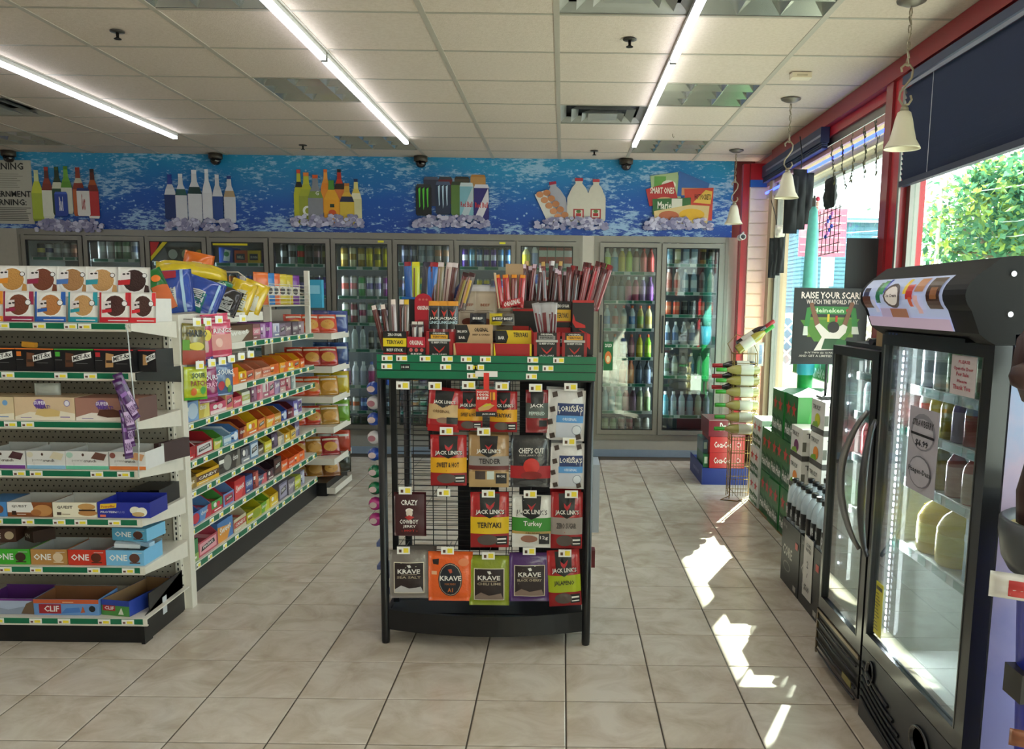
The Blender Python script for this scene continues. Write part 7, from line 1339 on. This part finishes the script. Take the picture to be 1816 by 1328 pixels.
# ------------------------------------------------ green beer cartons and white seltzer cartons
GC = '#1f6a34'; REDS = M('#c02a26', .4)
def star(u, v, r1): return [(u+r1*(1 if k % 2 == 0 else .42)*math.sin(k*PI/5), v+r1*.9*(1 if k % 2 == 0 else .42)*math.cos(k*PI/5)) for k in range(10)]
_bc = {}
def beer_carton(x, y0, y1, z, h, kind, lb):
    w_ = y1-y0-.006; d = .34 if y0 < 5.8 else .17; key = (kind, round(w_, 3), h, d)
    if key not in _bc:
        base = M(GC if kind == 'g' else '#d8dcd6', .4, var=.12); alt = M('#d8dcd6' if kind == 'g' else '#1f6a34', .4)
        bm = MB().box(0, d, -w_/2, w_/2, 0, h-.004, base, fm={'f': M('#2a8a3c', .4) if kind == 'g' else base})
        els = []
        for q in range(2):
            u = .27+.46*q
            els += [('p', star(u, .70, .20), REDS), ('p', [(u-.22, .08), (u+.22, .02), (u+.22, .38), (u-.22, .46)], M('#14502a')), ('t', 'Hein', u-.2, u+.2, .14, .36, WT if kind == 'g' else M('#e8e8e8'))]
        els.append(('r', .495, .505, 0, 1, M('#174a26')))
        pm = art(MB(), w_, h-.004, els, y0=0); pm.xform(Matrix(((0, 1, 0, -.0004), (-1, 0, 0, 0), (0, 0, 1, 0), (0, 0, 0, 1))))
        nm = art(MB(), d, h-.004, [('c', .5, .5, .3, .42, M('#3aa04a')), ('p', [(.40, .1), (.6, .1), (.6, .6), (.54, .75), (.54, .95), (.46, .95), (.46, .75), (.4, .6)], M('#6ac050')), ('c', .5, .35, .1, .1, M('#e0e4d8')), ('p', star(.85, .6, .16), REDS), ('t', 'H', .62, .8, .08, .28, WT)], x0=0, y0=-w_/2-.0003)
        _bc[key] = (bm.mesh('beer_carton'), pm.mesh('printed_side'), nm.mesh('printed_end'))
    a_, b__, c = _bc[key]; yc_ = (y0+y1)/2
    o = link('beer_carton', a_, None, (x, yc_, z+.0008)); tag(o, lb, 'beer carton', 'beer cartons stacked by the window'); link('printed_side', b__, o); link('printed_end', c, o)
def pos(i, n): return 'nearest' if i == 0 else ('farthest' if i == n-1 else ORD[i]+' from the near end')
TN = ['on the floor', 'in the second layer', 'in the third layer']
gy = [5.22, 5.52, 5.82, 6.12]
for k in range(3):
    for i in range(3 if k < 2 else 2):
        beer_carton(1.43+rnd.uniform(-.008, .008), gy[i]+(.0 if k < 2 else 0), gy[i+1], .002+k*.305, .304, 'g', 'green beer carton with red stars %s, %s' % (TN[k], pos(i, 3 if k < 2 else 2)))
for k in range(3):
    for i in range(1):
        beer_carton(1.43+rnd.uniform(-.008, .008), 6.13, 6.43, .002+k*.215, .214, 'w', 'white beer carton with red stars %s of the white stack' % (TN[k]))
stuff(tag(MB().box(1.42, 1.60, 5.21, 6.44, 0, .0017, M('#8a6a48', .8)).obj('cardboard_sheet', None), 'brown cardboard sheet under the beer cartons', 'cardboard'))
SCN = [('#c8c830', 'lemon'), ('#e08a38', 'orange'), ('#e08a40', 'peach'), ('#7a3a68', 'berry')]
def seltz(x, y, z, c, lb, h=.185):
    o = MB().box(0, .22, 0, .25, 0, h, M('#e2e0da', .4), fm={}).box(-.001, .221, -.001, .251, 0, .03, M('#4a4844', .5)).obj('seltzer_carton', None, (x, y, z+.0008)); tag(o, lb, 'seltzer carton', 'white seltzer cartons behind the beer cartons')
    art(MB(), .22, h, [('c', .62, .45, .22, .22, M(c)), ('t', 'TRULY', .1, .8, .72, .88, M('#4a4a48')), ('r', .0, .1, .3, .6, M('#6a6a60'))], x0=0, y0=-.0015).obj('printed_front', o)
    m = art(MB(), .25, h, [('c', .5, .4, .2, .2, M(c)), ('t', 'TRULY', .1, .7, .7, .84, M('#4a4a48')), ('p', [(.1,.18),(.6,.18),(.5,.36),(.2,.3)], M('#7aa838'))], y0=0); m.xform(Matrix(((0, 1, 0, -.0015), (-1, 0, 0, .125), (0, 0, 1, 0), (0, 0, 0, 1)))); m.obj('printed_side', o)
for k in range(4):
    seltz(1.44, 4.70, .19+.188*k, SCN[(3-k) % 4][0], 'white seltzer carton with %s fruit picture, %s from top of the near stack' % (SCN[(3-k) % 4][1], ORD[3-k]))
    if k < 3: seltz(1.40, 4.96, .19+.188*k, SCN[(k+1) % 4][0], 'white seltzer carton with %s fruit picture, %s from top of the rear stack' % (SCN[(k+1) % 4][1], ORD[2-k]))
tag(MB().box(1.40, 1.70, 4.69, 5.21, 0, .188, M('#3a3836', .6)).obj('storage_crate', None), 'dark crate base under the white seltzer cartons', 'crate')

# poster on a pole
t = thing('advert_poster', 'black poster with a cheering man holding a green scarf, headed raise your scarf', 'poster', (1.52, 5.05, 0))
t.location = (1.545, 5.08, 1.125)
PW, PH = .415, .425
m = MB().box(-PW/2, PW/2, 0, .004, 0, PH, M('#141414', .4)); m.obj('board', t)
SK = M('#7a5038'); SHW = M('#d8cfc8')
els = [('t', 'RAISE YOUR SCARF.', .1, .94, .86, .95, M('#e8d8d0')), ('t', 'WATCH THE WORLD PLAY.', .17, .87, .79, .85, M('#d8c8c0')), ('r', .2, .82, .36, .62, M('#6a8a28', var=.3)), ('p', [(.1,.58),(.9,.6),(.7,.3),(.3,.3)], M('#4a7a24')),
 ('r', .22, .78, .66, .76, M('#2f7a34')), ('t', 'Heineken', .26, .68, .68, .74, M('#c8d8b8')), ('c', .73, .71, .02, .02, REDS), ('p', [(.18,.74),(.25,.76),(.22,.5),(.15,.46)], M('#2f7a34')), ('p', [(.14,.38),(.21,.38),(.2,.5),(.15,.5)], M('#d0d4c8')), ('p', [(.77,.76),(.84,.74),(.88,.5),(.8,.5)], M('#2f7a34')), ('p', [(.8,.4),(.9,.4),(.88,.5),(.8,.5)], M('#c8ccc0')),
 ('p', [(.22,.76),(.28,.76),(.38,.5),(.32,.45)], SK), ('p', [(.75,.78),(.81,.78),(.72,.48),(.66,.5)], SK), ('c', .245, .78, .03, .03, SK), ('c', .785, .79, .03, .03, SK),
 ('p', [(.3,.5),(.36,.54),(.5,.42),(.68,.53),(.74,.5),(.72,.42),(.64,.34),(.66,.2),(.3,.18),(.4,.36)], SHW), ('c', .55, .49, .08, .075, M('#1c1412')), ('p', [(.44,.34),(.66,.34),(.82,.2),(.4,.2)], M('#1f4a24')), ('p', [(.56,.22),(.84,.18),(.8,.3),(.62,.34)], M('#1f5a28')),
 ('r', .46, .49, .56, .66, M('#d8b830')), ('r', .57, .6, .56, .64, M('#b83028')),
 ('t', 'BUY TWO (2) 12 PACKS OR 6 PACKS', .18, .88, .135, .165, M('#b8b0a8')), ('t', 'AND GET A LIMITED EDITION SCARF', .1, .92, .095, .125, M('#b8b0a8'))]
art(MB(), PW, PH, els, y0=-.0004, step=.00015).obj('printed_front', t)
MB().path([(0, .01, -.18), (0, .01, .05)], .008, DGREY, 8).obj('pole', t)
MB().box(-.04, .1, -.05, .05, -.191, -.178, DGREY).obj('pole_base', t)
t.location = (1.50, 4.90, 1.136)
for c in t.children:
    if c.name.startswith('pole'): c.location.z += 0
# green lettered banner and lattice low in the window
t = thing('window_banner', 'white banner with a green top and cut off white letters low in the far window', 'banner', (1.785, 6.25, .95))
m = art(MB().box(-.45, .45, 0, .002, 0, .13, M('#58a060', .5)), .9, .13, [('t', 'Heineken', .45, .98, .1, .85, WT), ('r', 0, 1, .0, .06, M('#e8e8e0'))], y0=-.0005)
m.xform(Matrix(((0, 1, 0, 0), (-1, 0, 0, 0), (0, 0, 1, 0), (0, 0, 0, 1)))); m.obj('sheet', t)
# dark board leaning by the red post
o = thing('display_board', 'blank dark grey board standing by the red window post', 'board', (1.69, 4.955, 1.50))
MB().box(-.10, .085, 0, .012, 0, .34, M('#33373a', .6)).obj('panel', o); MB().path([(0, .03, -.56), (0, .03, .3)], .01, DGREY, 8).obj('stake', o)
MB().box(-.08, .08, -.0, .08, -.565, -.55, DGREY).obj('stake_foot', o)

# ------------------------------------------------ soda cartons by the back wall
t = thing('pallet_tray', 'low navy blue display tray under the soda cartons', 'tray', (1.37, 7.16, 0))
MB().box(-.21, .16, -.2, .45, 0, .135, M('#1c3488', .5)).box(-.215, -.211, -.2, .45, .0, .16, M('#34468a', .5)).obj('body', t); art(MB(), .3, .05, [('t', 'FRIDGE PACK', 0, 1, .2, .8, M('#8a98c8'))], y0=-.0004).xform(Matrix(((0, 1, 0, -.2154), (-1, 0, 0, .1), (0, 0, 1, .05), (0, 0, 0, 1)))).obj('printed_side', t)
def soda(x0, x1, y0, z, h, c, els, lb, d=.4):
    o = MB().box(0, x1-x0, 0, d, 0, h, M(c, .35, coat=.4)).obj('soda_carton', None, (x0, y0, z+.0008)); tag(o, lb, 'soda carton', 'soda cartons on the navy tray')
    art(MB(), x1-x0, h, els, x0=0, y0=-.0005).obj('printed_front', o)
CC = [('t', 'Coca-Cola', .12, .62, .3, .7, WT), ('c', .82, .5, .06, .16, M('#e8c8c8')), ('c', .82, .5, .04, .1, M('#a81c20'))]
soda(1.215, 1.50, 6.97, .136, .128, '#b81820', CC, 'red soda carton with white script, lower of the two')
soda(1.215, 1.50, 6.97, .266, .128, '#b81a22', CC, 'red soda carton with white script, upper of the two')
soda(1.20, 1.50, 6.97, .396, .135, '#7a1028', [('t', 'Dr Pepper', .3, .95, .2, .85, WT), ('r', 0, 1, .97, 1, M('#a8a0a0'))], 'maroon soda carton with white lettering on top of the red ones')
soda(1.17, 1.212, 7.0, .136, .11, '#1f6a3a', [('r', .2, .8, .3, .8, M('#c8d8c8'))], 'green soda carton beside the lower red one', d=.35)
soda(1.17, 1.212, 7.05, .248, .11, '#4a6a78', [('r', .2, .8, .3, .8, M('#a8c8b8'))], 'teal grey soda carton beside the upper red one', d=.3)

# ------------------------------------------------ wire wine rack
GW = M('#8a7038', .35, .7)
t = thing('wine_rack', 'brass coloured wire wine rack between the soda and beer cartons', 'wine rack', (1.37, 6.52, 0))
for x in (-.085, .085):
    for y in (-.06, .0, .06): MB().path([(x, y, .0 if y else .02), (x*1.0, y, 1.10)], .0035, GW, 6).obj('upright_wire', t)
MB().path([(-.085, -.06, .02), (-.16, -.12, .004), (-.04, -.16, .004), (.085, -.06, .02)], .0035, GW, 6).obj('foot_wire', t)
ZW = [.985, .905, .82, .72, .63, .54]
for z in [.05, .15, .25, .35, .45]+[q-.045 for q in ZW]+[1.03, 1.1]:
    MB().path([(-.09, -.06, z), (.09, -.06, z), (.09, .06, z), (-.09, .06, z), (-.09, -.06, z)], .0025, GW, 5).obj('shelf_wire', t)
for i in range(9): MB().path([(-.08+.02*i, -.062, .02), (-.08+.02*i, -.062, .48)], .002, GW, 5).obj('upright_wire', t)
MB().path([(-.09, .0, 1.1), (-.13, .0, 1.17), (-.06, .02, 1.24), (.06, .03, 1.2), (.10, .0, 1.1)], .003, GW, 6).obj('crest_wire', t)
def wine(x, y, z, glass, foil, lb, rot):
    W0 = M(glass, .12, coat=.8)
    o = MB().lathe([(.030, 0), (.036, .008), (.037, .175), (.030, .205), (.0165, .235), (.0145, .245)], W0, n=16).obj('wine_bottle', None, (x, y, z), rot); tag(o, lb, 'wine bottle', 'wine bottles on the wire rack')
    MB().lathe([(.0150, .2455), (.0155, .246), (.0155, .318), (.013, .322)], M(foil, .3), n=14).obj('foil_cap', o)
    MB().lathe([(.0374, .045), (.0377, .046), (.0377, .14), (.0374, .141)], M('#d8d2c4', .6), n=16).obj('paper_label', o)
for i, z in enumerate(ZW):
    wine(1.475, 6.47, z-.005, '#a89a5a' if i != 1 else '#9a8c48', '#3a9a30', 'pale wine bottle with a green foil lying in row %s from top of the rack' % ORD[i], (0, -PI/2, 0))
    if i < 3: wine(1.46, 6.56, z+.02, '#1a1214', '#a81c28', 'dark wine bottle with a red foil lying in row %s from top of the rack' % ORD[i], (0, -PI/2, 0))
wine(1.30, 6.46, 1.125, '#a89840', '#3a9a38', 'pale wine bottle with green foil tilted on the rack crest', (0, math.radians(55), 0))
wine(1.32, 6.53, 1.16, '#2a1c18', '#a82a30', 'dark wine bottle with red foil tilted behind the pale one', (0, math.radians(55), 0))
o = bag('clear_bag', .14, .18, .03, film('#d0ccc4', .35), [('r', .6, .8, .1, .9, M('#7a8aa8'))], 'clear plastic bag hanging beside the rack crest', 'bag', (1.47, 6.6, 1.0), (0, 0, .3), wob=.006, seed=9)

# ------------------------------------------------ things hanging in the far window
t = thing('patio_umbrella', 'closed teal and green umbrella standing upright by the far window', 'umbrella', (1.70, 6.05, 0))
m = MB(); prof = [(.012, 2.13), (.028, 2.10), (.04, 1.95), (.05, 1.6), (.058, 1.3), (.062, 1.2)]
m.lathe([(r_, z) for r_, z in prof][::-1], M('#6fd0c4', .4, var=.15), n=16); m.obj('canopy', t)
m = MB(); m.lathe([(.035, .95), (.06, 1.0), (.064, 1.2)], M('#4ab8d8', .4), n=14); m.obj('canopy_hem', t)
m = MB(); m.lathe([(.05, .55), (.055, .6), (.052, 1.0), (.04, 1.05)], M('#159a4a', .4, var=.3), n=14); m.obj('lower_sleeve', t)
MB().lathe([(.014, .02), (.014, 2.16), (.006, 2.2)], M('#5a5a50', .4), n=10).obj('pole', t); MB().lathe([(.085, 0), (.085, .04), (.03, .06)], DGREY, n=20).obj('base', t)
t = thing('hanging_jacket', 'black clothing hanging beside the pendant lamp and the teal umbrella', 'clothing', (1.68, 6.35, 2.02))
for i, (x, z0, z1, w_) in enumerate(((-.06, -.05, .36, .05), (.0, -.02, .40, .05), (.06, .02, .38, .045))):
    m, _ = pillow(w_*2, z1-z0, .03, M('#16181a', .8), wob=.01, seed=70+i); m.xform(Matrix.Translation((x, .02*i, z0))); m.obj('cloth_panel', t)
MB().path([(0, 0, .4), (0, 0, .5), (-.02, .0, .62)], .004, BLACK, 6).obj('cord', t)
t = thing('hanging_gloves', 'bunch of black and white gloves on the beige window trim', 'gloves', (1.735, 7.2, 1.68))
for i in range(3):
    m, _ = pillow(.06, .32, .025, M('#181a1c', .7), wob=.008, seed=80+i); m.xform(Matrix.Translation((-.03+.03*i, -.02*i, .02*i))); m.obj('glove', t)
m, _ = pillow(.08, .1, .03, M('#d8d0c0', .7), wob=.008, seed=84); m.xform(Matrix.Translation((.01, -.05, .32))); m.obj('cuff', t)
MB().path([(0, 0, .38), (-.02, 0, .5), (-.06, 0, .62)], .003, BLACK, 5).obj('cord', t)
t = thing('decorative_net', 'black string net with dark mitt and colored beads hanging in the far window', 'net', (1.76, 5.9, 1.8))
m = MB()
for i in range(6): m.path([(0, .22-i*.09, 0), (.0, .2-i*.085, .3)], .003, BLACK, 5)
for j in range(6): m.path([(0, .24, j*.055), (0, -.26, j*.055+.01)], .0028, BLACK, 5)
m.obj('mesh_cords', t)
m, _ = pillow(.2, .2, .03, M('#15181a', .8), wob=.012, seed=90); m.xform(Matrix.Translation((0, 0, .3)) @ Matrix.Rotation(PI/2, 4, 'Z')); m.obj('mitt', t)
for i in range(12):
    MB().lathe([(.006, -.016), (.015, -.008), (.016, .006), (.006, .016)], M(('#d8586a', '#e8a8a0', '#e8b8a8', '#c83a50')[i % 4], .3), n=8).obj('bead', t, (0, .29-.008*(i % 3), .03+i*.033))
for i in range(8): MB().lathe([(.005, -.014), (.013, 0), (.005, .014)], M(('#3a50c8', '#c878c8', '#5a68d8')[i % 3], .3), n=8).obj('bead', t, (0, .05-.04*(i % 4), .12+i*.02))
t = thing('silk_vine', 'dusty artificial vine trailing from the top of the far window', 'vine', (1.755, 5.45, 2.48))
vr = random.Random(3)
for s_ in range(5):
    pts = [(0, .45-.2*s_, 0)]; 
    for k in range(5): p = pts[-1]; pts.append((p[0]+vr.uniform(-.01, .004), p[1]-vr.uniform(.0, .05), p[2]-vr.uniform(.03, .07)))
    MB().path(pts, .0025, M('#4a4a38', .7), 5).obj('stem', t)
    for p in pts:
        for k in range(4):
            a_ = vr.uniform(0, 6); m = MB(); c, s2 = .035*math.cos(a_), .035*math.sin(a_)
            m.add([(0,0,0),(.004,c*.5-s2*.3,s2*.5+c*.3),(.0,c,s2),(.004,c*.5+s2*.3,s2*.5-c*.3)], [(0,1,2,3),(3,2,1,0)], M(('#5a6248', '#7a7a4a', '#4a5248')[k % 3], .7)); m.obj('leaf', t, p)

# ------------------------------------------------ outside
struct(MB().box(WX+.13, 60, -20, 60, -.25, -.2, M('#8a8884', .9)).obj('ground_outside'))
struct(MB().box(WX+.14, 4.2, -6, 12, -.2, -.06, M('#b8b4ac', .9)).obj('ground_pavement'))
h = thing('house', 'pale blue clapboard house seen through the far window', 'building', (11.0, 31.0, -.2))
SD = M('#6fa0b4', .7)
MB().box(-2.6, .3, 0, 6, 0, 4.6, M('#5f90a4', .7)).obj('wall', h)
for i in range(22): m = MB(); z = 1.6+i*.14; m.add([(-2.64, -.045, z), (.34, -.045, z), (.34, -.005, z+.14), (-2.64, -.005, z+.14)], [(0,1,2,3)], SD); m.add([(-2.645, 6, z), (-2.645, -.045, z), (-2.605, -.005, z+.14), (-2.605, 6, z+.14)], [(0,1,2,3)], SD); m.obj('clapboard', h)
m = MB(); m.add([(-3.0,-.4,4.5),(.7,-.4,4.5),(.7,3,5.6),(-3.0,3,5.6),(-3.0,6.4,4.5),(.7,6.4,4.5)], [(0,1,2,3),(3,2,5,4),(0,3,4),(1,5,2)], M('#8a9498', .9)); m.obj('roof', h)
MB().box(-2.6, .3, -.06, 0, 0, 1.5, M('#cfc4a8', .8)).obj('plinth', h)
for x in (-.9,): f = MB().box(x, x+1.0, -.1, -.05, 2.2, 3.6, M('#dfe4e4', .6)).obj('window', h); MB().box(x+.08, x+.92, -.11, -.101, 2.28, 3.52, M('#4a6070', .2)).obj('pane', f)
sg = thing('street_sign', 'pale pink rectangular sign outside the far window in front of the blue house', 'sign', (7.3, 24.6, -.2))
MB().box(-.75, .55, 0, .06, 3.0, 4.3, M('#d87890', .6)).obj('panel', sg); MB().box(-.06, .06, .06, .16, 0, 3.2, M('#c8c8c8', .5)).obj('pole', sg)
for i in range(6): MB().box(-.72, .52, -.01, 0, 3.1+i*.2, 3.14+i*.2, M('#e8a8b8', .6)).obj('line', sg)
mb_ = thing('street_meter', 'pale grey utility box on a post outside the far window', 'utility box', (4.7, 15.6, -.2))
MB().box(-.1, .1, 0, .1, 2.0, 2.5, M('#c8ccc8', .6)).box(-.03, .03, .03, .08, 0, 2.0, M('#b8b8b4', .6)).obj('body', mb_)
fn = thing('lattice_fence', 'white lattice fence outside behind the beer cartons', 'fence', (3.4, 11.0, -.2))
for i in range(22):
    for s_ in (1, -1):
        MB().path([(-1.2+i*.16, .0 if s_ > 0 else .02, .9), (-1.2+i*.16+s_*.6, .0 if s_ > 0 else .02, 1.5)], .012, M('#e4e6e2', .6), 4).obj('lath', fn)
MB().box(-1.9, 2.9, -.03, .05, 1.5, 1.56, M('#e4e6e2', .6)).box(-1.9, 2.9, -.03, .05, 0, .9, M('#c8c4b4', .7)).obj('rail', fn)
LEAF = D.materials.new('leaf_green'); LEAF.use_nodes = True
n = LEAF.node_tree.nodes; l = LEAF.node_tree.links; p_ = n['Principled BSDF']; out = n['Material Output']
ge = n.new('ShaderNodeNewGeometry'); cr = n.new('ShaderNodeValToRGB'); e = cr.color_ramp.elements
e[0].color = (*lin('#3a6c50'), 1); e[1].color = (*lin('#a8bc48'), 1); k = e.new(.55); k.color = (*lin('#558a60'), 1)
l.new(ge.outputs['Random Per Island'], cr.inputs[0]); l.new(cr.outputs[0], p_.inputs['Base Color']); p_.inputs['Roughness'].default_value = .6
tr = n.new('ShaderNodeBsdfTranslucent'); l.new(cr.outputs[0], tr.inputs[0]); mx = n.new('ShaderNodeMixShader'); mx.inputs[0].default_value = .35
l.new(p_.outputs[0], mx.inputs[1]); l.new(tr.outputs[0], mx.inputs[2]); l.new(mx.outputs[0], out.inputs[0])
def tree(x, y, zc, R, nb, nl, label, seed, trunk=True):
    r_ = random.Random(seed); t = thing('leafy_tree', label, 'tree', (x, y, -.2), group='trees outside the near window'); m = MB(); k = m.mat(LEAF)
    BK_ = M('#6a5a48', .9)
    MB().path([(0, 0, 0), (.1, .05, zc*.5), (0, 0, zc)], .2, BK_, 8, rr=[.26, .2, .12]).obj('trunk', t)
    for q in range(nb):
        a_, e_ = r_.uniform(0, 2*PI), r_.uniform(-.6, 1.3); d = R*r_.uniform(.35, 1)**.6
        c = Vector((math.cos(a_)*math.cos(e_)*d, math.sin(a_)*math.cos(e_)*d, zc+math.sin(e_)*d*.8))
        if q % 3 == 0: MB().path([(0, 0, zc*.8), tuple(c*.5+Vector((0, 0, zc*.4))), tuple(c)], .04, BK_, 5, rr=[.08, .05, .02]).obj('branch', t)
        s_ = r_.uniform(.28, .6)
        for i in range(nl):
            p = c+Vector((r_.gauss(0, s_), r_.gauss(0, s_), r_.gauss(0, s_*.6))); u = Vector((r_.uniform(-1, 1), r_.uniform(-1, 1), r_.uniform(-1, .3))).normalized()*r_.uniform(.06, .13); v = u.cross(Vector((r_.uniform(-1, 1), r_.uniform(-1, 1), 1))).normalized()*u.length*.55
            o = len(m.v); m.v += [tuple(p-u), tuple(p+v), tuple(p+u), tuple(p-v)]; m.f.append((o, o+1, o+2, o+3)); m.mi.append(k); m.sm.append(False)
    stuff(m.obj('foliage', t)); return t
tree(9.9, 20.0, 3.5, 1.75, 38, 190, 'leafy green tree filling the lower right of the near window', 1)
tree(8.3, 15.0, 5.2, 1.5, 34, 180, 'taller leafy tree at the right picture edge reaching the blind', 2)
tree(13.4, 26.5, 2.8, 2.0, 30, 150, 'dark low tree behind the two leafy ones', 3)
tree(12.6, 32.0, 2.0, 1.3, 12, 120, 'small distant tree just right of the red post', 4)
for z in (2.9, 3.2, 3.9): tag(MB().path([(8.5, 30, z+.6), (9.2, 18, z), (10, 4, z+.5)], .012, M('#c8ccc8', .5), 5).obj('power_line', None), 'pale overhead cable crossing the near window at %s height' % {2.9: 'low', 3.2: 'middle', 3.9: 'upper'}[z], 'cable')
bp = thing('utility_pole', 'thin pale pole outside the near window', 'pole', (8.2, 19.4, -.2)); MB().lathe([(.05, 0), (.04, 6)], M('#c8beb0', .7), n=10).obj('shaft', bp)
